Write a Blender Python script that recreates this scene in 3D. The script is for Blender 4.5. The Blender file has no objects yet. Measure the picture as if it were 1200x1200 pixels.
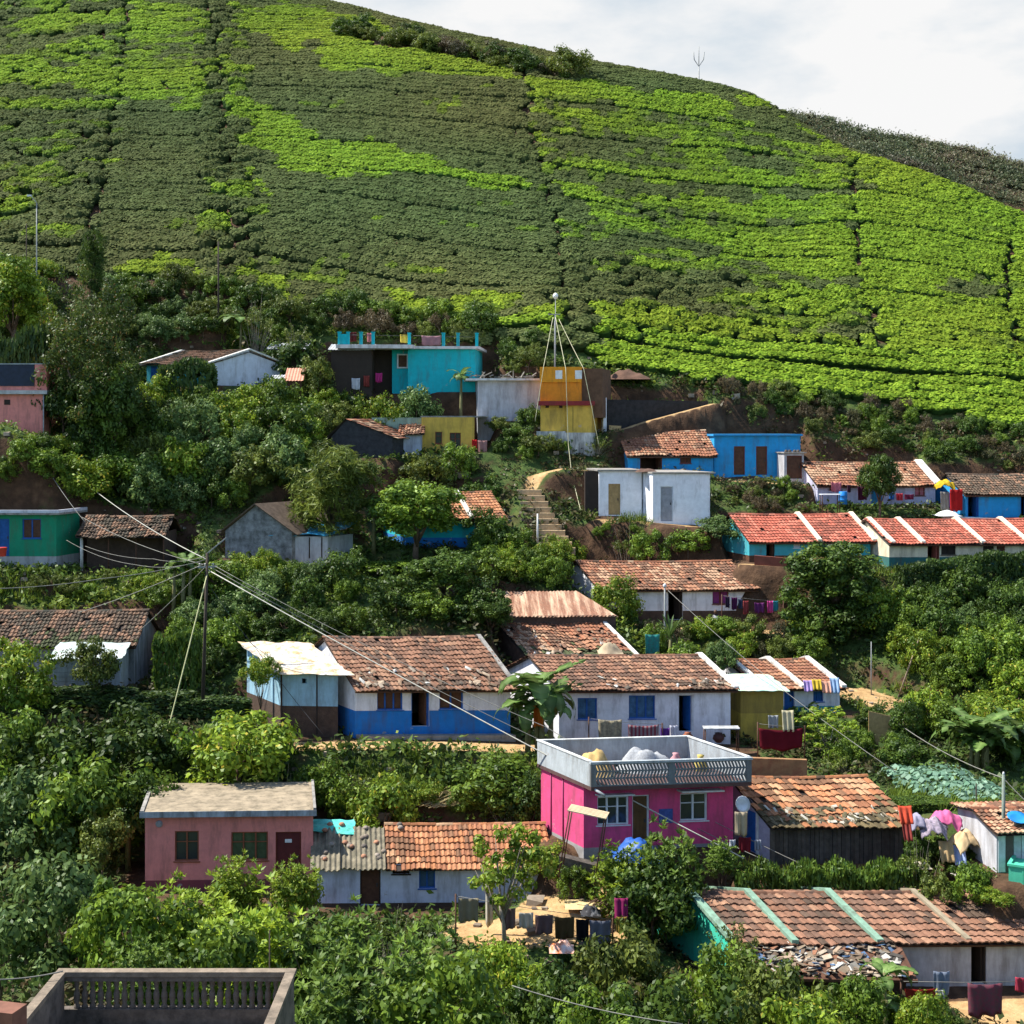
import bpy, math, random
import numpy as np
from mathutils import Matrix, Vector
C = bpy.context.scene
COL = C.collection
rad = math.radians
random.seed(7)
rng = np.random.default_rng(7)
HAZE = 0.0        # density of the thin haze over the valley

# ------------------------------------------------------------------ camera, sky, sun, exposure
F, CX, HY = 1650.0, 600.0, 500.0          # focal length, centre column and eye level, in pixels of the 1200 px photograph
cam_d = bpy.data.cameras.new('camera')
cam = bpy.data.objects.new('camera', cam_d)
COL.objects.link(cam)
cam.location = (0, 0, 0)
cam.rotation_euler = (rad(90), 0, 0)
cam_d.sensor_width = 36
cam_d.lens = 36 * F / 1200
cam_d.shift_y = -(600 - HY) / 1200
cam_d.clip_start, cam_d.clip_end = 0.5, 3000
C.camera = cam

SUN_DIR = Vector((-0.58, 0.10, 0.80)).normalized()     # towards the sun: left, a little behind the houses, high
SUN_EL = math.asin(SUN_DIR.z)
SUN_AZ = math.atan2(SUN_DIR.x, SUN_DIR.y)
w = bpy.data.worlds.new('World')
C.world = w
w.use_nodes = True
nt = w.node_tree
nt.nodes.clear()
def N(t, tree=None, **kw):
    n = (tree or nt).nodes.new(t)
    for k, v in kw.items(): setattr(n, k, v)
    return n
out = N('ShaderNodeOutputWorld')
sky = N('ShaderNodeTexSky', sky_type='NISHITA')
sky.sun_disc = False
sky.sun_elevation = SUN_EL
sky.sun_rotation = SUN_AZ
sky.altitude = 1900
bg1 = N('ShaderNodeBackground'); bg1.inputs['Strength'].default_value = 0.15
nt.links.new(sky.outputs[0], bg1.inputs['Color'])
tc = N('ShaderNodeTexCoord')
mp = N('ShaderNodeMapping'); mp.inputs['Scale'].default_value = (1.0, 1.0, 2.6)
nt.links.new(tc.outputs['Generated'], mp.inputs[0])
no1 = N('ShaderNodeTexNoise'); no1.inputs['Scale'].default_value = 4.6; no1.inputs['Detail'].default_value = 7; no1.inputs['Roughness'].default_value = .55
nt.links.new(mp.outputs[0], no1.inputs['Vector'])
cl_col = N('ShaderNodeValToRGB')
cl_col.color_ramp.elements[0].position = .42; cl_col.color_ramp.elements[0].color = (.66, .76, .85, 1)
cl_col.color_ramp.elements[1].position = .60; cl_col.color_ramp.elements[1].color = (1, 1, 1, 1)
nt.links.new(no1.outputs['Fac'], cl_col.inputs[0])
bg2 = N('ShaderNodeBackground'); bg2.inputs['Strength'].default_value = 0.47
nt.links.new(cl_col.outputs[0], bg2.inputs['Color'])
# the bank of white cloud stands low over the hill (towards +Y); higher up and behind, blue sky with loose cloud
dot = N('ShaderNodeVectorMath', operation='DOT_PRODUCT'); dot.inputs[1].default_value = (0.1, .97, .2)
nt.links.new(tc.outputs['Generated'], dot.inputs[0])
mr = N('ShaderNodeMapRange', interpolation_type='SMOOTHSTEP')
mr.inputs[1].default_value = .50; mr.inputs[2].default_value = .84
nt.links.new(dot.outputs['Value'], mr.inputs[0])
no2 = N('ShaderNodeTexNoise'); no2.inputs['Scale'].default_value = 2.0; no2.inputs['Detail'].default_value = 5
nt.links.new(tc.outputs['Generated'], no2.inputs['Vector'])
mr2 = N('ShaderNodeMapRange', interpolation_type='SMOOTHSTEP')
mr2.inputs[1].default_value = .52; mr2.inputs[2].default_value = .72; mr2.inputs[4].default_value = .60
nt.links.new(no2.outputs['Fac'], mr2.inputs[0])
mx = N('ShaderNodeMath', operation='MAXIMUM')
nt.links.new(mr.outputs[0], mx.inputs[0]); nt.links.new(mr2.outputs[0], mx.inputs[1])
mixw = N('ShaderNodeMixShader')
nt.links.new(mx.outputs[0], mixw.inputs[0]); nt.links.new(bg1.outputs[0], mixw.inputs[1]); nt.links.new(bg2.outputs[0], mixw.inputs[2])
nt.links.new(mixw.outputs[0], out.inputs[0])

sl = bpy.data.lights.new('sun', 'SUN'); sl.energy = 5.0; sl.angle = rad(.5); sl.color = (1, .95, .86)
so = bpy.data.objects.new('sun', sl); COL.objects.link(so)
so.rotation_euler = SUN_DIR.to_track_quat('Z', 'Y').to_euler()
so.location = (-60, 40, 120)
vs = C.view_settings
vs.view_transform = 'Standard'; vs.look = 'None'; vs.exposure = 1.0; vs.gamma = 1
cy = C.cycles
cy.max_bounces = 5; cy.diffuse_bounces = 3; cy.glossy_bounces = 2; cy.transmission_bounces = 3; cy.transparent_max_bounces = 4
cy.use_denoising = True
cy.use_adaptive_sampling = True
cy.adaptive_threshold = 0.02

# ------------------------------------------------------------------ small helpers
def tag(o, label=None, cat=None, group=None, kind=None):
    if label: o['label'] = label
    if cat: o['category'] = cat
    if group: o['group'] = group
    if kind: o['kind'] = kind
    return o
def P(px, py, d):
    return Vector(((px - CX) / F * d, d, (HY - py) / F * d))
def empty(name, loc, rz=0, parent=None):
    o = bpy.data.objects.new(name, None); COL.objects.link(o)
    o.location = loc; o.rotation_euler = (0, 0, rz); o.empty_display_size = .3
    o.parent = parent
    return o
def add_obj(name, me, parent=None, loc=None, rot=None):
    o = bpy.data.objects.new(name, me); COL.objects.link(o)
    o.parent = parent
    if loc is not None: o.location = loc
    if rot is not None: o.rotation_euler = rot
    return o
KIDS = {}
def copy_tree(o, parent=None):
    c = o.copy(); COL.objects.link(c); c.parent = parent
    for ch in list(o.children): copy_tree(ch, c)
    return c

def mesh_np(name, V, Q, mats, col=None, mi=None, smooth=False):
    """V (n,3), Q (m,4) quads, col (n,3) point colour"""
    me = bpy.data.meshes.new(name)
    V = np.asarray(V, np.float32); Q = np.asarray(Q, np.int32)
    k = Q.shape[1]
    me.vertices.add(len(V)); me.vertices.foreach_set('co', V.ravel())
    me.loops.add(Q.size); me.loops.foreach_set('vertex_index', Q.ravel())
    me.polygons.add(len(Q)); me.polygons.foreach_set('loop_start', np.arange(0, Q.size, k, dtype=np.int32))
    for m in (mats if isinstance(mats, (list, tuple)) else [mats]): me.materials.append(m)
    if mi is not None: me.polygons.foreach_set('material_index', np.asarray(mi, np.int32))
    me.polygons.foreach_set('use_smooth', np.full(len(Q), bool(smooth)))
    me.update(calc_edges=True)
    if col is not None:
        a = me.color_attributes.new('Col', 'FLOAT_COLOR', 'POINT')
        c4 = np.ones((len(V), 4), np.float32); c4[:, :3] = col
        a.data.foreach_set('color', c4.ravel())
    return me

class MB:
    """collects boxes, quads and tubes into one mesh; per-face material index and colour"""
    def __init__(s): s.v = []; s.f = []; s.m = []; s.c = []; s.sm = []
    def add(s, vs, fs, mi=0, col=(1, 1, 1), smooth=False):
        b = len(s.v); s.v += [tuple(x) for x in vs]
        for f in fs:
            s.f.append([b + i for i in f]); s.m.append(mi); s.c.append(col); s.sm.append(smooth)
        return s
    def quad(s, a, b, c, d, mi=0, col=(1, 1, 1)): return s.add([a, b, c, d], [(0, 1, 2, 3)], mi, col)
    def poly(s, pts, mi=0, col=(1, 1, 1)): return s.add(pts, [tuple(range(len(pts)))], mi, col)
    def box(s, x0, x1, y0, y1, z0, z1, mi=0, col=(1, 1, 1)):
        v = [(x0, y0, z0), (x1, y0, z0), (x1, y1, z0), (x0, y1, z0), (x0, y0, z1), (x1, y0, z1), (x1, y1, z1), (x0, y1, z1)]
        return s.add(v, [(0, 3, 2, 1), (4, 5, 6, 7), (0, 1, 5, 4), (1, 2, 6, 5), (2, 3, 7, 6), (3, 0, 4, 7)], mi, col)
    def prism(s, a, b, wid, hgt, mi=0, col=(1, 1, 1)):
        """bar from a to b, horizontal width wid, vertical height hgt standing on the line"""
        a = Vector(a); b = Vector(b); d = (b - a); h = Vector((d.x, d.y, 0))
        if h.length < 1e-6: h = Vector((1, 0, 0))
        n = Vector((-h.y, h.x, 0)).normalized() * wid / 2; u = Vector((0, 0, hgt))
        v = [a - n, a + n, a + n + u, a - n + u, b - n, b + n, b + n + u, b - n + u]
        return s.add(v, [(0, 1, 2, 3), (7, 6, 5, 4), (0, 4, 5, 1), (1, 5, 6, 2), (2, 6, 7, 3), (3, 7, 4, 0)], mi, col)
    def tube(s, pts, r, n=6, mi=0, col=(1, 1, 1), cap=True):
        pts = [Vector(p) for p in pts]; k = len(pts)
        rs = r if isinstance(r, (list, tuple)) else [r] * k
        vs = []; fs = []
        for i, p in enumerate(pts):
            d = (pts[min(i + 1, k - 1)] - pts[max(i - 1, 0)]).normalized()
            a = d.orthogonal().normalized() if i == 0 else (a - d * a.dot(d)).normalized()
            b = d.cross(a)
            for j in range(n):
                t = 2 * math.pi * j / n
                vs.append(p + (a * math.cos(t) + b * math.sin(t)) * rs[i])
        for i in range(k - 1):
            for j in range(n):
                fs.append((i * n + j, i * n + (j + 1) % n, (i + 1) * n + (j + 1) % n, (i + 1) * n + j))
        if cap: fs += [tuple(range(n - 1, -1, -1)), tuple((k - 1) * n + j for j in range(n))]
        return s.add(vs, fs, mi, col, True)
    def lathe(s, prof, n=10, mi=0, col=(1, 1, 1), c=(0, 0, 0)):
        vs = []; fs = []
        for (r, z) in prof:
            for j in range(n):
                t = 2 * math.pi * j / n; vs.append((c[0] + r * math.cos(t), c[1] + r * math.sin(t), c[2] + z))
        for i in range(len(prof) - 1):
            for j in range(n):
                fs.append((i * n + j, i * n + (j + 1) % n, (i + 1) * n + (j + 1) % n, (i + 1) * n + j))
        fs.append(tuple((len(prof) - 1) * n + j for j in range(n)))
        return s.add(vs, fs, mi, col, True)
    def build(s, name, mats, parent=None, skew=0, loc=None, rot=None):
        me = bpy.data.meshes.new(name)
        me.from_pydata([(x + skew * y, y, z) for (x, y, z) in s.v], [], s.f)
        for m in (mats if isinstance(mats, (list, tuple)) else [mats]): me.materials.append(m)
        me.polygons.foreach_set('material_index', np.array(s.m, np.int32))
        me.polygons.foreach_set('use_smooth', np.array(s.sm, bool))
        a = me.color_attributes.new('Col', 'FLOAT_COLOR', 'CORNER')
        cc = np.ones((len(me.loops), 4), np.float32)
        i = 0
        for f, c in zip(s.f, s.c):
            cc[i:i + len(f), :3] = c; i += len(f)
        a.data.foreach_set('color', cc.ravel())
        me.update()
        return add_obj(name, me, parent, loc, rot)

# ------------------------------------------------------------------ materials
MATS = {}
def new_mat(name):
    m = bpy.data.materials.new(name); m.use_nodes = True
    t = m.node_tree; t.nodes.clear()
    o = t.nodes.new('ShaderNodeOutputMaterial')
    return m, t, o
def rgb(c): return (c[0], c[1], c[2], 1)
def plain(name, col, rough=.8, var=.25, scale=3, metal=0, spec=.3, bump=0.0, stain=None, stain_amt=0.0, streak=False, use_attr=False, peel=False):
    """painted / weathered surface: colour x noise variation, stains with a shape of their own"""
    if name in MATS: return MATS[name]
    m, t, o = new_mat(name)
    b = N('ShaderNodeBsdfPrincipled', t)
    b.inputs['Roughness'].default_value = rough; b.inputs['Metallic'].default_value = metal
    b.inputs['Specular IOR Level'].default_value = spec
    tc = N('ShaderNodeTexCoord', t)
    n = N('ShaderNodeTexNoise', t); n.inputs['Scale'].default_value = scale; n.inputs['Detail'].default_value = 6; n.inputs['Roughness'].default_value = .65
    t.links.new(tc.outputs['Object'], n.inputs['Vector'])
    r = N('ShaderNodeMapRange', t); r.inputs[1].default_value = .3; r.inputs[2].default_value = .7
    r.inputs[3].default_value = 1 - var; r.inputs[4].default_value = 1 + var * .4
    t.links.new(n.outputs['Fac'], r.inputs[0])
    base = N('ShaderNodeVectorMath', t, operation='SCALE')
    if use_attr:
        at = N('ShaderNodeVertexColor', t); at.layer_name = 'Col'
        t.links.new(at.outputs['Color'], base.inputs[0])
    else:
        base.inputs[0].default_value = col[:3]
    t.links.new(r.outputs[0], base.inputs['Scale'])
    last = base.outputs[0]
    if stain is not None:
        mp = N('ShaderNodeMapping', t); mp.inputs['Scale'].default_value = (1.6, .10, .10) if streak == 'y' else (1, 1, .22 if streak else 1)
        t.links.new(tc.outputs['Object'], mp.inputs[0])
        n2 = N('ShaderNodeTexNoise', t); n2.inputs['Scale'].default_value = 2.2; n2.inputs['Detail'].default_value = 8; n2.inputs['Roughness'].default_value = .7
        t.links.new(mp.outputs[0], n2.inputs['Vector'])
        r2 = N('ShaderNodeMapRange', t); r2.inputs[1].default_value = .62 - .3 * stain_amt; r2.inputs[2].default_value = .80 - .2 * stain_amt; r2.inputs[4].default_value = .85
        t.links.new(n2.outputs['Fac'], r2.inputs[0])
        mx = N('ShaderNodeMix', t, data_type='RGBA')
        t.links.new(r2.outputs[0], mx.inputs['Factor']); t.links.new(last, mx.inputs['A']); mx.inputs['B'].default_value = rgb(stain)
        last = mx.outputs['Result']
    if peel:      # flaked patches where the plaster shows
        n4 = N('ShaderNodeTexNoise', t); n4.inputs['Scale'].default_value = 1.1; n4.inputs['Detail'].default_value = 9; n4.inputs['Roughness'].default_value = .72
        t.links.new(tc.outputs['Object'], n4.inputs['Vector'])
        r4 = N('ShaderNodeMapRange', t); r4.inputs[1].default_value = .64; r4.inputs[2].default_value = .665; r4.inputs[4].default_value = .7
        t.links.new(n4.outputs['Fac'], r4.inputs[0])
        m4 = N('ShaderNodeMix', t, data_type='RGBA'); t.links.new(r4.outputs[0], m4.inputs['Factor']); t.links.new(last, m4.inputs['A']); m4.inputs['B'].default_value = (.34, .31, .28, 1)
        last = m4.outputs['Result']
    t.links.new(last, b.inputs['Base Color'])
    if bump:
        bp = N('ShaderNodeBump', t); bp.inputs['Strength'].default_value = bump; bp.inputs['Distance'].default_value = .03
        n3 = N('ShaderNodeTexNoise', t); n3.inputs['Scale'].default_value = scale * 5; n3.inputs['Detail'].default_value = 5
        t.links.new(tc.outputs['Object'], n3.inputs['Vector'])
        t.links.new(n3.outputs['Fac'], bp.inputs['Height']); t.links.new(bp.outputs[0], b.inputs['Normal'])
    t.links.new(b.outputs[0], o.inputs[0])
    MATS[name] = m
    return m
DIRT = (.16, .11, .07)
MOULD = (.07, .07, .065)
def paint(name, col, amt=.35, rough=.85):
    return plain('paint_' + name, col, rough, .16, 2.5, stain=MOULD if amt > .5 else tuple(.38 * c + .3 * d for c, d in zip(col, DIRT)), stain_amt=min(.8, amt + .18), streak=True, bump=.25, peel=amt > .2)
def leafmat(name, trans=.26, rough=.5, spec=.22):
    m, t, o = new_mat(name)
    at = N('ShaderNodeVertexColor', t); at.layer_name = 'Col'
    oi = N('ShaderNodeObjectInfo', t)
    r = N('ShaderNodeMapRange', t); r.inputs[3].default_value = .78; r.inputs[4].default_value = 1.22
    t.links.new(oi.outputs['Random'], r.inputs[0])
    sc = N('ShaderNodeVectorMath', t, operation='SCALE')
    t.links.new(at.outputs['Color'], sc.inputs[0]); t.links.new(r.outputs[0], sc.inputs['Scale'])
    b = N('ShaderNodeBsdfPrincipled', t); b.inputs['Roughness'].default_value = rough; b.inputs['Specular IOR Level'].default_value = spec
    t.links.new(sc.outputs[0], b.inputs['Base Color'])
    tr = N('ShaderNodeBsdfTranslucent', t)
    hs = N('ShaderNodeHueSaturation', t); hs.inputs['Hue'].default_value = .485; hs.inputs['Value'].default_value = 1.25
    t.links.new(sc.outputs[0], hs.inputs['Color']); t.links.new(hs.outputs[0], tr.inputs['Color'])
    mx = N('ShaderNodeMixShader', t); mx.inputs[0].default_value = trans
    t.links.new(b.outputs[0], mx.inputs[1]); t.links.new(tr.outputs[0], mx.inputs[2])
    t.links.new(mx.outputs[0], o.inputs[0])
    MATS[name] = m
    return m
LEAF = leafmat('leaf'); TEALEAF = leafmat('tea_leaf', .22, .8, .05)
BARK = plain('bark', (.13, .09, .06), .9, .4, 6, bump=.5)
PALEBARK = plain('pale_bark', (.28, .24, .18), .9, .4, 6, bump=.5)
TILE = plain('roof_tile', (1, 1, 1), .85, .35, 5, use_attr=True, bump=.3)
DARKWOOD = plain('dark_wood', (.035, .024, .018), .8)
BROWNWOOD = plain('brown_wood', (.10, .045, .025), .75, .4, 5)
GLASS = plain('window_glass', (.03, .035, .04), .12, .2, 2, spec=.6)
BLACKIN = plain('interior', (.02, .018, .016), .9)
CONC = plain('concrete', (.30, .28, .25), .9, .3, 2, stain=(.06, .06, .055), stain_amt=.45, bump=.4)
GREYCONC = plain('grey_concrete', (.34, .37, .38), .9, .3, 2, stain=(.08, .085, .08), stain_amt=.4, bump=.4)
STONE = plain('rubble_stone', (.10, .085, .07), .95, .6, 6, bump=.9)
MORTAR = plain('white_mortar', (.68, .66, .60), .9, .25, 5, stain=(.18, .15, .11), stain_amt=.35, bump=.4)
WIRE = plain('cable', (.20, .195, .17), .6); PALEWIRE = plain('pale_cable', (.42, .41, .35), .6)
DWIRE = plain('dark_cable', (.05, .05, .05), .6)
RUST = plain('rust_sheet', (.20, .082, .042), .7, .4, 3, stain=(.60, .43, .29), stain_amt=.62, streak='y', bump=.2)
CLOTHM = {}
def cloth_mat(col, pattern=None):
    k = (tuple(col), pattern)
    if k in CLOTHM: return CLOTHM[k]
    m, t, o = new_mat('cloth')
    b = N('ShaderNodeBsdfPrincipled', t); b.inputs['Roughness'].default_value = .9; b.inputs['Specular IOR Level'].default_value = .1
    tc = N('ShaderNodeTexCoord', t)
    if pattern == 'stripes':
        wv = N('ShaderNodeTexWave', t); wv.inputs['Scale'].default_value = 1.6; wv.inputs['Distortion'].default_value = .6
        rp = N('ShaderNodeValToRGB', t); rp.color_ramp.elements[0].color = rgb(col); rp.color_ramp.elements[0].position = .35
        rp.color_ramp.elements[1].color = rgb(tuple(min(.8, c * .35 + .22) for c in col)); rp.color_ramp.elements[1].position = .6
        t.links.new(tc.outputs['Object'], wv.inputs['Vector']); t.links.new(wv.outputs['Fac'], rp.inputs[0]); t.links.new(rp.outputs[0], b.inputs['Base Color'])
    else:
        n = N('ShaderNodeTexNoise', t); n.inputs['Scale'].default_value = 9 if pattern == 'print' else 2.5; n.inputs['Detail'].default_value = 3
        rp = N('ShaderNodeValToRGB', t); rp.color_ramp.elements[0].color = rgb(col); rp.color_ramp.elements[0].position = .4
        rp.color_ramp.elements[1].color = rgb(tuple(c * .45 + .05 for c in col) if pattern == 'print' else tuple(c * .8 for c in col)); rp.color_ramp.elements[1].position = .6
        t.links.new(tc.outputs['Object'], n.inputs['Vector']); t.links.new(n.outputs['Fac'], rp.inputs[0]); t.links.new(rp.outputs[0], b.inputs['Base Color'])
    tr = N('ShaderNodeBsdfTranslucent', t); tr.inputs['Color'].default_value = rgb(col)
    mx = N('ShaderNodeMixShader', t); mx.inputs[0].default_value = .25
    t.links.new(b.outputs[0], mx.inputs[1]); t.links.new(tr.outputs[0], mx.inputs[2]); t.links.new(mx.outputs[0], o.inputs[0])
    CLOTHM[k] = m
    return m

# ------------------------------------------------------------------ value noise
_perm = rng.random((256, 256))
def vnoise(x, y, s=1.0):
    x = np.asarray(x, float) * s; y = np.asarray(y, float) * s
    xi = np.floor(x).astype(int); yi = np.floor(y).astype(int); fx = x - xi; fy = y - yi
    fx = fx * fx * (3 - 2 * fx); fy = fy * fy * (3 - 2 * fy)
    g = lambda a, b: _perm[a & 255, b & 255]
    return (g(xi, yi) * (1 - fx) + g(xi + 1, yi) * fx) * (1 - fy) + (g(xi, yi + 1) * (1 - fx) + g(xi + 1, yi + 1) * fx) * fy
def fnoise(x, y, s=1.0, o=4):
    t = 0; a = 1; n = 0
    for k in range(o): t = t + a * vnoise(np.asarray(x) + 17 * k, np.asarray(y) - 9 * k, s * 2 ** k); n += a; a *= .5
    return t / n
def in_poly(x, y, poly):
    x = np.asarray(x); y = np.asarray(y); r = np.zeros(x.shape, bool); n = len(poly)
    for i in range(n):
        x0, y0 = poly[i][:2]; x1, y1 = poly[(i + 1) % n][:2]
        c = ((y0 > y) != (y1 > y)) & (x < (x1 - x0) * (y - y0) / ((y1 - y0) if y1 != y0 else 1e-9) + x0)
        r ^= c
    return r

# ------------------------------------------------------------------ frames of the buildings (where each one stands)
class Frame:
    def __init__(s, pl, pr, py, dl, depth, dr=None, skew=0.0, marg=(.4, .4, .8, .5), pad=True):
        dr = dl if dr is None else dr
        a = P(pl, py, dl); b = P(pr, py, dr)
        s.z = a.z; s.o = a
        s.yaw = math.atan2(b.y - a.y, b.x - a.x); s.w = math.hypot(b.x - a.x, b.y - a.y)
        s.depth = depth; s.k = skew; s.marg = marg; s.pad = pad
        s.ux = Vector((math.cos(s.yaw), math.sin(s.yaw))); s.uy = Vector((-math.sin(s.yaw), math.cos(s.yaw)))
    def local(s, x, y):
        dx = x - s.o.x; dy = y - s.o.y
        ly = dx * s.uy.x + dy * s.uy.y; lx = dx * s.ux.x + dy * s.ux.y - s.k * ly
        return lx, ly
    def lp(s, px, py, y=0.0):
        """point of the plane y = const of this frame seen at that pixel -> local x, z"""
        dirx = (px - CX) / F
        # o + ux*a + uy*y = (dirx*d, d)
        ox = s.o.x + s.uy.x * y; oy = s.o.y + s.uy.y * y
        # ox+ux.x*a = dirx*(oy+ux.y*a)
        a = (dirx * oy - ox) / (s.ux.x - dirx * s.ux.y)
        d = oy + s.ux.y * a
        return a - s.k * y, (HY - py) / F * d - s.z
    def world(s, x, y, z=0):
        x = x + s.k * y
        return Vector((s.o.x + s.ux.x * x + s.uy.x * y, s.o.y + s.ux.y * x + s.uy.y * y, s.z + z))

FR = dict(
    pink=Frame(170, 367, 1045, 61, 4.4, 61.3, -.12, (1.2, .5, 2.5, .6)),
    hut=Frame(372, 642, 1062, 60.2, 4.6, 60.4, -.1, (.2, .8, 1.5, .3)),
    magenta=Frame(684, 859, 997, 60, 3.5, 60.8, -.38, (1, .4, .6, .6)),
    plank=Frame(902, 1058, 1008, 60, 4.6, 60.2, -.4, (.6, .5, .8, .5)),
    row=Frame(858, 1236, 1156, 53, 5.4, 53.2, -.4, (.6, 1, 3, .4)),
    side=Frame(1168, 1240, 1022, 56, 3.6, 56.3, 0, (.5, 1, 1.4, .4)),
    blue=Frame(416, 598, 865, 72, 6.2, 72.2, -.6, (.3, .4, 2.0, .4)),
    lean=Frame(329, 396, 862, 72.6, 3.6, 72.4, -.75, (.3, .0, 1.9, .3)),
    windows=Frame(655, 856, 872, 73, 5.4, 73.2, -.5, (.6, .3, 2.6, .3)),
    pair=Frame(890, 984, 836, 76.5, 4.8, 76.7, -.5, (.4, 1, .8, .4)),
    ochre=Frame(868, 918, 868, 74, 2.2, 74, -.25, (.2, .4, 1.6, .1)),
    rusty=Frame(618, 740, 792, 79, 6.4, 79.3, -.5, (.4, .4, .5, .3)),
    tiled=Frame(702, 882, 727, 88, 5.0, 88.2, -.45, (.4, 1.8, 2.2, .3)),
    brown=Frame(-50, 157, 808, 78, 5.4, 78.2, 0, (.5, .5, 2.6, .4)),
    shed=Frame(62, 141, 809, 75.8, 2.0, 75.8, -.05, (.3, .3, .5, .1)),
    green=Frame(-40, 66, 664, 88, 2.6, 88, .25, (.5, .4, .7, .2)),
    thatch=Frame(95, 192, 668, 88.4, 3.4, 88.4, 0, (.2, .4, .8, .2)),
    grey=Frame(264, 342, 654, 90, 5.0, 89.6, .5, (.4, 2.4, .9, .4)),
    teal=Frame(476, 588, 641, 92, 4.8, 92, -.4, (.4, .6, .7, .4)),
    block=Frame(702, 752, 604, 95.6, 3.4, 95.6, -.15, (.5, 0, .7, .4)),
    block2=Frame(765, 832, 613, 94, 5.0, 94, -.30, (.3, .4, 1.0, .3)),
    bluetile=Frame(736, 836, 553, 101, 5.0, 101.2, -.15, (.4, .2, .9, .4)),
    bluebox=Frame(837, 938, 557, 101.6, 3.6, 101.8, -.1, (.1, .6, 1.2, .4)),
    outhouse=Frame(919, 942, 563, 100.2, 1.3, 100.2, -.2, (.3, .6, .5, .2)),
    orange=Frame(633, 694, 507, 102, 3.6, 102, .25, (.3, .5, .4, .4), pad=False),
    annex=Frame(560, 633, 493, 104, 3.6, 104, -.1, (.5, .1, .5, .4)),
    upper=Frame(478, 557, 459, 106, 5.2, 106.2, .12, (.2, .6, 1, .4)),
    upperwing=Frame(392, 478, 461, 107, 4.4, 107, 0, (.6, .1, 1.2, .4)),
    yellow=Frame(494, 556, 529, 101, 3.2, 101, -.05, (.2, .7, .6, .3)),
    yellowwing=Frame(436, 494, 529, 101.6, 3.0, 101.6, 0, (.1, .1, .2, .3)),
    black=Frame(388, 460, 536, 99.4, 5.6, 99, .45, (.3, .3, .5, .3)),
    gable=Frame(172, 249, 452, 106.4, 4.6, 104.6, .72, (.4, .3, .6, .4)),
    salmon=Frame(-60, 50, 519, 95, 4.4, 95, -.12, (.5, .5, .6, .4)),
    lavender=Frame(958, 1096, 594, 98, 4.8, 98.2, -.2, (.3, .3, 1.2, .4)),
    sky=Frame(1131, 1230, 606, 96, 4.8, 96.3, -.1, (.4, .5, 1, .4)),
    turq=Frame(878, 1020, 657, 90, 4.8, 90.2, -.28, (.4, .1, 1.4, .4)),
    cream=Frame(1042, 1240, 667, 88.4, 5.0, 88.8, -.24, (.3, 1, 1.2, .4)),
    terrace=Frame(60, 330, 1240, 28, 4.2, 28, 0, (.5, .5, .5, .5), pad=False),
)

# ------------------------------------------------------------------ the ground: one height field, flattened under each building
RAW = [(-60, 0, -8), (0, 0, -4), (60, 0, -8), (-50, 14, -12), (0, 14, -12), (50, 14, -12), (-40, 27, -18.5), (0, 27, -18), (40, 27, -18), (-45, 42, -21.5), (0, 42, -21.5), (45, 42, -21.5)]
CT = [(50, 1060, 62), (-150, 1040, 62), (270, 1045, 61), (500, 1060, 60), (650, 1100, 56), (750, 1000, 60), (950, 1012, 60), (900, 1155, 53), (1200, 1158, 53), (1400, 1150, 54), (1190, 1030, 56),
      (-200, 870, 72), (100, 870, 72), (300, 880, 70), (450, 870, 71), (600, 875, 71), (760, 870, 73), (920, 870, 75), (1100, 925, 65), (1020, 832, 78), (1160, 890, 70), (1400, 890, 70),
      (100, 800, 77), (250, 820, 76), (450, 720, 82), (650, 735, 81), (620, 690, 86), (800, 722, 88), (960, 760, 84), (1100, 790, 80), (1100, 730, 84), (1180, 690, 87), (1400, 700, 86),
      (-200, 665, 88), (50, 665, 88), (140, 668, 88), (320, 655, 90), (550, 642, 92), (640, 642, 92), (760, 610, 95), (900, 658, 90), (1100, 668, 88), (1250, 668, 88),
      (780, 553, 101), (890, 556, 101), (1030, 593, 98), (1180, 606, 96), (1400, 606, 96), (660, 526, 102), (500, 528, 101), (590, 540, 100), (420, 538, 100), (250, 535, 98), (100, 560, 95), (30, 520, 92), (-200, 520, 92),
      (300, 460, 106), (480, 460, 106), (240, 458, 108), (100, 480, 102), (600, 490, 104), (850, 475, 106), (720, 500, 104), (900, 445, 110), (1050, 495, 107), (1200, 525, 104), (1400, 530, 104),
      (700, 428, 110), (820, 432, 111), (1000, 470, 109), (1200, 500, 107), (550, 398, 113), (400, 390, 114), (280, 390, 114), (200, 380, 114), (50, 380, 112), (-200, 380, 112),
      (0, 300, 121), (300, 325, 119), (650, 370, 115), (1000, 425, 113), (1200, 455, 111), (0, 150, 150), (300, 170, 146), (650, 225, 140), (900, 275, 136), (1200, 335, 130), (-250, 150, 150), (1400, 420, 125),
      (0, 0, 190), (300, -2, 194), (370, 3, 198), (450, 34, 200), (500, 58, 200), (575, 79, 198), (650, 97, 194), (730, 118, 189), (810, 134, 184), (900, 138, 176), (950, 164, 169), (1000, 193, 163), (1100, 222, 156), (1200, 258, 148), (1320, 310, 142), (-250, 0, 185),
      (0, -150, 235), (200, -110, 232), (-250, -150, 230), (300, -40, 212)]
pts = [tuple(P(*c)) for c in CT] + RAW
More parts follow.
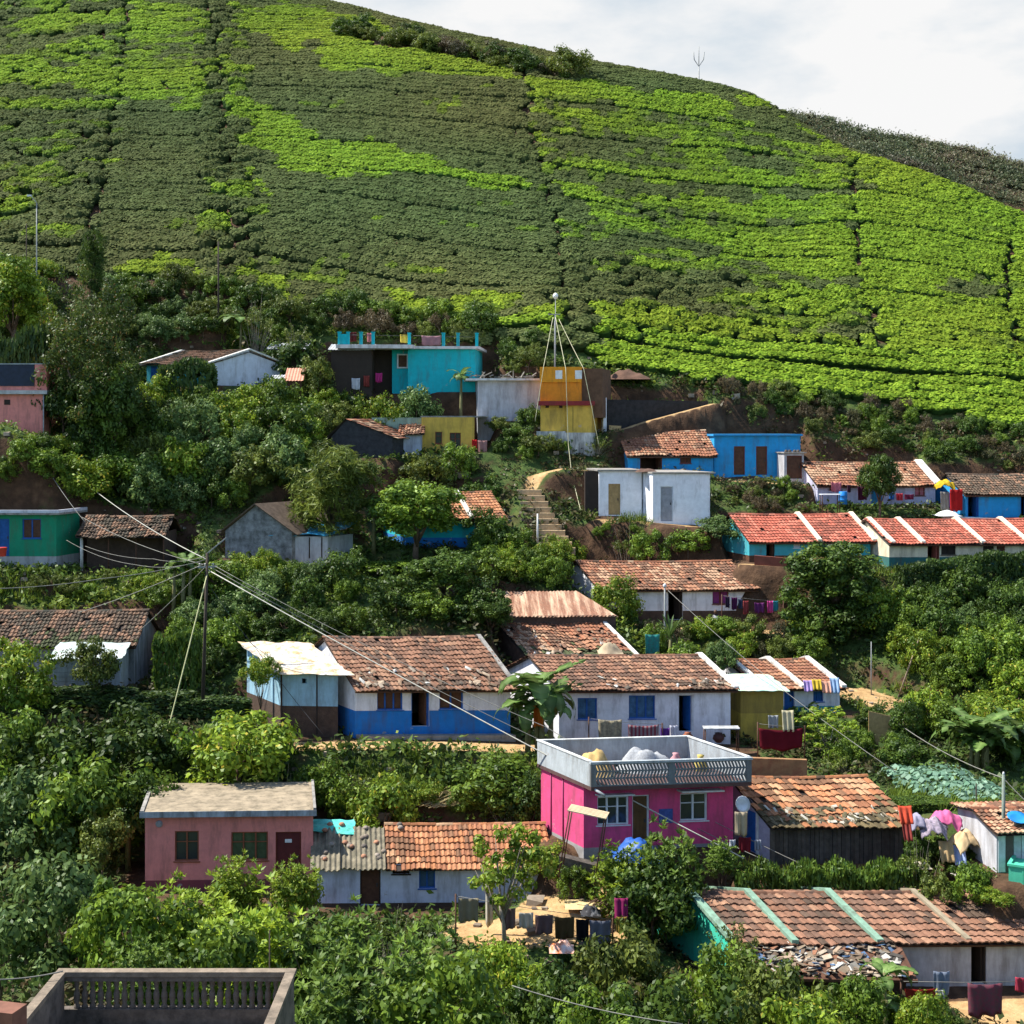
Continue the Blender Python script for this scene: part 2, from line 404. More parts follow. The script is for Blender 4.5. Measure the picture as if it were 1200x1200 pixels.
for px, py, d, drop, dd in [(370, 3, 198, -6, 22), (450, 34, 200, -8, 24), (500, 58, 200, -9, 24), (575, 79, 198, -10, 24), (650, 97, 194, -10, 24), (730, 118, 189, -10, 24), (810, 134, 184, -11, 24), (900, 138, 176, -12, 22), (950, 164, 169, -12, 20), (1000, 193, 163, -12, 20), (1100, 222, 156, -13, 20), (1200, 258, 148, -13, 20), (1320, 310, 142, -13, 20)]:
    x, y, z = P(px, py, d)
    pts.append((x * (d + dd) / d + 3, d + dd, z + drop))
pts += [(x, 330, 20.) for x in (-150, -50, 50, 150, 260)] + [(170, 180, 5), (200, 240, 5), (60, 260, 28), (110, 215, 20), (-60, 290, 60), (-160, 290, 60)]
_A = np.array(pts); _S = 50.
_XY = _A[:, :2] / _S
def _ker(r2): return np.where(r2 > 0, r2 * np.log(r2 + 1e-12), 0) * .5
_n = len(_A)
_K = _ker(((_XY[:, None] - _XY[None]) ** 2).sum(-1)) + 2e-4 * np.eye(_n)
_Pm = np.c_[np.ones(_n), _XY]
_W = np.linalg.solve(np.block([[_K, _Pm], [_Pm.T, np.zeros((3, 3))]]), np.r_[_A[:, 2], 0, 0, 0])
def base_z(x, y):
    q = np.c_[np.ravel(x), np.ravel(y)] / _S; o = np.empty(len(q))
    for i in range(0, len(q), 20000):
        b = q[i:i + 20000]
        o[i:i + 20000] = _ker(((b[:, None] - _XY[None]) ** 2).sum(-1)) @ _W[:-3] + _W[-3] + b @ _W[-2:]
    return o.reshape(np.shape(x))
gx = np.unique(np.r_[-330, -260, -200, -150, np.arange(-120, -46, 2.), np.arange(-46, 50.1, .4), np.arange(52, 120, 2.), 150, 200, 260, 330])
gy = np.unique(np.r_[-40, np.arange(-20, 24, 3.), np.arange(24, 113, .4), np.arange(113, 215, 1.2), np.arange(216, 260, 4.), np.arange(260, 420, 16.)])
GX, GY = np.meshgrid(gx, gy)
GZ = base_z(GX, GY)
near = np.clip(1 - np.abs(GX) / 200, 0, 1)
GZ += (fnoise(GX, GY, .35, 3) - .5) * .7 * np.where(GY < 112, 1, .6) + (fnoise(GX, GY, .05, 2) - .5) * np.where(GY > 118, 1.2, 0)
def zg(x, y):
    x = np.asarray(x, float); y = np.asarray(y, float)
    i = np.clip(np.searchsorted(gx, x) - 1, 0, len(gx) - 2); j = np.clip(np.searchsorted(gy, y) - 1, 0, len(gy) - 2)
    fx = np.clip((x - gx[i]) / (gx[i + 1] - gx[i]), 0, 1); fy = np.clip((y - gy[j]) / (gy[j + 1] - gy[j]), 0, 1)
    return (GZ[j, i] * (1 - fx) + GZ[j, i + 1] * fx) * (1 - fy) + (GZ[j + 1, i] * (1 - fx) + GZ[j + 1, i + 1] * fx) * fy
_D = np.arange(26, 260, .12)
def hit(px, py, dmin=26):
    """first ground point on the sight line through that pixel"""
    D = _D[_D >= dmin]
    z = zg((px - CX) / F * D, D); ray = (HY - py) / F * D
    k = np.argmax(z >= ray)
    if z[k] < ray[k]: k = len(D) - 1
    d = D[k]
    return Vector(((px - CX) / F * d, d, float(z[k])))
FOOT = np.zeros(GX.shape)          # footprints and yards
PATH = np.zeros(GX.shape)          # trodden earth
def sstep(t): t = np.clip(t, 0, 1); return t * t * (3 - 2 * t)
def rect_pad(fr, fall=1.3):
    global GZ
    lx, ly = fr.local(GX, GY); mL, mR, mF, mB = fr.marg
    dx = np.maximum(np.maximum(-mL - lx, lx - fr.w - mR), 0); dy = np.maximum(np.maximum(-mF - ly, ly - fr.depth - mB), 0)
    dist = np.hypot(dx, dy)
    wgt = sstep(1 - dist / fall)
    GZ[:] = GZ * (1 - wgt) + (fr.z - .03) * wgt
    FOOT[:] = np.maximum(FOOT, (dist < .01) * 1.0)
def line_pad(pp, width, path=1.0, fall=1.0, level=True):
    """a path of that width through 3-D points"""
    best = np.full(GX.shape, 1e9); zz = np.zeros(GX.shape)
    for a, b in zip(pp[:-1], pp[1:]):
        ax, ay, az = a; bx, by, bz = b; L2 = (bx - ax) ** 2 + (by - ay) ** 2 + 1e-9
        t = np.clip(((GX - ax) * (bx - ax) + (GY - ay) * (by - ay)) / L2, 0, 1)
        dd = np.hypot(GX - ax - t * (bx - ax), GY - ay - t * (by - ay))
        m = dd < best; best = np.where(m, dd, best); zz = np.where(m, az + t * (bz - az), zz)
    wgt = sstep(1 - (best - width / 2) / fall)
    if level: GZ[:] = GZ * (1 - wgt) + zz * wgt
    PATH[:] = np.maximum(PATH, path * sstep(1 - (best - width / 2 + .35) / .5))
for k_, f_ in FR.items():
    if f_.pad: rect_pad(f_)
# the orange house stands on a terrace in two steps
# paths: pixels with the distance at which they run
def pd(*l): return [tuple(P(*q)) for q in l]
line_pad(pd((300, 876, 70.3), (420, 874, 70.3), (520, 874, 70.3), (640, 878, 70.5)), 2.2)
line_pad(pd((1000, 812, 80), (1040, 825, 78.5), (1080, 838, 77)), 3.4)
line_pad(pd((720, 506, 103), (760, 493, 104), (835, 473, 106)), 1.1)
line_pad(pd((622, 558, 98), (660, 549, 99), (735, 556, 99.5)), 1.2)
line_pad(pd((560, 1092, 56.5), (620, 1096, 56), (700, 1092, 56.3)), 3.0)
line_pad(pd((640, 1062, 58), (690, 1052, 58.5)), 2.4)
line_pad(pd((740, 732, 87), (830, 738, 86.6), (930, 742, 86)), 1.6)
line_pad(pd((595, 645, 91.5), (640, 645, 91.5)), 1.6)
line_pad(pd((846, 563, 100.4), (938, 568, 99.4)), 1.5)
line_pad(pd((700, 609, 94.7), (762, 612, 94.2), (835, 619, 92.9)), .8, 1, .6)
line_pad(pd((872, 661, 89.2), (960, 665, 88.6)), .9)
line_pad(pd((340, 664, 89.4), (385, 672, 88.6)), 1.4)
line_pad(pd((195, 384, 113), (245, 377, 113)), 1.2)
line_pad(pd((1120, 1190, 51), (1220, 1185, 51)), 2.6)
line_pad(pd((880, 1022, 58.8), (930, 1022, 58.6)), 1.0)
line_pad(pd((870, 893, 70.5), (950, 900, 69)), 1.0, .8)
line_pad(pd((650, 652, 91.8), (620, 578, 96.8)), 1.5, .35)
line_pad(pd((960, 652, 88.8), (1030, 672, 87.4)), .8, .7)

# ------------------------------------------------------------------ ground mesh and its material
def grid_mesh(name, X, Y, Z, mats, col=None):
    ny, nx = X.shape
    V = np.c_[X.ravel(), Y.ravel(), Z.ravel()]
    idx = np.arange(nx * ny).reshape(ny, nx)
    Q = np.c_[idx[:-1, :-1].ravel(), idx[:-1, 1:].ravel(), idx[1:, 1:].ravel(), idx[1:, :-1].ravel()]
    return mesh_np(name, V, Q, mats, col, smooth=True)
def earth():
    m, t, o = new_mat('earth')
    b = N('ShaderNodeBsdfPrincipled', t); b.inputs['Roughness'].default_value = .95; b.inputs['Specular IOR Level'].default_value = .15
    at = N('ShaderNodeVertexColor', t); at.layer_name = 'Col'
    sep = N('ShaderNodeSeparateColor', t); t.links.new(at.outputs['Color'], sep.inputs[0])
    tc = N('ShaderNodeTexCoord', t)
    def noise(s, d=8, r=.65):
        n = N('ShaderNodeTexNoise', t); n.inputs['Scale'].default_value = s; n.inputs['Detail'].default_value = d; n.inputs['Roughness'].default_value = r
        t.links.new(tc.outputs['Object'], n.inputs['Vector']); return n
    def ramp(src, stops):
        r = N('ShaderNodeValToRGB', t); e = r.color_ramp.elements
        while len(e) < len(stops): e.new(.5)
        for k, (p, c) in zip(e, stops): k.position = p; k.color = rgb(c)
        t.links.new(src, r.inputs[0]); return r
    soil = ramp(noise(1.1).outputs['Fac'], [(.3, (.035, .022, .014)), (.5, (.075, .042, .024)), (.7, (.13, .075, .042))])
    grass = ramp(noise(1.7).outputs['Fac'], [(.3, (.028, .045, .012)), (.5, (.05, .085, .02)), (.72, (.11, .14, .035))])
    path = ramp(noise(1.5).outputs['Fac'], [(.25, (.26, .15, .065)), (.5, (.42, .27, .125)), (.75, (.52, .37, .19))])
    gm = N('ShaderNodeMath', t, operation='ADD'); nz = noise(.8)
    sub = N('ShaderNodeMath', t, operation='SUBTRACT'); t.links.new(nz.outputs['Fac'], sub.inputs[0]); sub.inputs[1].default_value = .5
    t.links.new(sep.outputs[1], gm.inputs[0]); t.links.new(sub.outputs[0], gm.inputs[1])
    gr = N('ShaderNodeMapRange', t); gr.inputs[1].default_value = .35; gr.inputs[2].default_value = .6; t.links.new(gm.outputs[0], gr.inputs[0])
    m1 = N('ShaderNodeMix', t, data_type='RGBA'); t.links.new(gr.outputs[0], m1.inputs['Factor']); t.links.new(soil.outputs[0], m1.inputs['A']); t.links.new(grass.outputs[0], m1.inputs['B'])
    pm = N('ShaderNodeMath', t, operation='MULTIPLY_ADD'); nz2 = noise(2.5); t.links.new(nz2.outputs['Fac'], pm.inputs[0]); pm.inputs[1].default_value = .6; 
    t.links.new(sep.outputs[0], pm.inputs[2])
    pr = N('ShaderNodeMapRange', t); pr.inputs[1].default_value = .72; pr.inputs[2].default_value = 1.0; t.links.new(pm.outputs[0], pr.inputs[0])
    m2 = N('ShaderNodeMix', t, data_type='RGBA'); t.links.new(pr.outputs[0], m2.inputs['Factor']); t.links.new(m1.outputs['Result'], m2.inputs['A']); t.links.new(path.outputs[0], m2.inputs['B'])
    t.links.new(m2.outputs['Result'], b.inputs['Base Color'])
    bp = N('ShaderNodeBump', t); bp.inputs['Strength'].default_value = .8; bp.inputs['Distance'].default_value = .12
    t.links.new(noise(4.0).outputs['Fac'], bp.inputs['Height']); t.links.new(bp.outputs[0], b.inputs['Normal'])
    t.links.new(b.outputs[0], o.inputs[0])
    return m
EARTH = earth()
gzx = np.gradient(GZ, axis=1) / np.gradient(GX, axis=1); gzy = np.gradient(GZ, axis=0) / np.gradient(GY, axis=0)
STEEP = np.hypot(gzx, gzy)
grassy = np.clip(.62 - .35 * FOOT - .35 * np.clip(STEEP - .9, 0, 1), 0, 1) * np.where(GY > 116, .3, 1)
gcol = np.stack([PATH, grassy, np.zeros_like(PATH)], -1).reshape(-1, 3)
ground = add_obj('ground', grid_mesh('ground', GX, GY, GZ, EARTH, gcol))
tag(ground, kind='structure')
def gridval(G, x, y):
    i = np.clip(np.searchsorted(gx, x) - 1, 0, len(gx) - 2); j = np.clip(np.searchsorted(gy, y) - 1, 0, len(gy) - 2)
    return G[j, i]

# the scrub-covered shoulder of the next hill, beyond the right end of the ridge
fx_, fy_ = np.meshgrid(np.arange(30, 200, 2.5), np.arange(196, 300, 2.5))
sil = np.interp(fx_ / fy_ * F + CX, [860, 920, 980, 1060, 1130, 1200, 1400], [150, 134, 147, 163, 178, 194, 245])
zr_ = (HY - sil) / F * 222
fz_ = zr_ - np.abs(fy_ - 222) * .55 + (fnoise(fx_, fy_, .09, 3) - .5) * 2.0
far_hill = add_obj('far_hill', grid_mesh('far_hill', fx_, fy_, fz_, EARTH, np.stack([0 * fx_, .35 + 0 * fx_, 0 * fx_], -1).reshape(-1, 3)))
tag(far_hill, kind='structure')

# ------------------------------------------------------------------ leaves
def unit(v): return v / (np.linalg.norm(v, axis=-1, keepdims=True) + 1e-9)
def leaf_quads(c, n, L, W, g, t=None):
    """c centres, n normals -> kite shaped leaf quads"""
    k = len(c)
    if t is None: t = g.normal(size=(k, 3))
    t = unit(t - n * (t * n).sum(-1, keepdims=True)); b = np.cross(n, t)
    L = np.broadcast_to(L, (k,))[:, None]; W = np.broadcast_to(W, (k,))[:, None]
    V = np.stack([c - t * L * .5, c + b * W * .5 - t * L * .05, c + t * L * .5, c - b * W * .5 - t * L * .05], 1).reshape(-1, 3)
    return V
def cmix(a, b, t): return np.asarray(a) * (1 - t) + np.asarray(b) * t
def clump_cloud(g, centres, crad, nleaf, L, W, cols, up=.25, out=1.0, spread=.42, lit=None, droop=0, core=None):
    """leaf clumps: each centre carries nleaf leaves over a ball of radius crad"""
    n = len(centres); crad = np.broadcast_to(crad, (n,))
    C_ = np.repeat(centres, nleaf, 0); R_ = np.repeat(crad, nleaf)[:, None]
    d = unit(g.normal(size=(n * nleaf, 3)))
    rr = g.random((n * nleaf, 1)) ** .45
    p = C_ + d * R_ * rr * np.array([1, 1, .8])
    nn = unit(d * out + g.normal(size=d.shape) * spread + np.array([0, 0, up]))
    k = len(p)
    size = (.7 + .6 * g.random(k))
    t = None
    if droop: t = d * .6 + np.array([0, 0, -droop]) + g.normal(size=d.shape) * .4
    V = leaf_quads(p, nn, L * size, W * size, g, t)
    # the leaf colour varies from clump to clump and from leaf to leaf
    a, b = np.asarray(cols[0]), np.asarray(cols[1])
    tcl = np.repeat(np.clip(g.normal(.45, .28, n), 0, 1), nleaf); tl = np.clip(tcl + g.normal(0, .16, k), 0, 1)[:, None]
    c = a * (1 - tl) + b * tl
    if len(cols) > 2:
        m = g.random(k) < .05; c[m] = cols[2]
    return V, np.repeat(c, 4, 0)
def ell_points(g, n, rx, ry, rz, cz, shell=.55, low=-.55):
    d = unit(g.normal(size=(n * 3, 3))); d = d[d[:, 2] > low][:n]
    # lumpy outline
    ph = g.random(6) * 6.28
    lump = 1 + .14 * np.sin(3 * np.arctan2(d[:, 1], d[:, 0]) + ph[0]) + .10 * np.sin(5 * d[:, 2] + ph[1]) + .12 * np.sin(4 * d[:, 0] * 2 + ph[2])
    r = (shell + (1 - shell) * g.random(len(d)) ** .7) * lump
    return d * r[:, None] * np.array([rx, ry, rz]) + np.array([0, 0, cz]), d
def crown_mesh(name, V, c, mat=None):
    Q = np.arange(len(V)).reshape(-1, 4)
    return mesh_np(name, V, Q, mat or LEAF, c)
G_DARK = ((.024, .054, .009), (.095, .155, .020)); G_MID = ((.042, .086, .010), (.175, .265, .026)); G_LIME = ((.068, .130, .010), (.235, .325, .028), (.36, .32, .04))
G_OLIVE = ((.050, .076, .014), (.165, .205, .034)); G_BLUE = ((.040, .084, .020), (.160, .240, .066)); G_DRY = ((.055, .042, .022), (.12, .095, .045)); G_RUSTY = ((.035, .056, .012), (.130, .145, .030), (.19, .10, .03))
def trunk_mesh(g, h, r, limbs, mat, spreadr, htop):
    mb = MB()
    lean = g.normal(0, .08, 2) * h
    top = Vector((lean[0], lean[1], h))
    mb.tube([(0, 0, -.5), (lean[0] * .3, lean[1] * .3, h * .5), top], [r * 1.15, r * .9, r * .65], 7)
    for i in range(limbs):
        a = 2 * math.pi * i / limbs + g.random(); q = g.uniform(.45, .95)
        end = Vector((math.cos(a) * spreadr * q, math.sin(a) * spreadr * q, h + (htop - h) * g.uniform(.35, .85)))
        st = Vector((lean[0] * .6, lean[1] * .6, h * g.uniform(.55, .95)))
        mid = st.lerp(end, .5) + Vector((0, 0, -.06 * h))
        mb.tube([st, mid, end], [r * .55, r * .36, r * .12], 5)
    o = mb.build('trunk', mat); me = o.data
    bpy.data.objects.remove(o)
    return me
KIND = {}      # kind -> list of (crown mesh, trunk mesh, height, width)
def add_kind(kind, crown, trunk, H, Wd): KIND.setdefault(kind, []).append((crown, trunk, H, Wd))
for s in range(4):      # round shrub, dense broad leaves
    for nm, cols, sd in (('dark', G_DARK, 10), ('mid', G_MID, 30), ('lime', G_LIME, 50), ('olive', G_OLIVE, 70), ('blue', G_BLUE, 90)):
        g = np.random.default_rng(sd + s)
        pc, d = ell_points(g, 52, 1.25, 1.25, .95, 1.02, .5, -.75)
        V, c = clump_cloud(g, pc, g.uniform(.26, .5, len(pc)), 95, .15, .085, cols, up=.32)
        add_kind(nm, crown_mesh('foliage_' + nm, V, c), trunk_mesh(g, .7, .06, 6, BARK, .9, 1.6), 2.05, 2.7)
for s in range(3):      # broad-leaved tree
    for nm, cols, sd in (('tree', G_MID, 110), ('treelime', G_LIME, 130), ('treedark', G_DARK, 150), ('treerust', G_RUSTY, 170)):
        g = np.random.default_rng(sd + s)
        pc, d = ell_points(g, 100, 2.2, 2.2, 2.0, 3.6, .4, -.75)
        V, c = clump_cloud(g, pc, g.uniform(.38, .75, len(pc)), 120, .23, .125, cols, up=.32)
        add_kind(nm, crown_mesh('foliage_' + nm, V, c), trunk_mesh(g, 2.1, .16, 7, BARK, 1.7, 4.8), 5.9, 4.8)
for s in range(2):      # open young tree with sparse sprays, and the one big old crown
    g = np.random.default_rng(180 + s)
    pc, d = ell_points(g, 42, 2.2, 2.2, 2.1, 3.5, .35, -.8)
    V, c = clump_cloud(g, pc, g.uniform(.28, .55, len(pc)), 75, .24, .13, G_LIME, up=.3)
    add_kind('sapling', crown_mesh('foliage_sapling', V, c), trunk_mesh(g, 1.9, .11, 9, PALEBARK, 1.9, 5.2), 5.9, 4.8)
    g = np.random.default_rng(190 + s)
    pc, d = ell_points(g, 230, 2.3, 2.3, 2.7, 3.2, .4, -.95)
    V, c = clump_cloud(g, pc, g.uniform(.26, .5, len(pc)), 90, .12, .06, ((.024, .050, .010), (.105, .150, .024), (.19, .12, .03)), up=.25)
    add_kind('bigtree', crown_mesh('foliage_old', V, c), trunk_mesh(g, 1.6, .18, 7, BARK, 1.7, 4.8), 6.0, 4.8)
for s in range(3):      # half-bare twiggy shrub
    g = np.random.default_rng(480 + s); mb = MB(); tips = []
    for i in range(26):
        a = g.random() * 6.28; e = g.uniform(.5, 1.45); L = g.uniform(1.0, 2.0); q = Vector((math.cos(a) * math.cos(e), math.sin(a) * math.cos(e), math.sin(e)))
        m = q * L * .5 + Vector(g.normal(0, .06, 3)); en = q * L + Vector((0, 0, -.15 * L)); mb.tube([(0, 0, -.1), m, en], [.022, .014, .005], 4, 0, (1, 1, 1), False); tips += [m.lerp(en, t) for t in (.3, .6, .9, 1)]
    o = mb.build('trunk', PALEBARK); me = o.data; bpy.data.objects.remove(o)
    V, c = clump_cloud(g, np.array([tuple(t) for t in tips]), .16, 9, .14, .06, G_OLIVE, up=.3)
    add_kind('twiggy', crown_mesh('foliage_twiggy', V, c), me, 1.8, 2.2)
for s in range(2):      # fine, feathery tree
    for nm, cols, sd in (('feather', G_OLIVE, 210), ('featherdark', G_DARK, 230)):
        g = np.random.default_rng(sd + s)
        pc, d = ell_points(g, 110, 1.7, 1.7, 2.4, 3.5, .35, -.9)
        V, c = clump_cloud(g, pc, g.uniform(.35, .6, len(pc)), 90, .38, .06, cols, up=.2, out=.3, spread=.9, droop=.5)
        add_kind(nm, crown_mesh('foliage_' + nm, V, c), trunk_mesh(g, 1.9, .17, 7, BARK, 1.2, 5.2), 6.1, 3.7)
for s in range(3):      # open shrub with long leaves in whorls at the twig ends
    for nm, cols, sd in (('whorl', ((.07, .14, .012), (.28, .37, .028), (.38, .33, .05)), 310), ('whorlmid', ((.035, .075, .011), (.14, .22, .03), (.30, .34, .14)), 330)):
        g = np.random.default_rng(sd + s)
        pc, d = ell_points(g, 230, 1.4, 1.4, 1.2, 1.45, .35, -.6)
        Vs = []; cs = []
        per = 11
        base = np.repeat(pc, per, 0); k = len(base)
        az = np.tile(np.linspace(0, 2 * np.pi, per, endpoint=False), len(pc)) + np.repeat(g.random(len(pc)) * 6, per)
        el = g.uniform(-.15, .9, k)
        t = np.stack([np.cos(az) * np.cos(el), np.sin(az) * np.cos(el), np.sin(el)], -1)
        nn = unit(np.stack([-np.cos(az) * np.sin(el), -np.sin(az) * np.sin(el), np.cos(el)], -1) + g.normal(size=(k, 3)) * .25)
        Ls = g.uniform(.14, .24, k)
        V1 = leaf_quads(base + t * Ls[:, None] * .5, nn, Ls, Ls * .40, g, t)
        tt = np.clip(np.repeat(g.normal(.55, .28, len(pc)), per) + g.normal(0, .15, k), 0, 1)[:, None]
        c1 = np.repeat(np.asarray(cols[0]) * (1 - tt) + np.asarray(cols[1]) * tt, 4, 0)
        pc2, d = ell_points(g, 34, 1.1, 1.1, .9, 1.2, .2, -.8)
        V2, c2 = clump_cloud(g, pc2, .4, 90, .16, .08, cols, up=.32)
        add_kind(nm, crown_mesh('foliage_' + nm, np.r_[V1, V2], np.r_[c1, c2]), trunk_mesh(g, .9, .05, 8, BARK, 1.1, 2.2), 2.75, 3.0)
for s in range(3):      # dry, brownish scrub
    g = np.random.default_rng(400 + s)
    pc, d = ell_points(g, 40, 1.2, 1.2, .7, .7, .3, -.5)
    V, c = clump_cloud(g, pc, g.uniform(.25, .5, len(pc)), 50, .22, .05, G_DRY if s else ((.035, .04, .018), (.09, .085, .035)), up=.5, droop=-.4)
    add_kind('dry', crown_mesh('foliage_dry', V, c), trunk_mesh(g, .4, .04, 7, PALEBARK, .9, 1.2), 1.5, 2.6)
for s in range(2):      # clipped hedge block, 2 m long
    for nm, cols, sd in (('hedge', ((.018, .045, .012), (.085, .135, .022)), 430), ('hedgelime', ((.03, .07, .012), (.13, .20, .025)), 440)):
        g = np.random.default_rng(sd + s)
        k = 3600
        p = g.uniform(-1, 1, (k, 3)); ax = g.integers(0, 3, k)
        face = np.where(g.random(k) < .5, -1, 1) * g.uniform(.82, 1.03, k); p[np.arange(k), ax] = face
        p[:, 2] = np.abs(p[:, 2]) * np.where(ax == 2, 1, 1)
        dn = np.zeros((k, 3)); dn[np.arange(k), ax] = np.sign(face); dn[:, 2] = np.abs(dn[:, 2])
        p = p * np.array([1.05, .6, 1.0]) * (1 + .07 * np.sin(3.1 * p[:, [1, 2, 0]] + s)); p[:, 2] += .02
        V = leaf_quads(p, unit(dn * .7 + g.normal(size=(k, 3)) * .55 + np.array([0, 0, .3])), g.uniform(.10, .2, k), g.uniform(.06, .11, k), g)
        t = np.clip(g.normal(.4, .3, k), 0, 1)[:, None]
        add_kind(nm, crown_mesh('foliage_hedge', V, np.repeat(np.asarray(cols[0]) * (1 - t) + np.asarray(cols[1]) * t, 4, 0)), trunk_mesh(g, .5, .04, 5, BARK, .7, .8), 1.0, 2.1)

VEG = []
def plant(kind, px, pt, wpx, d=None, pb=None, label=None, cat='shrub', group=None, name=None, var=None, ratio=None):
    """one plant: crown centre column px, top row pt, width wpx at distance d (or rooted where row pb meets the ground)"""
    if d is None:
        b = hit(px, pb); d = b.y
    x = (px - CX) / F * d
    z = float(zg(x, d)); H = (HY - pt) / F * d - z; Wd = wpx / F * d
    H = max(H, .35)
    vs = KIND[kind]; cr, tr, H0, W0 = vs[(var if var is not None else len(VEG)) % len(vs)]
    nm = name or ('tree' if cat == 'tree' else 'hedge' if cat == 'hedge' else 'shrub')
    r = empty(nm, (x, d, z - .05), 0 if 'hedge' in kind else random.uniform(0, 6.28))
    s = Wd / W0
    c_ = add_obj('crown', cr, r); t_ = add_obj('trunk', tr, r)
    if 'hedge' in kind: c_.scale = t_.scale = (s, 1.2, H / H0)
    else:       # a crown keeps its own proportions; on a tall plant it sits higher on the stem
        sz = min(H / H0, (1.9 if cat == 'tree' else 1.35) * s); c_.scale = (s, s, sz); c_.location.z = H - H0 * sz; t_.scale = (s, s, (H - H0 * sz + H0 * sz * .6) / (H0 * .6))
    tag(r, label, cat, group)
    VEG.append(r)
    return r
def thicket(poly, n, kinds, hm, label, group, cat='shrub', wf=(.9, 1.5), seed=0, mind=None):
    """n shrubs rooted at random points of a patch of slope"""
    g = random.Random(seed + len(VEG))
    xs = [p[0] for p in poly]; ys = [p[1] for p in poly]; k = 0; tries = 0; placed = []
    while k < n and tries < n * 60:
        tries += 1
        px = g.uniform(min(xs), max(xs)); py = g.uniform(min(ys), max(ys))
        if not in_poly(np.array([px]), np.array([py]), poly)[0]: continue
        b = hit(px, py)
        if gridval(FOOT, b.x, b.y) > .5 or gridval(PATH, b.x, b.y) > .5: continue
        H = g.uniform(*hm); Wd = H * g.uniform(*wf)
        if any((b.x - q[0]) ** 2 + (b.y - q[1]) ** 2 < (.27 * (Wd + q[2])) ** 2 for q in placed): continue
        if any(-.35 * Wd < f.local(b.x, b.y)[0] < f.w + .35 * Wd and -.3 * Wd < f.local(b.x, b.y)[1] < f.depth + .2 * Wd for f in FR.values()): continue
        placed.append((b.x, b.y, Wd))
        kind = g.choice(kinds)
        vs = KIND[kind]; cr, tr, H0, W0 = g.choice(vs)
        r = empty('shrub' if cat == 'shrub' else cat, b - Vector((0, 0, .1)), g.uniform(0, 6.28))
        r.scale = (Wd / W0, Wd / W0, H / H0)
        add_obj('crown', cr, r); add_obj('trunk', tr, r)
        tag(r, label, cat, group); VEG.append(r)
        k += 1

# ------------------------------------------------------------------ tea: rows of clipped bushes over the hill
def tea_template(g, lime, mid=False):
    """one clipped bush about 1 m across: a low dome of leaves, flat on top"""
    nr, ns = 3, 8
    V = [];
    for i, (r, z) in enumerate(((.50, .0), (.56, .34), (.40, .52), (.14, .58))):
        for j in range(ns):
            a = 2 * np.pi * j / ns; q = 1 + .12 * g.normal()
            V.append((r * q * np.cos(a), r * q * np.sin(a), z * (1 + .08 * g.normal())))
    Q = [(i * ns + j, i * ns + (j + 1) % ns, (i + 1) * ns + (j + 1) % ns, (i + 1) * ns + j) for i in range(3) for j in range(ns)]
    V = np.array(V); Q = np.array(Q)
    Q = np.r_[Q, [[24, 25, 26, 27], [24, 27, 28, 31], [28, 29, 30, 31]]]
    k = 46
    a = g.random(k) * 6.28; r = .58 * np.sqrt(g.random(k)); 
    z = .60 - .8 * np.clip(r - .42, 0, 1) + g.normal(0, .02, k)
    p = np.stack([r * np.cos(a), r * np.sin(a), z], -1)
    nn = unit(np.stack([np.cos(a) * r * 1.0, np.sin(a) * r * 1.0, np.ones(k)], -1) * np.array([.8, .8, 1]) + g.normal(size=(k, 3)) * .28)
    LV = leaf_quads(p, nn, g.uniform(.18, .34, k), g.uniform(.12, .2, k), g)
    V = np.r_[V, LV]; Q = np.r_[Q, np.arange(4 * k).reshape(-1, 4) + 32]
    if lime:    # flush of young leaves on the plucking table, old leaves on the flanks
        dk, br, nw = np.array((.025, .055, .012)), np.array((.145, .240, .020)), np.array((.245, .350, .030))
    else:       # hard-pruned: old leaves and grey twigs
        dk, br, nw = np.array((.026, .042, .013)), np.array((.085, .112, .034)), np.array((.135, .160, .056))
    if mid: dk, br, nw = np.array((.026, .050, .012)), np.array((.105, .170, .022)), np.array((.17, .245, .030))
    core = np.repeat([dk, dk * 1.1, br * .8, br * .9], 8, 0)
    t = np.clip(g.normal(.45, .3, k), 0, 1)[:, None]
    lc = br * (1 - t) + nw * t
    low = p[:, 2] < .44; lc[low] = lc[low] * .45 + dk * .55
    V[:, 0] *= 1.12; V[:, 1] *= .92
    return V, Q, np.r_[core, np.repeat(lc, 4, 0)]
gt = np.random.default_rng(5)
TEA_L = [tea_template(gt, True) for _ in range(5)]; TEA_D = [tea_template(gt, False) for _ in range(5)]; TEA_M = [tea_template(gt, False, True) for _ in range(5)]
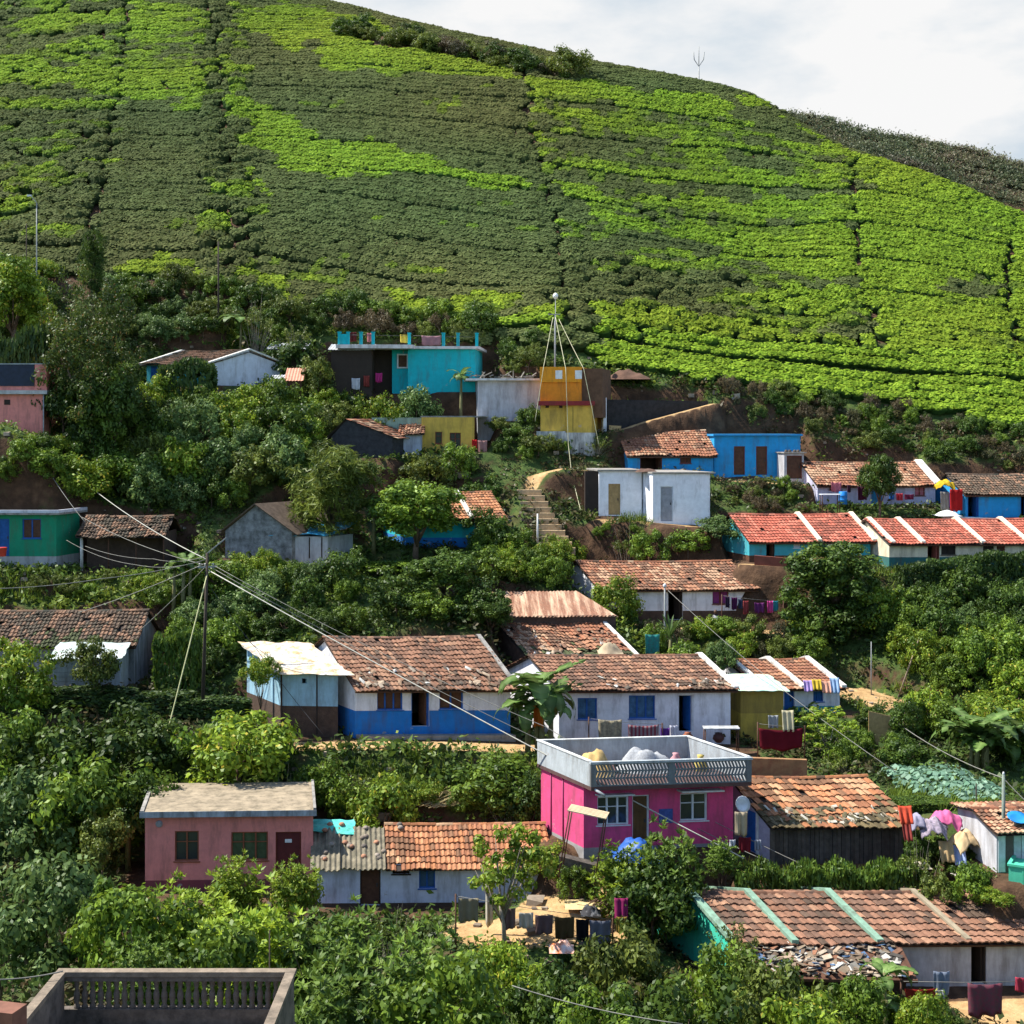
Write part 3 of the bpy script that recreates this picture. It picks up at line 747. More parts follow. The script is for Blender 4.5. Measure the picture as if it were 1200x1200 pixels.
# patches of flush, given by points of the hillside (pixel corners dropped onto the ground) with the share of bright bushes
PATCH = [([(0, 0), (150, 0), (140, 112), (0, 105)], .36), ([(150, 0), (215, 0), (250, 60), (240, 128), (140, 120)], .6), ([(0, 72), (240, 96), (240, 130), (0, 108)], .93),
         ([(240, 0), (290, 0), (300, 330), (240, 300)], .16), ([(275, 8), (335, 12), (375, 40), (350, 62), (300, 42)], .85), ([(370, 48), (420, 46), (600, 72), (607, 104), (480, 88), (380, 84)], .96), ([(330, 2), (480, 42), (400, 46), (320, 30)], .85),
         ([(262, 118), (300, 128), (400, 172), (520, 196), (600, 216), (625, 224), (600, 228), (470, 214), (370, 208), (285, 170)], .97), ([(258, 125), (290, 130), (285, 150), (262, 145)], .9),
         ([(615, 92), (800, 120), (900, 135), (960, 165), (850, 152), (700, 132), (620, 125)], .9), ([(620, 118), (800, 135), (860, 155), (1000, 190), (1000, 225), (640, 213)], .52), ([(640, 160), (740, 175), (740, 205), (650, 205)], .12), ([(840, 175), (900, 175), (990, 215), (870, 212)], .35),
         ([(630, 222), (1000, 238), (1000, 275), (700, 262)], .82), ([(650, 255), (1000, 270), (1005, 338), (760, 300)], .72), ([(660, 270), (830, 285), (840, 300), (690, 300)], .08), ([(690, 300), (900, 320), (1005, 335), (1010, 395), (940, 385), (800, 405), (690, 395)], .17), ([(900, 345), (1010, 350), (1010, 420), (930, 410)], .72),
         ([(900, 130), (1000, 185), (1200, 255), (1300, 300), (1300, 450), (1200, 440), (1030, 425), (1005, 340), (1000, 200)], .9), ([(1100, 320), (1190, 335), (1180, 370), (1090, 350)], .45),
         ([(690, 402), (800, 400), (900, 408), (1020, 420), (1200, 438), (1320, 450), (1320, 560), (1200, 540), (1000, 505), (800, 470), (690, 440)], .95),
         ([(140, 306), (235, 310), (235, 333), (140, 328)], 1), ([(285, 316), (330, 328), (345, 360), (300, 356)], 1), ([(350, 335), (440, 345), (440, 372), (360, 362)], .35), ([(455, 345), (560, 358), (660, 376), (660, 418), (560, 402), (450, 372)], .85),
         ([(284, 208), (322, 214), (320, 232), (288, 226)], .95), ([(84, 200), (116, 204), (116, 236), (84, 232)], .65), ([(0, 205), (60, 205), (60, 225), (0, 222)], .4), ([(0, 105), (140, 115), (110, 300), (0, 290)], .14), ([(540, 225), (640, 235), (640, 300), (560, 300)], .03)]
PLAN = []
for poly, sh in PATCH:
    PLAN.append(([tuple(hit(px, py, 110))[:2] for px, py in poly], sh))
def drop_line(l): return [tuple(hit(px, py, 110))[:2] for px, py in l]
GAPS = [drop_line(l) for l in ([(152, 5), (140, 110), (105, 300)], [(612, 84), (622, 150), (650, 260), (668, 390)], [(1000, 195), (1002, 270), (1012, 350), (1030, 410)], [(245, 10), (262, 120), (270, 310)], [(1190, 260), (1180, 330), (1190, 430)])]
def seg_dist(x, y, l):
    b = np.full(x.shape, 1e9)
    for (ax, ay), (bx, by) in zip(l[:-1], l[1:]):
        t = np.clip(((x - ax) * (bx - ax) + (y - ay) * (by - ay)) / ((bx - ax) ** 2 + (by - ay) ** 2 + 1e-9), 0, 1)
        b = np.minimum(b, np.hypot(x - ax - t * (bx - ax), y - ay - t * (by - ay)))
    return b
rows = []
for yy in np.cumsum(np.r_[108, np.where(np.arange(125) % 6 == 5, 1.42, .96)]):
    half = yy * .40
    xx = np.arange(-half, half, .84) + gt.uniform(-.4, .4)
    rows.append(np.c_[xx + gt.normal(0, .10, len(xx)), yy - .06 * xx + gt.normal(0, .05, len(xx)) + .5 * np.sin(xx * .11 + yy * .03)])
tp = np.concatenate(rows); tx, ty = tp.T; tz = zg(tx, ty)
tpx = CX + F * tx / ty; tpy = HY - F * tz / ty
low = np.interp(tpx, [0, 140, 235, 300, 400, 450, 560, 650, 690, 800, 1000, 1200, 1300], [318, 326, 333, 356, 362, 372, 402, 412, 425, 446, 474, 506, 520])
ok = (tpx > -90) & (tpx < 1290) & (tpy > -90) & (tpy < low) & (ty > 106)
# not beyond the ridge: the sight line must be free
D_ = np.linspace(.45, .985, 60)
vis = np.ones(len(tx), bool)
ii = np.where(ok)[0]
sx = tx[ii][:, None] * D_; sy = ty[ii][:, None] * D_; sz = (tz[ii] + 1.0)[:, None] * D_
vis[ii] = (zg(sx, sy) < sz + .1).all(1)
ok &= vis
# strip of scrub under the crest
scr_poly = drop_line([(398, 30), (500, 55), (610, 78), (665, 98), (600, 84), (500, 66), (440, 58), (400, 46)])
ok &= ~in_poly(tx, ty, scr_poly)
gapd = np.min([seg_dist(tx, ty, l) for l in GAPS], 0)
ok &= gapd > .12 + .42 * gt.random(len(tx))
loose = np.zeros(len(tx), bool)      # older, gappy blocks where single bushes stand apart
for l in ([(0, 0), (150, 0), (108, 300), (-80, 290), (-80, 0)], [(228, 0), (290, 0), (305, 345), (238, 325)], [(655, 300), (1000, 345), (1005, 410), (690, 400)]): loose |= in_poly(tx, ty, drop_line(l))
ok &= gt.random(len(tx)) > np.where(loose, .20, .02)
tx, ty, tz, loose = tx[ok], ty[ok], tz[ok], loose[ok]
share = np.full(len(tx), .045)
jx = tx + (fnoise(tx, ty, .25, 2) - .5) * 5; jy = ty + (fnoise(tx + 50, ty, .25, 2) - .5) * 6
for poly, sh in PLAN: share = np.where(in_poly(jx, jy, poly), sh, share)
share = np.where((ty < 117) & (tx > 7) & (share < .5), .95, share)
mottle = fnoise(tx * .30, ty, .50, 3)
score = share * 1.15 + (share > .85) * .30 - (share < .06) * .35 - ((mottle - .5) * 2.2 + .5 + gt.normal(0, .12, len(tx)))
cls = np.where(score > .10, 2, np.where(score > -.13, 1, 0)); lime = cls == 2
yaw = np.where(gt.random(len(tx)) < .5, 0, np.pi) + gt.normal(0, .25, len(tx)); sc = gt.uniform(1.0, 1.34, len(tx)); sz_ = gt.uniform(.92, 1.12, len(tx)) * np.where(loose, gt.uniform(1.0, 1.55, len(tx)), 1) * np.where(gapd[ok] < 2.2, 1.2, 1)
bright = gt.uniform(.8, 1.18, len(tx)) * (.88 + .3 * fnoise(tx, ty, .06, 2)); hue = fnoise(tx, ty, .045, 3)
# slabs of hard-pruned olive bushes next to darker old ones
slp = (zg(tx, ty + .6) - zg(tx, ty - .6)) / 1.2
order = np.argsort(ty); near_i = order[:300]; rest = order[300:]
def tea_group(idx, templ):
    V0, Q0, c0 = templ
    n = len(idx); k = len(V0)
    ca, sa = np.cos(yaw[idx]) * sc[idx], np.sin(yaw[idx]) * sc[idx]; lw = 1.0
    V = np.empty((n, k, 3)); 
    V[:, :, 0] = V0[:, 0] * ca[:, None] - V0[:, 1] * sa[:, None] + tx[idx][:, None]
    V[:, :, 1] = V0[:, 0] * sa[:, None] + V0[:, 1] * ca[:, None] + ty[idx][:, None]
    # the plucking tables lie along the slope
    V[:, :, 2] = V0[:, 2] * sz_[idx][:, None] + tz[idx][:, None] + .12 + .85 * (V[:, :, 1] - ty[idx][:, None]) * slp[idx][:, None]
    c = c0[None] * bright[idx][:, None, None]
    c[:, :, 0] *= (.78 + .5 * hue[idx])[:, None]
    return V.reshape(-1, 3), (Q0[None] + (np.arange(n) * k)[:, None, None]).reshape(-1, 4), c.reshape(-1, 3)
Vs, Qs, Cs, b0 = [], [], [], 0
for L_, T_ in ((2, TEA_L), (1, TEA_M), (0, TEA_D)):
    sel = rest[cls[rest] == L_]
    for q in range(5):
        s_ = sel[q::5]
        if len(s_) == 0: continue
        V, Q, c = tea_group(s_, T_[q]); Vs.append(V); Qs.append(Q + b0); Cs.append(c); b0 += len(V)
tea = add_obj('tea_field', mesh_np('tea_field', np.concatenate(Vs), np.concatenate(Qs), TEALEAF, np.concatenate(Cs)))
tag(tea, 'rows of clipped tea bushes covering the whole hillside', 'tea', kind='stuff')
tmL = [mesh_np('tea_bush', *t[:2], TEALEAF, t[2]) for t in TEA_L]; tmD = [mesh_np('tea_bush', *t[:2], TEALEAF, t[2]) for t in TEA_D]; tmM = [mesh_np('tea_bush', *t[:2], TEALEAF, t[2]) for t in TEA_M]
for q, i in enumerate(near_i):
    o = add_obj('tea_bush', (tmL, tmM, tmD)[2 - cls[i]][q % 5], None, (tx[i], ty[i], tz[i] + .12), (math.atan(slp[i] * .85), 0, 0))
    o.scale = (sc[i] * 1.06, sc[i] * 1.06, sz_[i])
    if lime[i]: tag(o, 'bright lime green tea bush in the lowest rows of the hillside', 'tea bush', 'bright tea bushes in the lowest rows')
    elif cls[i] == 1: tag(o, 'medium green tea bush in the lowest rows of the hillside', 'tea bush', 'medium green tea bushes in the lowest rows')
    else: tag(o, 'dull dark green tea bush in the lowest rows of the hillside', 'tea bush', 'dark tea bushes in the lowest rows')
print('tea', len(tx))

# ------------------------------------------------------------------ low growth on the village slopes, scrub on the far shoulder
def scatter_leaves(name, x, y, z, g, h, L, W, per, cols, colsel, up=.7):
    n = len(x)
    V = []; cc = []
    base = np.repeat(np.c_[x, y, z], per, 0); k = len(base); hh = np.repeat(h, per)[:, None]
    off = g.normal(size=(k, 3)) * np.array([.5, .5, 0]) * hh * .9; off[:, 2] = np.abs(g.normal(.3, .25, k)) * hh[:, 0]
    nn = unit(g.normal(size=(k, 3)) * .6 + np.array([0, -.1, up]))
    s = np.repeat(np.clip(h, .3, .9), per) / .5 * g.uniform(.7, 1.3, k)
    V = leaf_quads(base + off, nn, L * s, W * s, g)
    t = np.clip(np.repeat(colsel, per) + g.normal(0, .13, k), 0, .999) * (len(cols) - 1)
    i = t.astype(int); f = (t - i)[:, None]; cols = np.array(cols)
    c = cols[i] * (1 - f) + cols[np.minimum(i + 1, len(cols) - 1)] * f
    c = c * np.repeat(g.uniform(.75, 1.25, n), per)[:, None]
    return mesh_np(name, V, np.arange(4 * k).reshape(-1, 4), LEAF, np.repeat(c, 4, 0))
g = np.random.default_rng(11)
n = 52000
ux = g.uniform(-42, 46, n); uy = g.uniform(44, 122, n); uz = zg(ux, uy)
upx = CX + F * ux / uy; upy = HY - F * uz / uy
keep = (upx > -40) & (upx < 1240) & (upy < 1260) & (gridval(PATH, ux, uy) < .25)
keep &= (gridval(FOOT, ux, uy) < .5) | (g.random(n) < .12)
bare = fnoise(ux, uy, .16, 3) + .12 * np.clip(gridval(STEEP, ux, uy) - 1.0, 0, 1)
keep &= (bare < .64) | (g.random(n) < .25)
keep &= ~((upy < np.interp(upx, [0, 300, 560, 700, 1000, 1200], [335, 362, 405, 428, 478, 510])) & (uy > 106))
keep &= gridval(FOOT, ux, uy + .4) + gridval(FOOT, ux, uy - .4) < 1.5
ux, uy, uz = ux[keep], uy[keep], uz[keep]
sel = np.clip(fnoise(ux, uy, .12, 3) * 1.5 - .25 + g.normal(0, .08, len(ux)), 0, 1)
dryness = np.clip((uy - 97) / 8, 0, 1) * np.clip((ux - 8) / 8, 0, 1)
sel = np.where(g.random(len(ux)) < dryness * .75, g.uniform(0, .12, len(ux)), sel)
hh = g.uniform(.22, .65, len(ux)) * (.7 + .8 * fnoise(ux, uy, .2, 2))
gc = add_obj('undergrowth', scatter_leaves('undergrowth', ux, uy, uz, g, hh, .26, .13, 14, [(.095, .07, .032), (.06, .055, .02), (.032, .055, .012), (.055, .098, .016), (.09, .145, .020), (.17, .22, .030)], sel))
tag(gc, 'low weeds, grass and creepers covering the banks between the houses', 'undergrowth', kind='stuff')
n = 9000
sx_ = g.uniform(36, 130, n); sy_ = g.uniform(205, 236, n)
def far_z(x, y):
    i = np.clip(((x - 30) / 2.5).astype(int), 0, fx_.shape[1] - 1); j = np.clip(((y - 196) / 2.5).astype(int), 0, fx_.shape[0] - 1)
    return fz_[j, i]
sz2 = far_z(sx_, sy_)
fs = add_obj('hill_scrub', scatter_leaves('hill_scrub', sx_, sy_, sz2, g, g.uniform(.6, 1.7, n), .22, .10, 60, [(.14, .105, .08), (.08, .085, .05), (.07, .10, .045), (.12, .13, .065), (.17, .13, .09)], fnoise(sx_, sy_, .13, 3)))
tag(fs, 'dark grey green scrub over the far shoulder right of the tea hill', 'scrub', kind='stuff')

n = 2600
rx_ = g.uniform(-40, 44, n); ry_ = g.uniform(46, 112, n); kp_ = (gridval(FOOT, rx_, ry_) < .5) & ((gridval(STEEP, rx_, ry_) > .8) | (gridval(PATH, rx_, ry_) > .05)) ; rx_, ry_ = rx_[kp_], ry_[kp_]; rz_ = zg(rx_, ry_); n = len(rx_)
b8 = np.array([(x, y, z) for z in (-.6, .6) for y in (-1, 1) for x in (-1, 1)], float)
V_ = (b8[None] * g.uniform(.7, 1.25, (n, 8, 3))) * (g.gamma(2, .045, (n, 1, 1)) + .03) + np.c_[rx_, ry_, rz_][:, None, :]
q8 = np.array([(0, 2, 3, 1), (4, 5, 7, 6), (0, 1, 5, 4), (1, 3, 7, 5), (3, 2, 6, 7), (2, 0, 4, 6)])
gr_ = add_obj('rubble', mesh_np('rubble', V_.reshape(-1, 3), (q8[None] + (np.arange(n) * 8)[:, None, None]).reshape(-1, 4), plain('loose_stone', (1, 1, 1), .95, .3, 6, use_attr=True), np.repeat(cmix((.12, .085, .06), (.34, .28, .21), g.random((n, 1))), 8, 0)))
tag(gr_, 'loose stones and clods lying on the bare banks and paths', 'stones', kind='stuff')

# grass on the sunny strips: upright blades in tufts
def grass(polys, n, h, cols):
    X, Y = [], []
    for poly in polys:
        cq = [hit(px, py, 45) for px, py in poly]; x0, x1 = min(q.x for q in cq), max(q.x for q in cq); y0, y1 = min(q.y for q in cq), max(q.y for q in cq)
        m = int(n * (x1 - x0) * (y1 - y0)); x = g.uniform(x0, x1, m); y = g.uniform(y0, y1, m); k = in_poly(x, y, [(q.x, q.y) for q in cq]) & (gridval(FOOT, x, y) < .5) & (gridval(PATH, x, y) < .3); X.append(x[k]); Y.append(y[k])
    x = np.concatenate(X); y = np.concatenate(Y); z = zg(x, y); per = 7; m = len(x) * per
    b = np.repeat(np.c_[x, y, z], per, 0) + g.normal(size=(m, 3)) * np.array([.09, .09, 0]); a = g.random(m) * 6.28; H = h * g.uniform(.5, 1.3, m) * np.repeat(.5 + fnoise(x, y, .4, 2), per)
    t = np.stack([np.cos(a) * .5, np.sin(a) * .5, np.ones(m)], -1) + g.normal(size=(m, 3)) * .15; s_ = np.stack([-np.sin(a), np.cos(a), 0 * a], -1) * .022
    V = np.stack([b - s_, b + s_, b + s_ * .3 + t * H[:, None], b - s_ * .3 + t * H[:, None]], 1).reshape(-1, 3)
    tt = np.clip(np.repeat(fnoise(x, y, .25, 3), per) * 1.4 - .2 + g.normal(0, .15, m), 0, 1)[:, None]
    return mesh_np('grass', V, np.arange(4 * m).reshape(-1, 4), LEAF, np.repeat(np.asarray(cols[0]) * (1 - tt) + np.asarray(cols[1]) * tt, 4, 0))
go = add_obj('grass', grass([[(-10, 668), (195, 672), (190, 702), (-10, 700)], [(385, 888), (640, 892), (640, 962), (390, 962)], [(560, 652), (680, 650), (690, 695), (560, 695)], [(868, 1018), (1064, 1018), (1062, 1042), (870, 1042)], [(1040, 925), (1175, 945), (1175, 972), (1060, 965)],
    [(712, 468), (830, 462), (830, 472), (715, 482)], [(320, 458), (500, 460), (500, 478), (330, 480)], [(-10, 1040), (60, 1040), (60, 1090), (-10, 1090)], [(940, 640), (1060, 660), (1060, 690), (940, 690)], [(195, 384), (330, 380), (330, 400), (195, 402)], [(690, 600), (840, 606), (840, 622), (690, 618)], [(280, 665), (420, 670), (420, 690), (280, 690)], [(1000, 806), (1060, 800), (1090, 850), (1010, 860)]], 16, .36, ((.055, .095, .014), (.24, .33, .035))))
tag(go, 'bright grass on the sunny banks and terrace edges', 'grass', kind='stuff')

# ------------------------------------------------------------------ buildings
def root_of(fr, name, label, cat, group=None):
    r = empty(name, (fr.o.x, fr.o.y, fr.z), fr.yaw)
    tag(r, label, cat, group)
    return r
def walls(r, fr, he, mats, ops=(), dado=0.0, ridge=None, run=None, he_back=None, side_dado=True, x0=0, x1=None, y0=0, y1=None, zb=-1.4, gable_front=False, name='wall', reveal=.16):
    """four walls; the front one has real openings (local x0,z0,x1,z1); mats = [wall, dado, reveal]"""
    x1 = fr.w if x1 is None else x1; y1 = fr.depth if y1 is None else y1
    he_back = he if he_back is None else he_back
    mb = MB()
    xs = sorted(set([x0, x1] + [v for o in ops for v in (o[0], o[2])])); zs = sorted(set([zb, he] + ([dado] if dado else []) + [v for o in ops for v in (max(o[1], zb), o[3])]))
    xs = [v for v in xs if x0 <= v <= x1]; zs = [v for v in zs if v <= he]
    for i in range(len(xs) - 1):
        for j in range(len(zs) - 1):
            cx = (xs[i] + xs[i + 1]) / 2; cz = (zs[j] + zs[j + 1]) / 2
            if any(o[0] < cx < o[2] and o[1] < cz < o[3] for o in ops): continue
            mb.quad((xs[i], y0, zs[j]), (xs[i + 1], y0, zs[j]), (xs[i + 1], y0, zs[j + 1]), (xs[i], y0, zs[j + 1]), 1 if dado and cz < dado else 0)
    for o in ops:
        a, b, c, d = o[:4]; y = y0 + reveal
        mb.quad((a, y0, b), (a, y, b), (a, y, d), (a, y0, d), 0); mb.quad((c, y0, b), (c, y0, d), (c, y, d), (c, y, b), 0)
        mb.quad((a, y0, d), (a, y, d), (c, y, d), (c, y0, d), 0); mb.quad((a, y0, b), (c, y0, b), (c, y, b), (a, y, b), 0)
    def side(x):
        if dado and side_dado:
            mb.quad((x, y0, zb), (x, y1, zb), (x, y1, dado), (x, y0, dado), 1)
        zl = dado if dado and side_dado else zb
        if ridge is not None and not gable_front:
            mb.poly([(x, y0, zl), (x, y1, zl), (x, y1, he_back), (x, y0 + run, ridge), (x, y0, he)], 0)
        else: mb.quad((x, y0, zl), (x, y1, zl), (x, y1, he_back), (x, y0, he), 0)
    side(x0); side(x1)
    if gable_front:
        xm = (x0 + x1) / 2 if run is None else x0 + run
        mb.poly([(x0, y0, he), (x1, y0, he), (xm, y0, ridge)], 0); mb.poly([(x0, y1, he), (x1, y1, he), (xm, y1, ridge)], 0)
    mb.quad((x0, y1, zb), (x1, y1, zb), (x1, y1, he_back), (x0, y1, he_back), 0)
    # floor coloured near-black: the darkness of the room is put into its colour
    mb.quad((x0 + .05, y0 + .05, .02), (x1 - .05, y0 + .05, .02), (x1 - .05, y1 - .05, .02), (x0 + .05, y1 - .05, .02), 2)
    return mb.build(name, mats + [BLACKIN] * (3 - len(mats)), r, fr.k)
PALS = {
    'red': [((.44, .115, .07), 5), ((.36, .09, .055), 3), ((.50, .17, .11), 2), ((.20, .07, .045), 1)],
    'orange': [((.40, .16, .065), 4), ((.46, .21, .10), 2), ((.27, .11, .055), 3), ((.12, .07, .04), 1.5), ((.48, .29, .16), .5)],
    'brown': [((.20, .095, .055), 4), ((.28, .14, .085), 3), ((.11, .065, .045), 3), ((.36, .20, .12), 1.2), ((.045, .04, .03), 1)],
    'terra': [((.30, .118, .06), 4), ((.23, .095, .055), 3), ((.36, .18, .10), 2), ((.12, .07, .045), 1.8), ((.44, .29, .18), .6)],
    'old': [((.17, .10, .06), 3), ((.09, .065, .045), 4), ((.27, .15, .09), 2), ((.05, .05, .035), 2)],
}
def tile_roof(r, fr, ze, zr, run, pal, x0=None, x1=None, ov=.32, y0=0.0, seed=0, tw=.22, tl=.33, back=True, rough=1.0, sag=.07, miss=.012, moss=0.0, name='roof', ze_back=None, cap=True, depth=None, xo=.22, mosscol=(.055, .065, .025)):
    """overlapping clay tiles laid in courses from eave to ridge, each tile its own piece with its own colour"""
    x0 = -xo if x0 is None else x0; x1 = fr.w + xo if x1 is None else x1
    g = np.random.default_rng(seed + 1000)
    pc = np.array([p[0] for p in PALS[pal]]); pw = np.array([p[1] for p in PALS[pal]], float); pw /= pw.sum()
    depth = fr.depth if depth is None else depth
    sl = (zr - ze) / run
    VV, QQ, CC, MI = [], [], [], []; nb = 0
    def slope(ya, za, yb, zb_, sd):
        nonlocal nb
        L = math.hypot(yb - ya, zb_ - za); n = max(2, round(L / tl)); m = max(2, round((x1 - x0) / tw))
        dl = L / n; dx = (x1 - x0) / m
        I, J = np.meshgrid(np.arange(n), np.arange(m), indexing='ij'); I = I.ravel(); J = J.ravel()
        kp = g.random(len(I)) > miss; I = I[kp]; J = J[kp]; k = len(I)
        u = np.array([0, .22, .42, .72, .92, 1.0]); hp = np.array([.012, .0, .035, .038, .0, .012]) * 1.2
        jx = g.normal(0, .010 * rough, k); js = g.normal(0, .016 * rough, k); jh = np.abs(g.normal(0, .012 * rough, k)); tilt = g.normal(0, .012 * rough, k)
        xb = x0 + (J + jx)[:, None] * dx + u[None] * dx
        sb = np.broadcast_to((I * dl - .035 + js)[:, None], xb.shape); st = np.broadcast_to(((I + 1) * dl + .02)[:, None], xb.shape)
        hb = hp[None] + .065 + jh[:, None] + tilt[:, None] * (u[None] - .5); ht = hp[None] + .012 + jh[:, None] * .3
        ls = hb - .06
        V = np.stack([np.stack([xb, sb, hb], -1), np.stack([xb, st, ht], -1), np.stack([xb, sb, ls], -1)], 1)     # k,3,6,3
        x = V[..., 0]; s = V[..., 1]; h = V[..., 2]
        ty_ = (yb - ya) / L; tz_ = (zb_ - za) / L
        wob = (vnoise(x * .9 + seed * 7, s * .8, 1.0) - .5) * .09 * rough - sag * np.sin(np.pi * np.clip((x - x0) / (x1 - x0), 0, 1)) * np.clip(s / L, 0, 1)
        hh = h
        Y = ya + s * ty_ - hh * tz_ * np.sign(ty_) * sd; Z = za + s * tz_ + hh * abs(ty_) + wob
        # normal of the slope leans to -y in front, +y behind
        Y = ya + s * ty_ + hh * (-tz_ if sd > 0 else tz_)
        W = np.stack([x + fr.k * Y, Y, Z], -1).reshape(-1, 3)
        q = []
        for a in range(5): q.append([a, a + 1, 6 + a + 1, 6 + a])
        for a in range(5): q.append([12 + a, 12 + a + 1, a + 1, a])
        q = np.array(q)
        Q = (q[None] + (np.arange(k) * 18)[:, None, None]).reshape(-1, 4)
        pid = g.choice(len(pc), k, p=pw)
        patch = fnoise(x0 + J * dx + seed * 3, I * dl, .55, 2)
        pid2 = np.clip((patch * len(pc) * 1.5 - .2 * len(pc)).astype(int), 0, len(pc) - 1)
        pid = np.where(g.random(k) < .6, pid2, pid)
        col = (pc[pid] * .68 + (pc * pw[:, None]).sum(0) * .32) * g.uniform(.82, 1.16, (k, 1))
        if moss:
            mm = (fnoise(x0 + J * dx + seed, I * dl, .8, 2) * 1.0 + moss - .9 * I / n) > g.uniform(.3, .75, k)
            col[mm] = np.array(mosscol) * g.uniform(.6, 1.6, (mm.sum(), 1))
        VV.append(W); QQ.append(Q + nb); CC.append(np.repeat(col, 18, 0)); MI.append(np.zeros(len(Q), int)); nb += len(W)
        # one dark sheet added under the tiles to block light
        e = .02
        P4 = np.array([(x0, ya, za - e - .02), (x1, ya, za - e - .02), (x1, yb, zb_ - e - sag), (x0, yb, zb_ - e - sag)], float); P4[:, 0] += fr.k * P4[:, 1]
        VV.append(P4); QQ.append(np.array([[0, 1, 2, 3]]) + nb); CC.append(np.full((4, 3), .03)); MI.append(np.array([1])); nb += 4
    slope(y0 - ov, ze - ov * sl, y0 + run, zr, 1)
    if back:
        yb = y0 + depth + .3; zbk = ze_back if ze_back is not None else zr - (yb - y0 - run) * sl
        slope(yb, zbk, y0 + run, zr, -1)
    o = add_obj(name, mesh_np(name, np.concatenate(VV), np.concatenate(QQ), [TILE, DARKWOOD], np.concatenate(CC), np.concatenate(MI)), r)
    if cap:
        mb = MB(); n = max(3, round((x1 - x0) / .38)); gg = random.Random(seed)
        for i in range(n):
            a = x0 + (x1 - x0) * i / n; b = x0 + (x1 - x0) * (i + 1) / n + .03
            gg.random()
            za = zr - sag * math.sin(math.pi * (a - x0) / (x1 - x0)) + .02 + gg.uniform(-.01, .02); zb2 = zr - sag * math.sin(math.pi * min(1, (b - x0) / (x1 - x0))) + .035
            c = pc[gg.choices(range(len(pc)), pw)[0]] * gg.uniform(.6, 1.1)
            vs = []
            for (x_, z_, q) in ((a, za, .12), (b, zb2, .105)):
                for t in (-1, -.5, 0, .5, 1): vs.append((x_, y0 + run + q * t, z_ + .09 * (1 - t * t)))
            mb.add(vs, [(t, t + 1, t + 6, t + 5) for t in range(4)] + [(4, 3, 2, 1, 0)], 0, tuple(c))
        mb.build('ridge_cap', TILE, o, fr.k)
    return o
def slope_band(r, fr, x, ze, zr, run, mat, wid=.26, h=.14, ov=.34, y0=0.0, back=True, name='parapet', depth=None, lift=.03):
    """raised mortar band or wall top running up the roof"""
    mb = MB(); sl = (zr - ze) / run; depth = fr.depth if depth is None else depth
    a = (x, y0 - ov, ze - ov * sl + lift); b = (x, y0 + run, zr + lift); mb.prism(a, b, wid, h)
    if back: mb.prism((x, y0 + run + .002, zr + lift - .002), (x, y0 + depth + .25, zr - (depth + .25 - run) * sl + lift), wid, h)
    return mb.build(name, mat, r, fr.k)
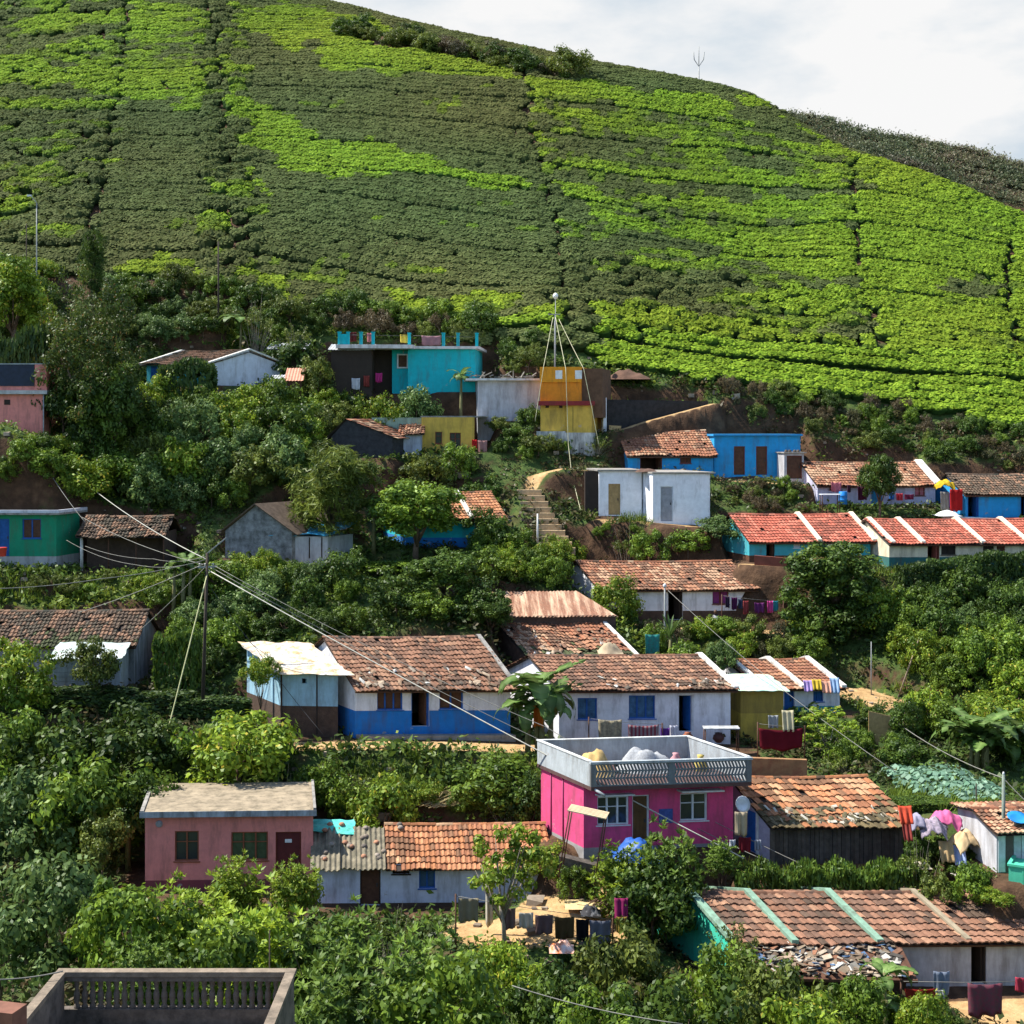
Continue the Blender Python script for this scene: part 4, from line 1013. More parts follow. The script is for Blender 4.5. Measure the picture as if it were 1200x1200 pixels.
def opening(r, fr, o, kind, fmat, pmat, label=None, y=.1):
    """window or door set into an opening o = (x0, z0, x1, z1)"""
    x0, z0, x1, z1 = o[:4]; t = .055; e = .004
    if kind == 'door':
        d = MB(); d.box(x0 + t + e, x1 - t - e, y, y + .04, z0 + .02, z1 - t - e)
        n = max(2, int((x1 - x0) / .16))
        for i in range(1, n): d.box(x0 + t + (x1 - x0 - 2 * t) * i / n - .006, x0 + t + (x1 - x0 - 2 * t) * i / n + .006, y - .008, y, z0 + .06, z1 - t - .04)
        dd = d.build('door', pmat, r, fr.k)
        f = MB(); f.box(x0, x0 + t, y - .05, y + .06, z0, z1); f.box(x1 - t, x1, y - .05, y + .06, z0, z1); f.box(x0 + t, x1 - t, y - .05, y + .06, z1 - t, z1)
        f.build('door_frame', fmat, dd, fr.k)
        h = MB(); h.box(x1 - t - .12, x1 - t - .07, y - .04, y - .002, (z0 + z1) / 2 - .08, (z0 + z1) / 2 + .08); h.build('handle', DWIRE, dd, fr.k)
        if label: dd['label'] = label
        return dd
    if kind == 'opendoor':
        f = MB(); f.box(x0, x0 + t, y - .06, y + .06, z0, z1); f.box(x1 - t, x1, y - .06, y + .06, z0, z1); f.box(x0 + t, x1 - t, y - .06, y + .06, z1 - t, z1)
        ff = f.build('door_frame', fmat, r, fr.k)
        d = MB(); d.box(x1 - t - .06, x1 - t - .01, y + .05, y + .05 + (x1 - x0) * .7, z0 + .02, z1 - t); d.build('door', pmat, ff, fr.k)
        return ff
    f = MB(); wd = x1 - x0; n = 1 if wd < .55 else 2 if wd < 1.25 else 3
    f.box(x0, x1, y - .05, y + .05, z0, z0 + t); f.box(x0, x1, y - .05, y + .05, z1 - t, z1)
    f.box(x0, x0 + t, y - .05, y + .05, z0 + t, z1 - t); f.box(x1 - t, x1, y - .05, y + .05, z0 + t, z1 - t)
    for i in range(1, n):
        xm = x0 + wd * i / n; f.box(xm - .03, xm + .03, y - .04, y + .04, z0 + t, z1 - t)
    if kind == 'glass':
        for i in range(n):
            a = x0 + wd * i / n; b = x0 + wd * (i + 1) / n
            f.box(a + .03, b - .03, y - .02, y + .02, z0 + (z1 - z0) * .62, z0 + (z1 - z0) * .62 + .035)
    ff = f.build('window', fmat, r, fr.k)
    s = MB(); s.box(x0 - .06, x1 + .06, -.05, y - .052, z0 - .05, z0 - .003); s.build('sill', fmat, ff, fr.k)
    if kind == 'glass':
        for i in range(n):
            p = MB(); a = x0 + wd * i / n; b = x0 + wd * (i + 1) / n; p.box(a + .035, b - .035, y + .022, y + .03, z0 + t, z1 - t); p.build('pane', pmat, ff, fr.k)
    elif kind == 'shutter':
        for i in range(n):
            p = MB(); a = x0 + wd * i / n + .032; b = x0 + wd * (i + 1) / n - .032; p.box(a, b, y + .005, y + .03, z0 + t, z1 - t)
            p.box(a + .05, b - .05, y - .006, y + .005, z0 + t + .08, z0 + (z1 - z0) * .45); p.box(a + .05, b - .05, y - .006, y + .005, z0 + (z1 - z0) * .55, z1 - t - .08)
            p.build('shutter', pmat, ff, fr.k)
    elif kind == 'bars':
        for i in range(6):
            xx = x0 + wd * (i + .5) / 6; p = MB(); p.box(xx - .012, xx + .012, y + .052, y + .075, z0 + t, z1 - t); p.build('bar', DWIRE, ff, fr.k)
    if label: ff['label'] = label
    return ff
def px_op(fr, a, b, c, d, y=0.0):
    """pixel box (left, top, right, bottom) of the photograph -> opening in the front wall"""
    x0, z1 = fr.lp(a, b, y); x1, z0 = fr.lp(c, d, y)
    return (x0, z0, x1, z1)
def zof(fr, py, y=0.0, px=None):
    px = px if px is not None else 600
    d = fr.o.y + fr.uy.y * y
    return (HY - py) / F * d - fr.z
def flat_roof(r, fr, z, mat, ov=(.3, .3, .35, .2), t=.16, name='roof_slab', top=None):
    mb = MB(); L, R_, Fr, B = ov
    mb.box(-L, fr.w + R_, -Fr, fr.depth + B, z, z + t)
    o = mb.build(name, [mat, top or mat], r, fr.k)
    return o
def tiled_house(key, name, label, cat='house', wall=None, dado=None, dado_px=None, eave=0, ridge=0, run=None, pal='brown', ops=(), bands=(), band_mat=None, seed=1, moss=0, rough=1.0, sag=.07, ov=.32, miss=.012, cap=True, xo=.22, tw=.22, tl=.33, group=None):
    fr = FR[key]; r = root_of(fr, name, label, cat, group)
    run = run or fr.depth * .5
    ze = zof(fr, eave); zr = zof(fr, ridge, run)
    zr = max(zr, ze + .22 * run)
    oo = []
    for o in ops:
        q = list(px_op(fr, *o[:4])); q[3] = min(q[3], ze - .06); q[1] = max(q[1], .03) if o[4].endswith('door') else q[1]
        if o[4].endswith('door') and q[1] < .5: q[1] = .03
        oo.append(tuple(q))
    dz = zof(fr, dado_px) if dado_px else 0
    walls(r, fr, ze - .015, [wall, dado or wall], oo, dz, zr - .06, run, zr - (fr.depth - run) * (zr - ze) / run - .03)
    for q, o in zip(oo, ops): opening(r, fr, q, o[4], o[5], o[6], o[7] if len(o) > 7 else None)
    tile_roof(r, fr, ze + .01, zr, run, pal, seed=seed, moss=moss, rough=rough, sag=sag, ov=ov, miss=miss, cap=cap, xo=xo, tw=tw, tl=tl)
    for px in bands:
        x, _ = fr.lp(px, eave); slope_band(r, fr, x, ze + .05, zr + .03, run, band_mat or MORTAR, ov=ov + .03)
    mb = MB(); mb.box(-xo + .05, fr.w + xo - .05, -ov + .06, -ov + .11, ze - ov * (zr - ze) / run - .12, ze - ov * (zr - ze) / run - .03); mb.build('eave_board', BROWNWOOD, r, fr.k)
    r['ze'] = ze; r['zr'] = zr
    return r, fr, ze, zr, run
WHITE = paint('white', (.74, .74, .77), .28); BWHITE = paint('bright_white', (.82, .82, .84), .12); LILAC = paint('lilac', (.52, .52, .68), .4); DULLWHITE = paint('dull_white', (.48, .48, .50), .5)
BLUE = paint('blue', (.012, .17, .52), .35); TURQ = paint('turquoise', (.05, .36, .42), .25); TEAL = paint('teal', (.01, .42, .48), .25); SKYB = paint('sky_blue', (.02, .30, .62), .3)
GREEN = paint('green', (.012, .25, .13), .3); PINK = paint('pink', (.64, .07, .20), .34); SALMON = paint('salmon', (.72, .25, .21), .28); RED = paint('brick_red', (.36, .055, .06), .3)
CREAM = paint('cream', (.74, .64, .45), .35); YELLOW = paint('yellow', (.62, .40, .07), .35); OCHRE = paint('ochre', (.34, .24, .05), .4); ORANGE = paint('orange', (.72, .24, .02), .3); MAROON = paint('maroon', (.25, .03, .03), .3)
GREYW = paint('grey', (.34, .35, .37), .75); PALEBLUE = paint('pale_blue', (.30, .50, .62), .45); MUD = plain('mud_wall', (.085, .055, .04), .95, .4, 3, bump=.6)
WFRAME = plain('white_frame', (.62, .64, .66), .6); BFRAME = plain('blue_frame', (.015, .10, .36), .6, .3); RFRAME = plain('red_brown_frame', (.16, .035, .02), .6, .3); BLUEDOOR = plain('blue_door', (.012, .10, .34), .6, .3)
PURPLE = plain('purple_shutter', (.22, .03, .16), .7, .3); TAN = plain('tan_board', (.42, .28, .12), .75, .35, 5); GREYBOARD = plain('grey_board', (.33, .33, .35), .8, .3)
MOSSBAND = plain('green_band', (.20, .33, .24), .85, .3, 4, stain=(.08, .08, .06), stain_amt=.4)

def eave_litter(r, fr, ze, zr, run, n, seed, x0=0, x1=None, reach=.35, cols=((.52, .50, .45), (.42, .32, .22), (.28, .18, .11), (.24, .13, .08), (.10, .08, .06), (.16, .11, .07), (.30, .24, .18))):
    """plastic scraps, broken tiles and stones caught on the lower roof"""
    g = random.Random(seed); x1 = fr.w if x1 is None else x1; mb = MB(); sl = (zr - ze) / run; c0 = [g.uniform(x0, x1) for _ in range(max(2, n // 6))]
    for i in range(n):
        y = -.25 + run * reach * g.random() ** 1.6; x = min(x1, max(x0, g.choice(c0) + g.gauss(0, .35))); s = g.uniform(.06, .20); a = g.uniform(0, 3); z = ze + sl * y + .12 + g.uniform(0, .05)
        u = Vector((math.cos(a) * s, math.sin(a) * s, math.sin(a) * s * sl + g.uniform(-.05, .05))); v = Vector((-math.sin(a) * s * .6, math.cos(a) * s * .6, math.cos(a) * s * sl * .6 + g.uniform(-.04, .05))); p = Vector((x, y, z)); n_ = u.cross(v).normalized() * .035
        mb.add([p - u - v, p + u - v * .6, p + u * .8 + v, p - u + v * .7, p + n_], [(0, 1, 4), (1, 2, 4), (2, 3, 4), (3, 0, 4)], 0, g.choice(cols))
    o = mb.build('litter', plain('litter_mix', (1, 1, 1), .8, .3, 5, use_attr=True), r, fr.k); o['kind'] = 'stuff'
# --- long white house with blue base
r, fr, ze, zr, run = tiled_house('blue', 'tiled_house', 'long white house with bright blue lower walls and brown tiled roof', wall=WHITE, dado=BLUE, dado_px=833, eave=801, ridge=747, run=2.9, pal='brown', seed=3, ov=.45, rough=1.5,
    ops=[(442, 808, 472, 832, 'shutter', BFRAME, BROWNWOOD), (482, 808, 503, 851, 'opendoor', BFRAME, BROWNWOOD), (515, 808, 543, 831, 'shutter', BFRAME, BROWNWOOD)])
slope_band(r, fr, fr.w + .12, ze + .05, zr + .03, run, CONC, .2, .1, .4); eave_litter(r, fr, ze, zr, run, 70, 1)
mb = MB(); mb.box(.05, fr.w, -.45, -.002, -.6, .2); mb.build('plinth', CONC, r, fr.k)
# --- its lean-to
fr = FR['lean']; r = root_of(fr, 'lean_to', 'pale blue lean-to covered with tan and white plastic sheets beside blue-based house', 'shed')
ze = zof(fr, 787); zr = zof(fr, 757, 3.2)
o = px_op(fr, 354, 795, 360, 801)
walls(r, fr, ze, [PALEBLUE, MUD], [o], zof(fr, 827), he_back=zr)
SHEET = plain('plastic_sheet', (.50, .33, .14), .55, .45, 1.3, stain=(.74, .74, .72), stain_amt=.8, bump=.5, spec=.5)
def sheet_roof(r, fr, ya, za, yb, zb, mat, x0, x1, name='roof', wav=.05, nx=26, ny=14, edge=.0, seed=0, corr=0, thick=.03, par=None):
    """loose or corrugated sheet laid on a slope"""
    X, T = np.meshgrid(np.linspace(x0, x1, nx), np.linspace(0, 1, ny))
    Z = za + (zb - za) * T + (fnoise(X + seed * 5, T * 4, 1.2, 3) - .5) * wav * 2
    if corr: Z = Z + corr * np.sin(X * 2 * np.pi / .22)
    Y = ya + (yb - ya) * T + (fnoise(X + 9 + seed, T, 2.0, 2) - .5) * edge * (T < .1)
    X2 = X + (fnoise(T * 3 + seed, X, 2.0, 2) - .5) * edge * ((X < x0 + .05) | (X > x1 - .05))
    me = grid_mesh(name, X2 + fr.k * Y, Y, Z, mat)
    me.polygons.foreach_set('use_smooth', np.zeros(len(me.polygons), bool))
    o = add_obj(name, me, par or r)
    md = o.modifiers.new('thick', 'SOLIDIFY'); md.thickness = thick; md.offset = -1
    return o
sheet_roof(r, fr, -.55, ze - .05, 3.6, zr + .16, SHEET, -.5, fr.w + .5, wav=.09, edge=.5, seed=1)
mb = MB(); mb.box(fr.w * .62, fr.w * .62 + .06, -.03, -.001, .1, ze - .1); mb.box(-.02, .06, -.04, -.001, 0, ze); mb.build('post', DARKWOOD, r, fr.k)
# --- white house with blue windows
r, fr, ze, zr, run = tiled_house('windows', 'tiled_house', 'white house with blue window shutters and brown tiled roof behind magenta house', wall=WHITE, eave=805, ridge=769, run=2.6, pal='brown', seed=5, ov=.35, rough=1.2, sag=.03,
    ops=[(677, 818, 700, 843, 'shutter', BFRAME, plain('shutter_mix', (.05, .14, .26), .7, .6, 3)), (737, 815, 768, 842, 'shutter', BFRAME, MATS['shutter_mix']), (795, 814, 813, 857, 'opendoor', WFRAME, BLUEDOOR)])
slope_band(r, fr, fr.w + .1, ze + .05, zr + .03, run, MORTAR, .26, .13); eave_litter(r, fr, ze, zr, run, 50, 2, 2.5)
# --- pair with white bands
r, fr, ze, zr, run = tiled_house('pair', 'tiled_house', 'small white house with turquoise base and three white bands across its roof', wall=WHITE, dado=TURQ, dado_px=828, eave=804, ridge=773, run=2.4, pal='terra', seed=7, ov=.3,
    ops=[(919, 806, 931, 834, 'door', BFRAME, BLUEDOOR), (953, 810, 965, 822, 'shutter', BFRAME, BLUEDOOR)], bands=(892, 937, 984))
fr = FR['ochre']; r = root_of(fr, 'shed', 'mustard yellow walled shed with mint plastic roof beside white-banded roof', 'shed')
ze = zof(fr, 808)
walls(r, fr, ze, [OCHRE, paint('mustard', (.50, .36, .06), .3)], [], zof(fr, 836), he_back=ze + .3)
sheet_roof(r, fr, -.35, ze + .0, 2.2, ze + .42, plain('mint_sheet', (.40, .62, .52), .5, .4, 2, stain=(.75, .66, .35), stain_amt=.5), -.55, fr.w + .2, wav=.06, edge=.4, seed=4)
# --- rusty two-level roof
fr = FR['rusty']; r = root_of(fr, 'rusty_house', 'house under two stepped roofs of rusty striped sheets and broken tiles', 'house')
ze = zof(fr, 767); z1 = zof(fr, 728, 3.0); z1b = zof(fr, 725, 2.7); z2 = zof(fr, 694, 6.2)
walls(r, fr, ze, [MUD], [], he_back=z2 - .1)
tile_roof(r, fr, ze + .02, z1, 3.0, 'terra', seed=11, rough=2.2, back=False, miss=.05, cap=False, sag=.12, moss=.05)
o2 = sheet_roof(r, fr, 2.6, z1b + .12, 6.6, z2, RUST, .2, fr.w + .9, wav=.05, corr=.03, nx=120, ny=10, edge=.2, seed=3, name='upper_roof')
mb = MB(); mb.box(.3, fr.w + .8, 2.7, 2.8, z1 - .5, z1b + .16); mb.build('step_wall', MUD, r, fr.k)
slope_band(r, fr, fr.w + .15, ze + .05, z1 + .02, 3.0, MORTAR, .2, .09, back=False); eave_litter(r, fr, ze, z1, 3.0, 60, 4, reach=.9)
# --- white house upslope with clothes
r, fr, ze, zr, run = tiled_house('tiled', 'tiled_house', 'low white house with long orange tiled roof above the rusty roofs', wall=WHITE, eave=687, ridge=658, run=2.5, pal='terra', seed=13, ov=.4, rough=1.3, dado=MUD, dado_px=716,
    ops=[(731, 690, 746, 722, 'opendoor', DARKWOOD, BROWNWOOD), (783, 690, 800, 722, 'opendoor', DARKWOOD, DARKWOOD), (835, 691, 854, 708, 'shutter', RFRAME, PURPLE)])
# --- brown tile house on the left and its shed
r, fr, ze, zr, run = tiled_house('brown', 'tiled_house', 'old house with weathered brown tiled roof at left edge below the green house', wall=GREYW, eave=753, ridge=716, run=2.6, pal='old', seed=17, ov=.4, rough=2.2, miss=.03, moss=.05)
fr = FR['shed']; r = root_of(fr, 'plank_shed', 'pale grey planked shed with torn plastic on its roof in front of brown tiles', 'shed')
ze = zof(fr, 772)
walls(r, fr, ze, [paint('grey_blue', (.38, .42, .48), .35)], [], he_back=zof(fr, 760, 2))
mb = MB()
for i in range(7): mb.box(.02, fr.w - .02, -.035 - .004 * (i % 2), -.002, i * ze / 7 + .01, (i + 1) * ze / 7 - .015)
mb.build('board_cladding', paint('grey_blue2', (.42, .46, .52), .4), r, fr.k)
sheet_roof(r, fr, -.25, ze + .04, 2.1, ze + .55, plain('white_sheet', (.62, .66, .66), .45, .5, 2.5, stain=(.16, .30, .20), stain_amt=.55), -.2, fr.w + .15, wav=.09, edge=.2, seed=6)
# --- green house
fr = FR['green']; r = root_of(fr, 'flat_house', 'bright green flat-roofed house with blue door at the left edge', 'house')
ze = zof(fr, 603)
oo = [px_op(fr, -2, 608, 11, 652), px_op(fr, 26, 608, 48, 631)]
walls(r, fr, ze, [GREEN, paint('grey_base', (.42, .42, .40), .4)], oo, zof(fr, 652))
opening(r, fr, oo[0], 'door', BFRAME, BLUEDOOR); opening(r, fr, oo[1], 'shutter', BFRAME, BROWNWOOD)
flat_roof(r, fr, ze, CONC, (.3, .35, .35, .3), .12, top=CONC)
mb = MB()
for a in ((-.3, -.35, fr.w + .35, -.2), (fr.w + .2, -.197, fr.w + .35, fr.depth + .3)): mb.box(a[0], a[2], a[1], a[3], ze + .123, ze + .30)
mb.build('parapet', paint('lilac_white', (.60, .60, .66), .3), r, fr.k)
# --- open thatch shed
fr = FR['thatch']; r = root_of(fr, 'open_shed', 'dark open shed with reddish brown roof and white corner post beside green house', 'shed')
ze = zof(fr, 624); zr = zof(fr, 605, 1.7)
mb = MB(); mb.quad((0, 1.2, -.6), (fr.w, 1.2, -.6), (fr.w, 1.2, ze), (0, 1.2, ze)); mb.quad((0, 1.2, -.6), (0, 3.4, -.6), (0, 3.4, ze), (0, 1.2, ze)); mb.quad((fr.w, 0, -.6), (fr.w, 3.4, -.6), (fr.w, 3.4, ze), (fr.w, 0, ze)); mb.build('wall', MUD, r)
tile_roof(r, fr, ze, zr, 1.7, 'old', seed=19, rough=2.5, miss=.04, ov=.5)
mb = MB(); mb.tube([(.05, -.05, -.3), (.05, -.05, ze - .05)], .10, 8); mb.build('post', paint('whitewash', (.62, .60, .55), .5), r)
for i in (1, 2, 3):
    mb = MB(); mb.tube([(fr.w * i / 3, -.05, -.3), (fr.w * i / 3, -.05, ze - .05)], .05, 6); mb.build('post', BROWNWOOD, r)
# --- grey gable hut
fr = FR['grey']; r = root_of(fr, 'gable_hut', 'stained grey whitewashed hut with its bare gable facing out below the thicket', 'house')
ze = zof(fr, 622); zr = zof(fr, 591)
walls(r, fr, ze, [plain('grey_mottled', (.30, .30, .30), .95, .4, 1.5, stain=(.055, .055, .05), stain_amt=.75, bump=.5)], [], ridge=zr, run=fr.w * .48, gable_front=True)
mb = MB(); xm = fr.w * .48
for (xa, za, xb, zb) in ((-.2, ze - .1, xm, zr), (xm, zr, fr.w + .5, ze - .25)):
    mb.add([(xa, -.25, za), (xb, -.25, zb), (xb, fr.depth, zb), (xa, fr.depth, za), (xa, -.25, za + .07), (xb, -.25, zb + .07), (xb, fr.depth, zb + .07), (xa, fr.depth, za + .07)], [(0, 3, 2, 1), (4, 5, 6, 7), (0, 1, 5, 4), (2, 3, 7, 6), (3, 0, 4, 7), (1, 2, 6, 5)])
mb.build('roof', plain('old_roof', (.12, .085, .06), .9, .5, 3, bump=.8), r, fr.k)
mb = MB(); mb.box(fr.w + .003, fr.w + 2.1, .3, 2.6, -1, ze - .35); w2 = mb.build('side_room', DULLWHITE, r, fr.k)
mb = MB(); mb.box(fr.w + .9, fr.w + .96, .27, .298, 0, ze - .4); mb.box(fr.w + 1.7, fr.w + 1.76, .27, .298, 0, ze - .4); mb.build('post', DARKWOOD, w2, fr.k)
sheet_roof(r, fr, 0, ze - .25, 3, ze + .45, plain('blue_tarp', (.03, .32, .62), .45, .6, 3, stain=(.20, .55, .55), stain_amt=.6), fr.w * .62, fr.w + 2.3, wav=.16, edge=.5, seed=8, name='tarpaulin')
# --- teal house
r, fr, ze, zr, run = tiled_house('teal', 'tiled_house', 'turquoise house with orange tiled roof and white roof band left of the stairs', wall=TEAL, dado=BLUE, dado_px=630, eave=604, ridge=577, run=2.4, pal='orange', seed=23, ov=.4,
    ops=[(563, 607, 571, 622, 'glass', WFRAME, GLASS)], bands=(550,))
# --- white twin blocks
fr = FR['block']; r = root_of(fr, 'block_house', 'white flat-roofed block with tan door on the terrace beside the stairs', 'house')
ze = zof(fr, 552); o = px_op(fr, 713, 567, 727, 601); o = (o[0], .03, o[2], o[3])
walls(r, fr, ze, [BWHITE], [o], zb=-.8); opening(r, fr, o, 'door', TAN, TAN)
flat_roof(r, fr, ze, CONC, (.15, -.01, .2, .1), .1)
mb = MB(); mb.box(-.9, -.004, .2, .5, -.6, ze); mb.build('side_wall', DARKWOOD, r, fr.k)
fr = FR['block2']; r = root_of(fr, 'block_house', 'white flat-roofed block with grey door, jutting forward of the tan-doored one', 'house')
ze = zof(fr, 555); o = px_op(fr, 774, 570, 789, 605); o = (o[0], .12, o[2], o[3])
walls(r, fr, ze, [BWHITE], [o], zb=-.8); opening(r, fr, o, 'door', WFRAME, GREYBOARD)
flat_roof(r, fr, ze, CONC, (.1, .3, .15, .1), .1)
mb = MB(); mb.box(-.03, -.002, 1.6, 1.9, .9, 1.5); mb.build('vent', GREYBOARD, r, fr.k)
# --- blue tile house, blue box, outhouse
r, fr, ze, zr, run = tiled_house('bluetile', 'tiled_house', 'bright blue house with orange-brown tiled roof directly above the white blocks', wall=SKYB, eave=531, ridge=505, run=2.5, pal='terra', seed=29, ov=.35, sag=.14, rough=1.5,
    ops=[(750, 529, 776, 546, 'opendoor', RFRAME, BROWNWOOD), (797, 531, 810, 543, 'shutter', RFRAME, BROWNWOOD)])
fr = FR['bluebox']; r = root_of(fr, 'flat_house', 'blue flat-roofed building with two brown doors', 'house')
ze = zof(fr, 511); oo = []
walls_ops = [px_op(fr, 860, 523, 873, 556), px_op(fr, 886, 523, 899, 556)]; walls_ops = [(a, .03, c, d) for a, b, c, d in walls_ops]
walls(r, fr, ze, [SKYB], walls_ops)
for o in walls_ops: opening(r, fr, o, 'door', RFRAME, BROWNWOOD)
flat_roof(r, fr, ze, paint('blue_edge', (.02, .26, .56), .4), (.12, .12, .2, .1), .14)
fr = FR['outhouse']; r = root_of(fr, 'outhouse', 'tiny outhouse with rusty brown door and stone-weighted roof beside blue building', 'outhouse')
ze = zof(fr, 531); o = px_op(fr, 922, 534, 940, 561)
walls(r, fr, ze, [DULLWHITE], [o], zb=-.5); opening(r, fr, o, 'door', RFRAME, BROWNWOOD); flat_roof(r, fr, ze, CONC, (.1, .12, .2, .1), .07)
for q in range(4):
    mb = MB(); mb.lathe([(.12, 0), (.14, .08), (.07, .16)], 6, c=(.2 + .3 * q, .3 + .25 * (q % 2), ze + .072)); mb.build('stone', STONE, r)
# --- orange and yellow building on two steps
fr = FR['orange']; r = root_of(fr, 'orange_house', 'two storey orange and yellow house with maroon ledge and two white papers on top', 'house')
zt = zof(fr, 430); zm = zof(fr, 470); zp = zof(fr, 448)
x1u = fr.lp(681, 450)[0]
mb = MB(); mb.box(0, x1u, .0, fr.depth, zm + .002, zp, 0); mb.box(0, x1u, -.12, fr.depth, zp + .002, zt, 1); mb.build('upper_wall', [ORANGE, paint('orange2', (.76, .30, .02), .2)], r, fr.k)
mb = MB(); mb.box(x1u + .003, fr.w + .7, .25, fr.depth, zm - 1.2, zt - .1); mb.build('side_wall', plain('brown_side', (.13, .07, .04), .9, .4), r, fr.k)
mb = MB(); mb.box(-.1, fr.w + .2, -.35, -.002, zm - .32, zm); mb.build('ledge', MAROON, r, fr.k)
xs_ = fr.lp(664, 500)[0]
mb = MB(); mb.box(0, xs_ - .002, .1, fr.depth, -2.0 + .9, zm - .322, 0); mb.box(xs_, fr.w, -.12, fr.depth - .1, -2.2, zm - .322, 0); mb.build('wall', YELLOW, r, fr.k)
mb = MB(); mb.box(xs_ - .05, fr.w + .25, -.42, -.122, -3.2, .0); mb.box(-.2, xs_ - .052, -.3, .098, -1.2, .1); mb.build('base', paint('white_base', (.62, .61, .58), .55), r, fr.k)
mb = MB(); mb.box(xs_ + .45, xs_ + .52, -.14, -.122, .1, zm - .4); mb.build('pilaster', OCHRE, r, fr.k)
for px in (655, 678):
    a = px_op(fr, px - 4, 434, px + 4, 444, -.12); mb = MB(); mb.box(a[0], a[2], -.14, -.122, a[1], a[3]); mb.build('notice', plain('paper', (.75, .76, .74), .8), r, fr.k)
for px in (641, 657):
    a = px_op(fr, px - 2, 474, px + 2, 478, 0); mb = MB(); mb.box(a[0], a[2], .08, .098, a[1], a[3]); mb.build('vent', DARKWOOD, r, fr.k)
fr = FR['annex']; r = root_of(fr, 'flat_house', 'grey-white walled building with junk on its flat roof left of orange house', 'house')
ze = zof(fr, 446); walls(r, fr, ze, [paint('grey_white', (.46, .48, .52), .45)], [], zb=-1.5); flat_roof(r, fr, ze, paint('white_edge', (.66, .66, .64), .45), (.9, .0, .45, .1), .15)
mb = MB(); gq = random.Random(4)
for q in range(26):
    a = gq.uniform(-.6, fr.w - .4); b = gq.uniform(.0, 2.6); mb.prism((a, b, ze + .153 + gq.uniform(0, .25)), (a + gq.uniform(-1.0, 1.0), b + gq.uniform(-.5, .5), ze + .2 + gq.uniform(0, .5)), .10, .06)
rj = empty('scrap_heap', (fr.o.x, fr.o.y, fr.z), fr.yaw); tag(rj, 'grey heap of scrap wood lying on the flat roof by the orange house', 'scrap heap')
q_ = mb.build('scrap', plain('grey_wood', (.20, .18, .15), .9, .5, 5), rj, fr.k); q_['kind'] = 'stuff'
# --- upper teal house with roof terrace
fr = FR['upper']; r = root_of(fr, 'terrace_house', 'large teal flat-roofed house with teal terrace posts at the foot of the hill', 'house')
fw = FR['upperwing']
ze = zof(fr, 409)
oo = [px_op(fr, 463 + 18, 414, 494, 432)]
walls(r, fr, ze, [TEAL], [], zb=-1)
mb = MB(); xl = fr.lp(400, 409)[0]
mb.box(xl, fr.w + .35, -.35, fr.depth, ze + .002, ze + .20); mb.box(xl - .15, fr.lp(487, 405)[0], -1.3, -.352, ze - .02, ze + .26); mb.build('roof_slab', paint('slab_white', (.66, .62, .60), .3), r, fr.k)
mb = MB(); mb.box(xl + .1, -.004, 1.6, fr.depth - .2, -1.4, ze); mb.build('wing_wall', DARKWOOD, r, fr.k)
a = fr.lp(463, 414); b = fr.lp(476, 431)
mb = MB(); x0, z1, x1, z0 = a[0], a[1], b[0], b[1]
for bx in ((x0, x1, z0, z0 + .1), (x0, x1, z1 - .1, z1), (x0, x0 + .1, z0 + .1, z1 - .1), (x1 - .1, x1, z0 + .1, z1 - .1)): mb.box(bx[0], bx[1], .9, 1.0, bx[2], bx[3])
ff = mb.build('window', WFRAME, r, fr.k); mb = MB(); mb.box(x0 + .1, x1 - .1, 1.0, 1.04, z0 + .1, z1 - .1); mb.build('pane', BROWNWOOD, ff, fr.k)
mb = MB(); mb.box(x0 - .4, -.003, 1.005 + .04, 1.2, -.8, ze); mb.build('inner_wall', TEAL, r, fr.k)
for px in (401, 411, 426, 440, 480, 520, 537, 559):
    x, _ = fr.lp(px, 400); mb = MB(); yy = -.15 if px > 470 else -1.0
    mb.box(x - .11, x + .11, yy - .1, yy + .1, ze + .262 if yy < -.5 else ze + .202, ze + 1.15); mb.box(x - .14, x + .14, yy - .13, yy + .13, ze + 1.152, ze + 1.22); mb.build('terrace_post', TEAL, r, fr.k)
mb = MB(); pz = ze + 1.0
mb.tube([(fr.lp(401, 400)[0], -1.0, pz), (fr.lp(440, 400)[0], -1.0, pz - .05), (fr.lp(480, 400)[0], -.15, pz)], .02, 5); mb.tube([(fr.lp(480, 400)[0], -.15, pz), (fr.lp(559, 400)[0], -.15, pz - .1)], .02, 5); mb.build('railing', DWIRE, r, fr.k)
mb = MB(); mb.box(fr.lp(402, 400)[0], fr.lp(411, 400)[0] - .12, -1.03, -.97, ze + .262, ze + 1.05); mb.build('terrace_panel', TEAL, r, fr.k)
# --- the low lean-to roof on its left, small shacks
def box_shed(px0, px1, pb, pt, d, dep, wm, rm, name, label, cat='shed', skew=0, slope=.25, corr=.02, yaw=0):
    fr = Frame(px0, px1, pb, d, dep, None, skew); FR['x%d' % len(FR)] = fr
    fr.z = fr.z
    r = root_of(fr, name, label, cat); ze = zof(fr, pt)
    walls(r, fr, ze, [wm], [], zb=-1.0, he_back=ze + slope * dep)
    sheet_roof(r, fr, -.3, ze - .0, dep + .1, ze + slope * dep + .08, rm, -.2, fr.w + .2, wav=.03, corr=corr, nx=60, ny=8, seed=len(FR))
    return r, fr, ze
GREYSHEET = plain('grey_sheet', (.36, .37, .37), .6, .4, 2, stain=(.65, .66, .66), stain_amt=.5)
box_shed(388, 436, 452, 410, 105.2, 1.8, DARKWOOD, GREYSHEET, 'lean_to', 'dark lean-to with pale torn sheet roof left of the teal terrace house')
box_shed(316, 356, 425, 409, 108.5, 2.0, MUD, GREYSHEET, 'low_shed', 'low shed under pale grey sheets between gable house and teal terrace house')
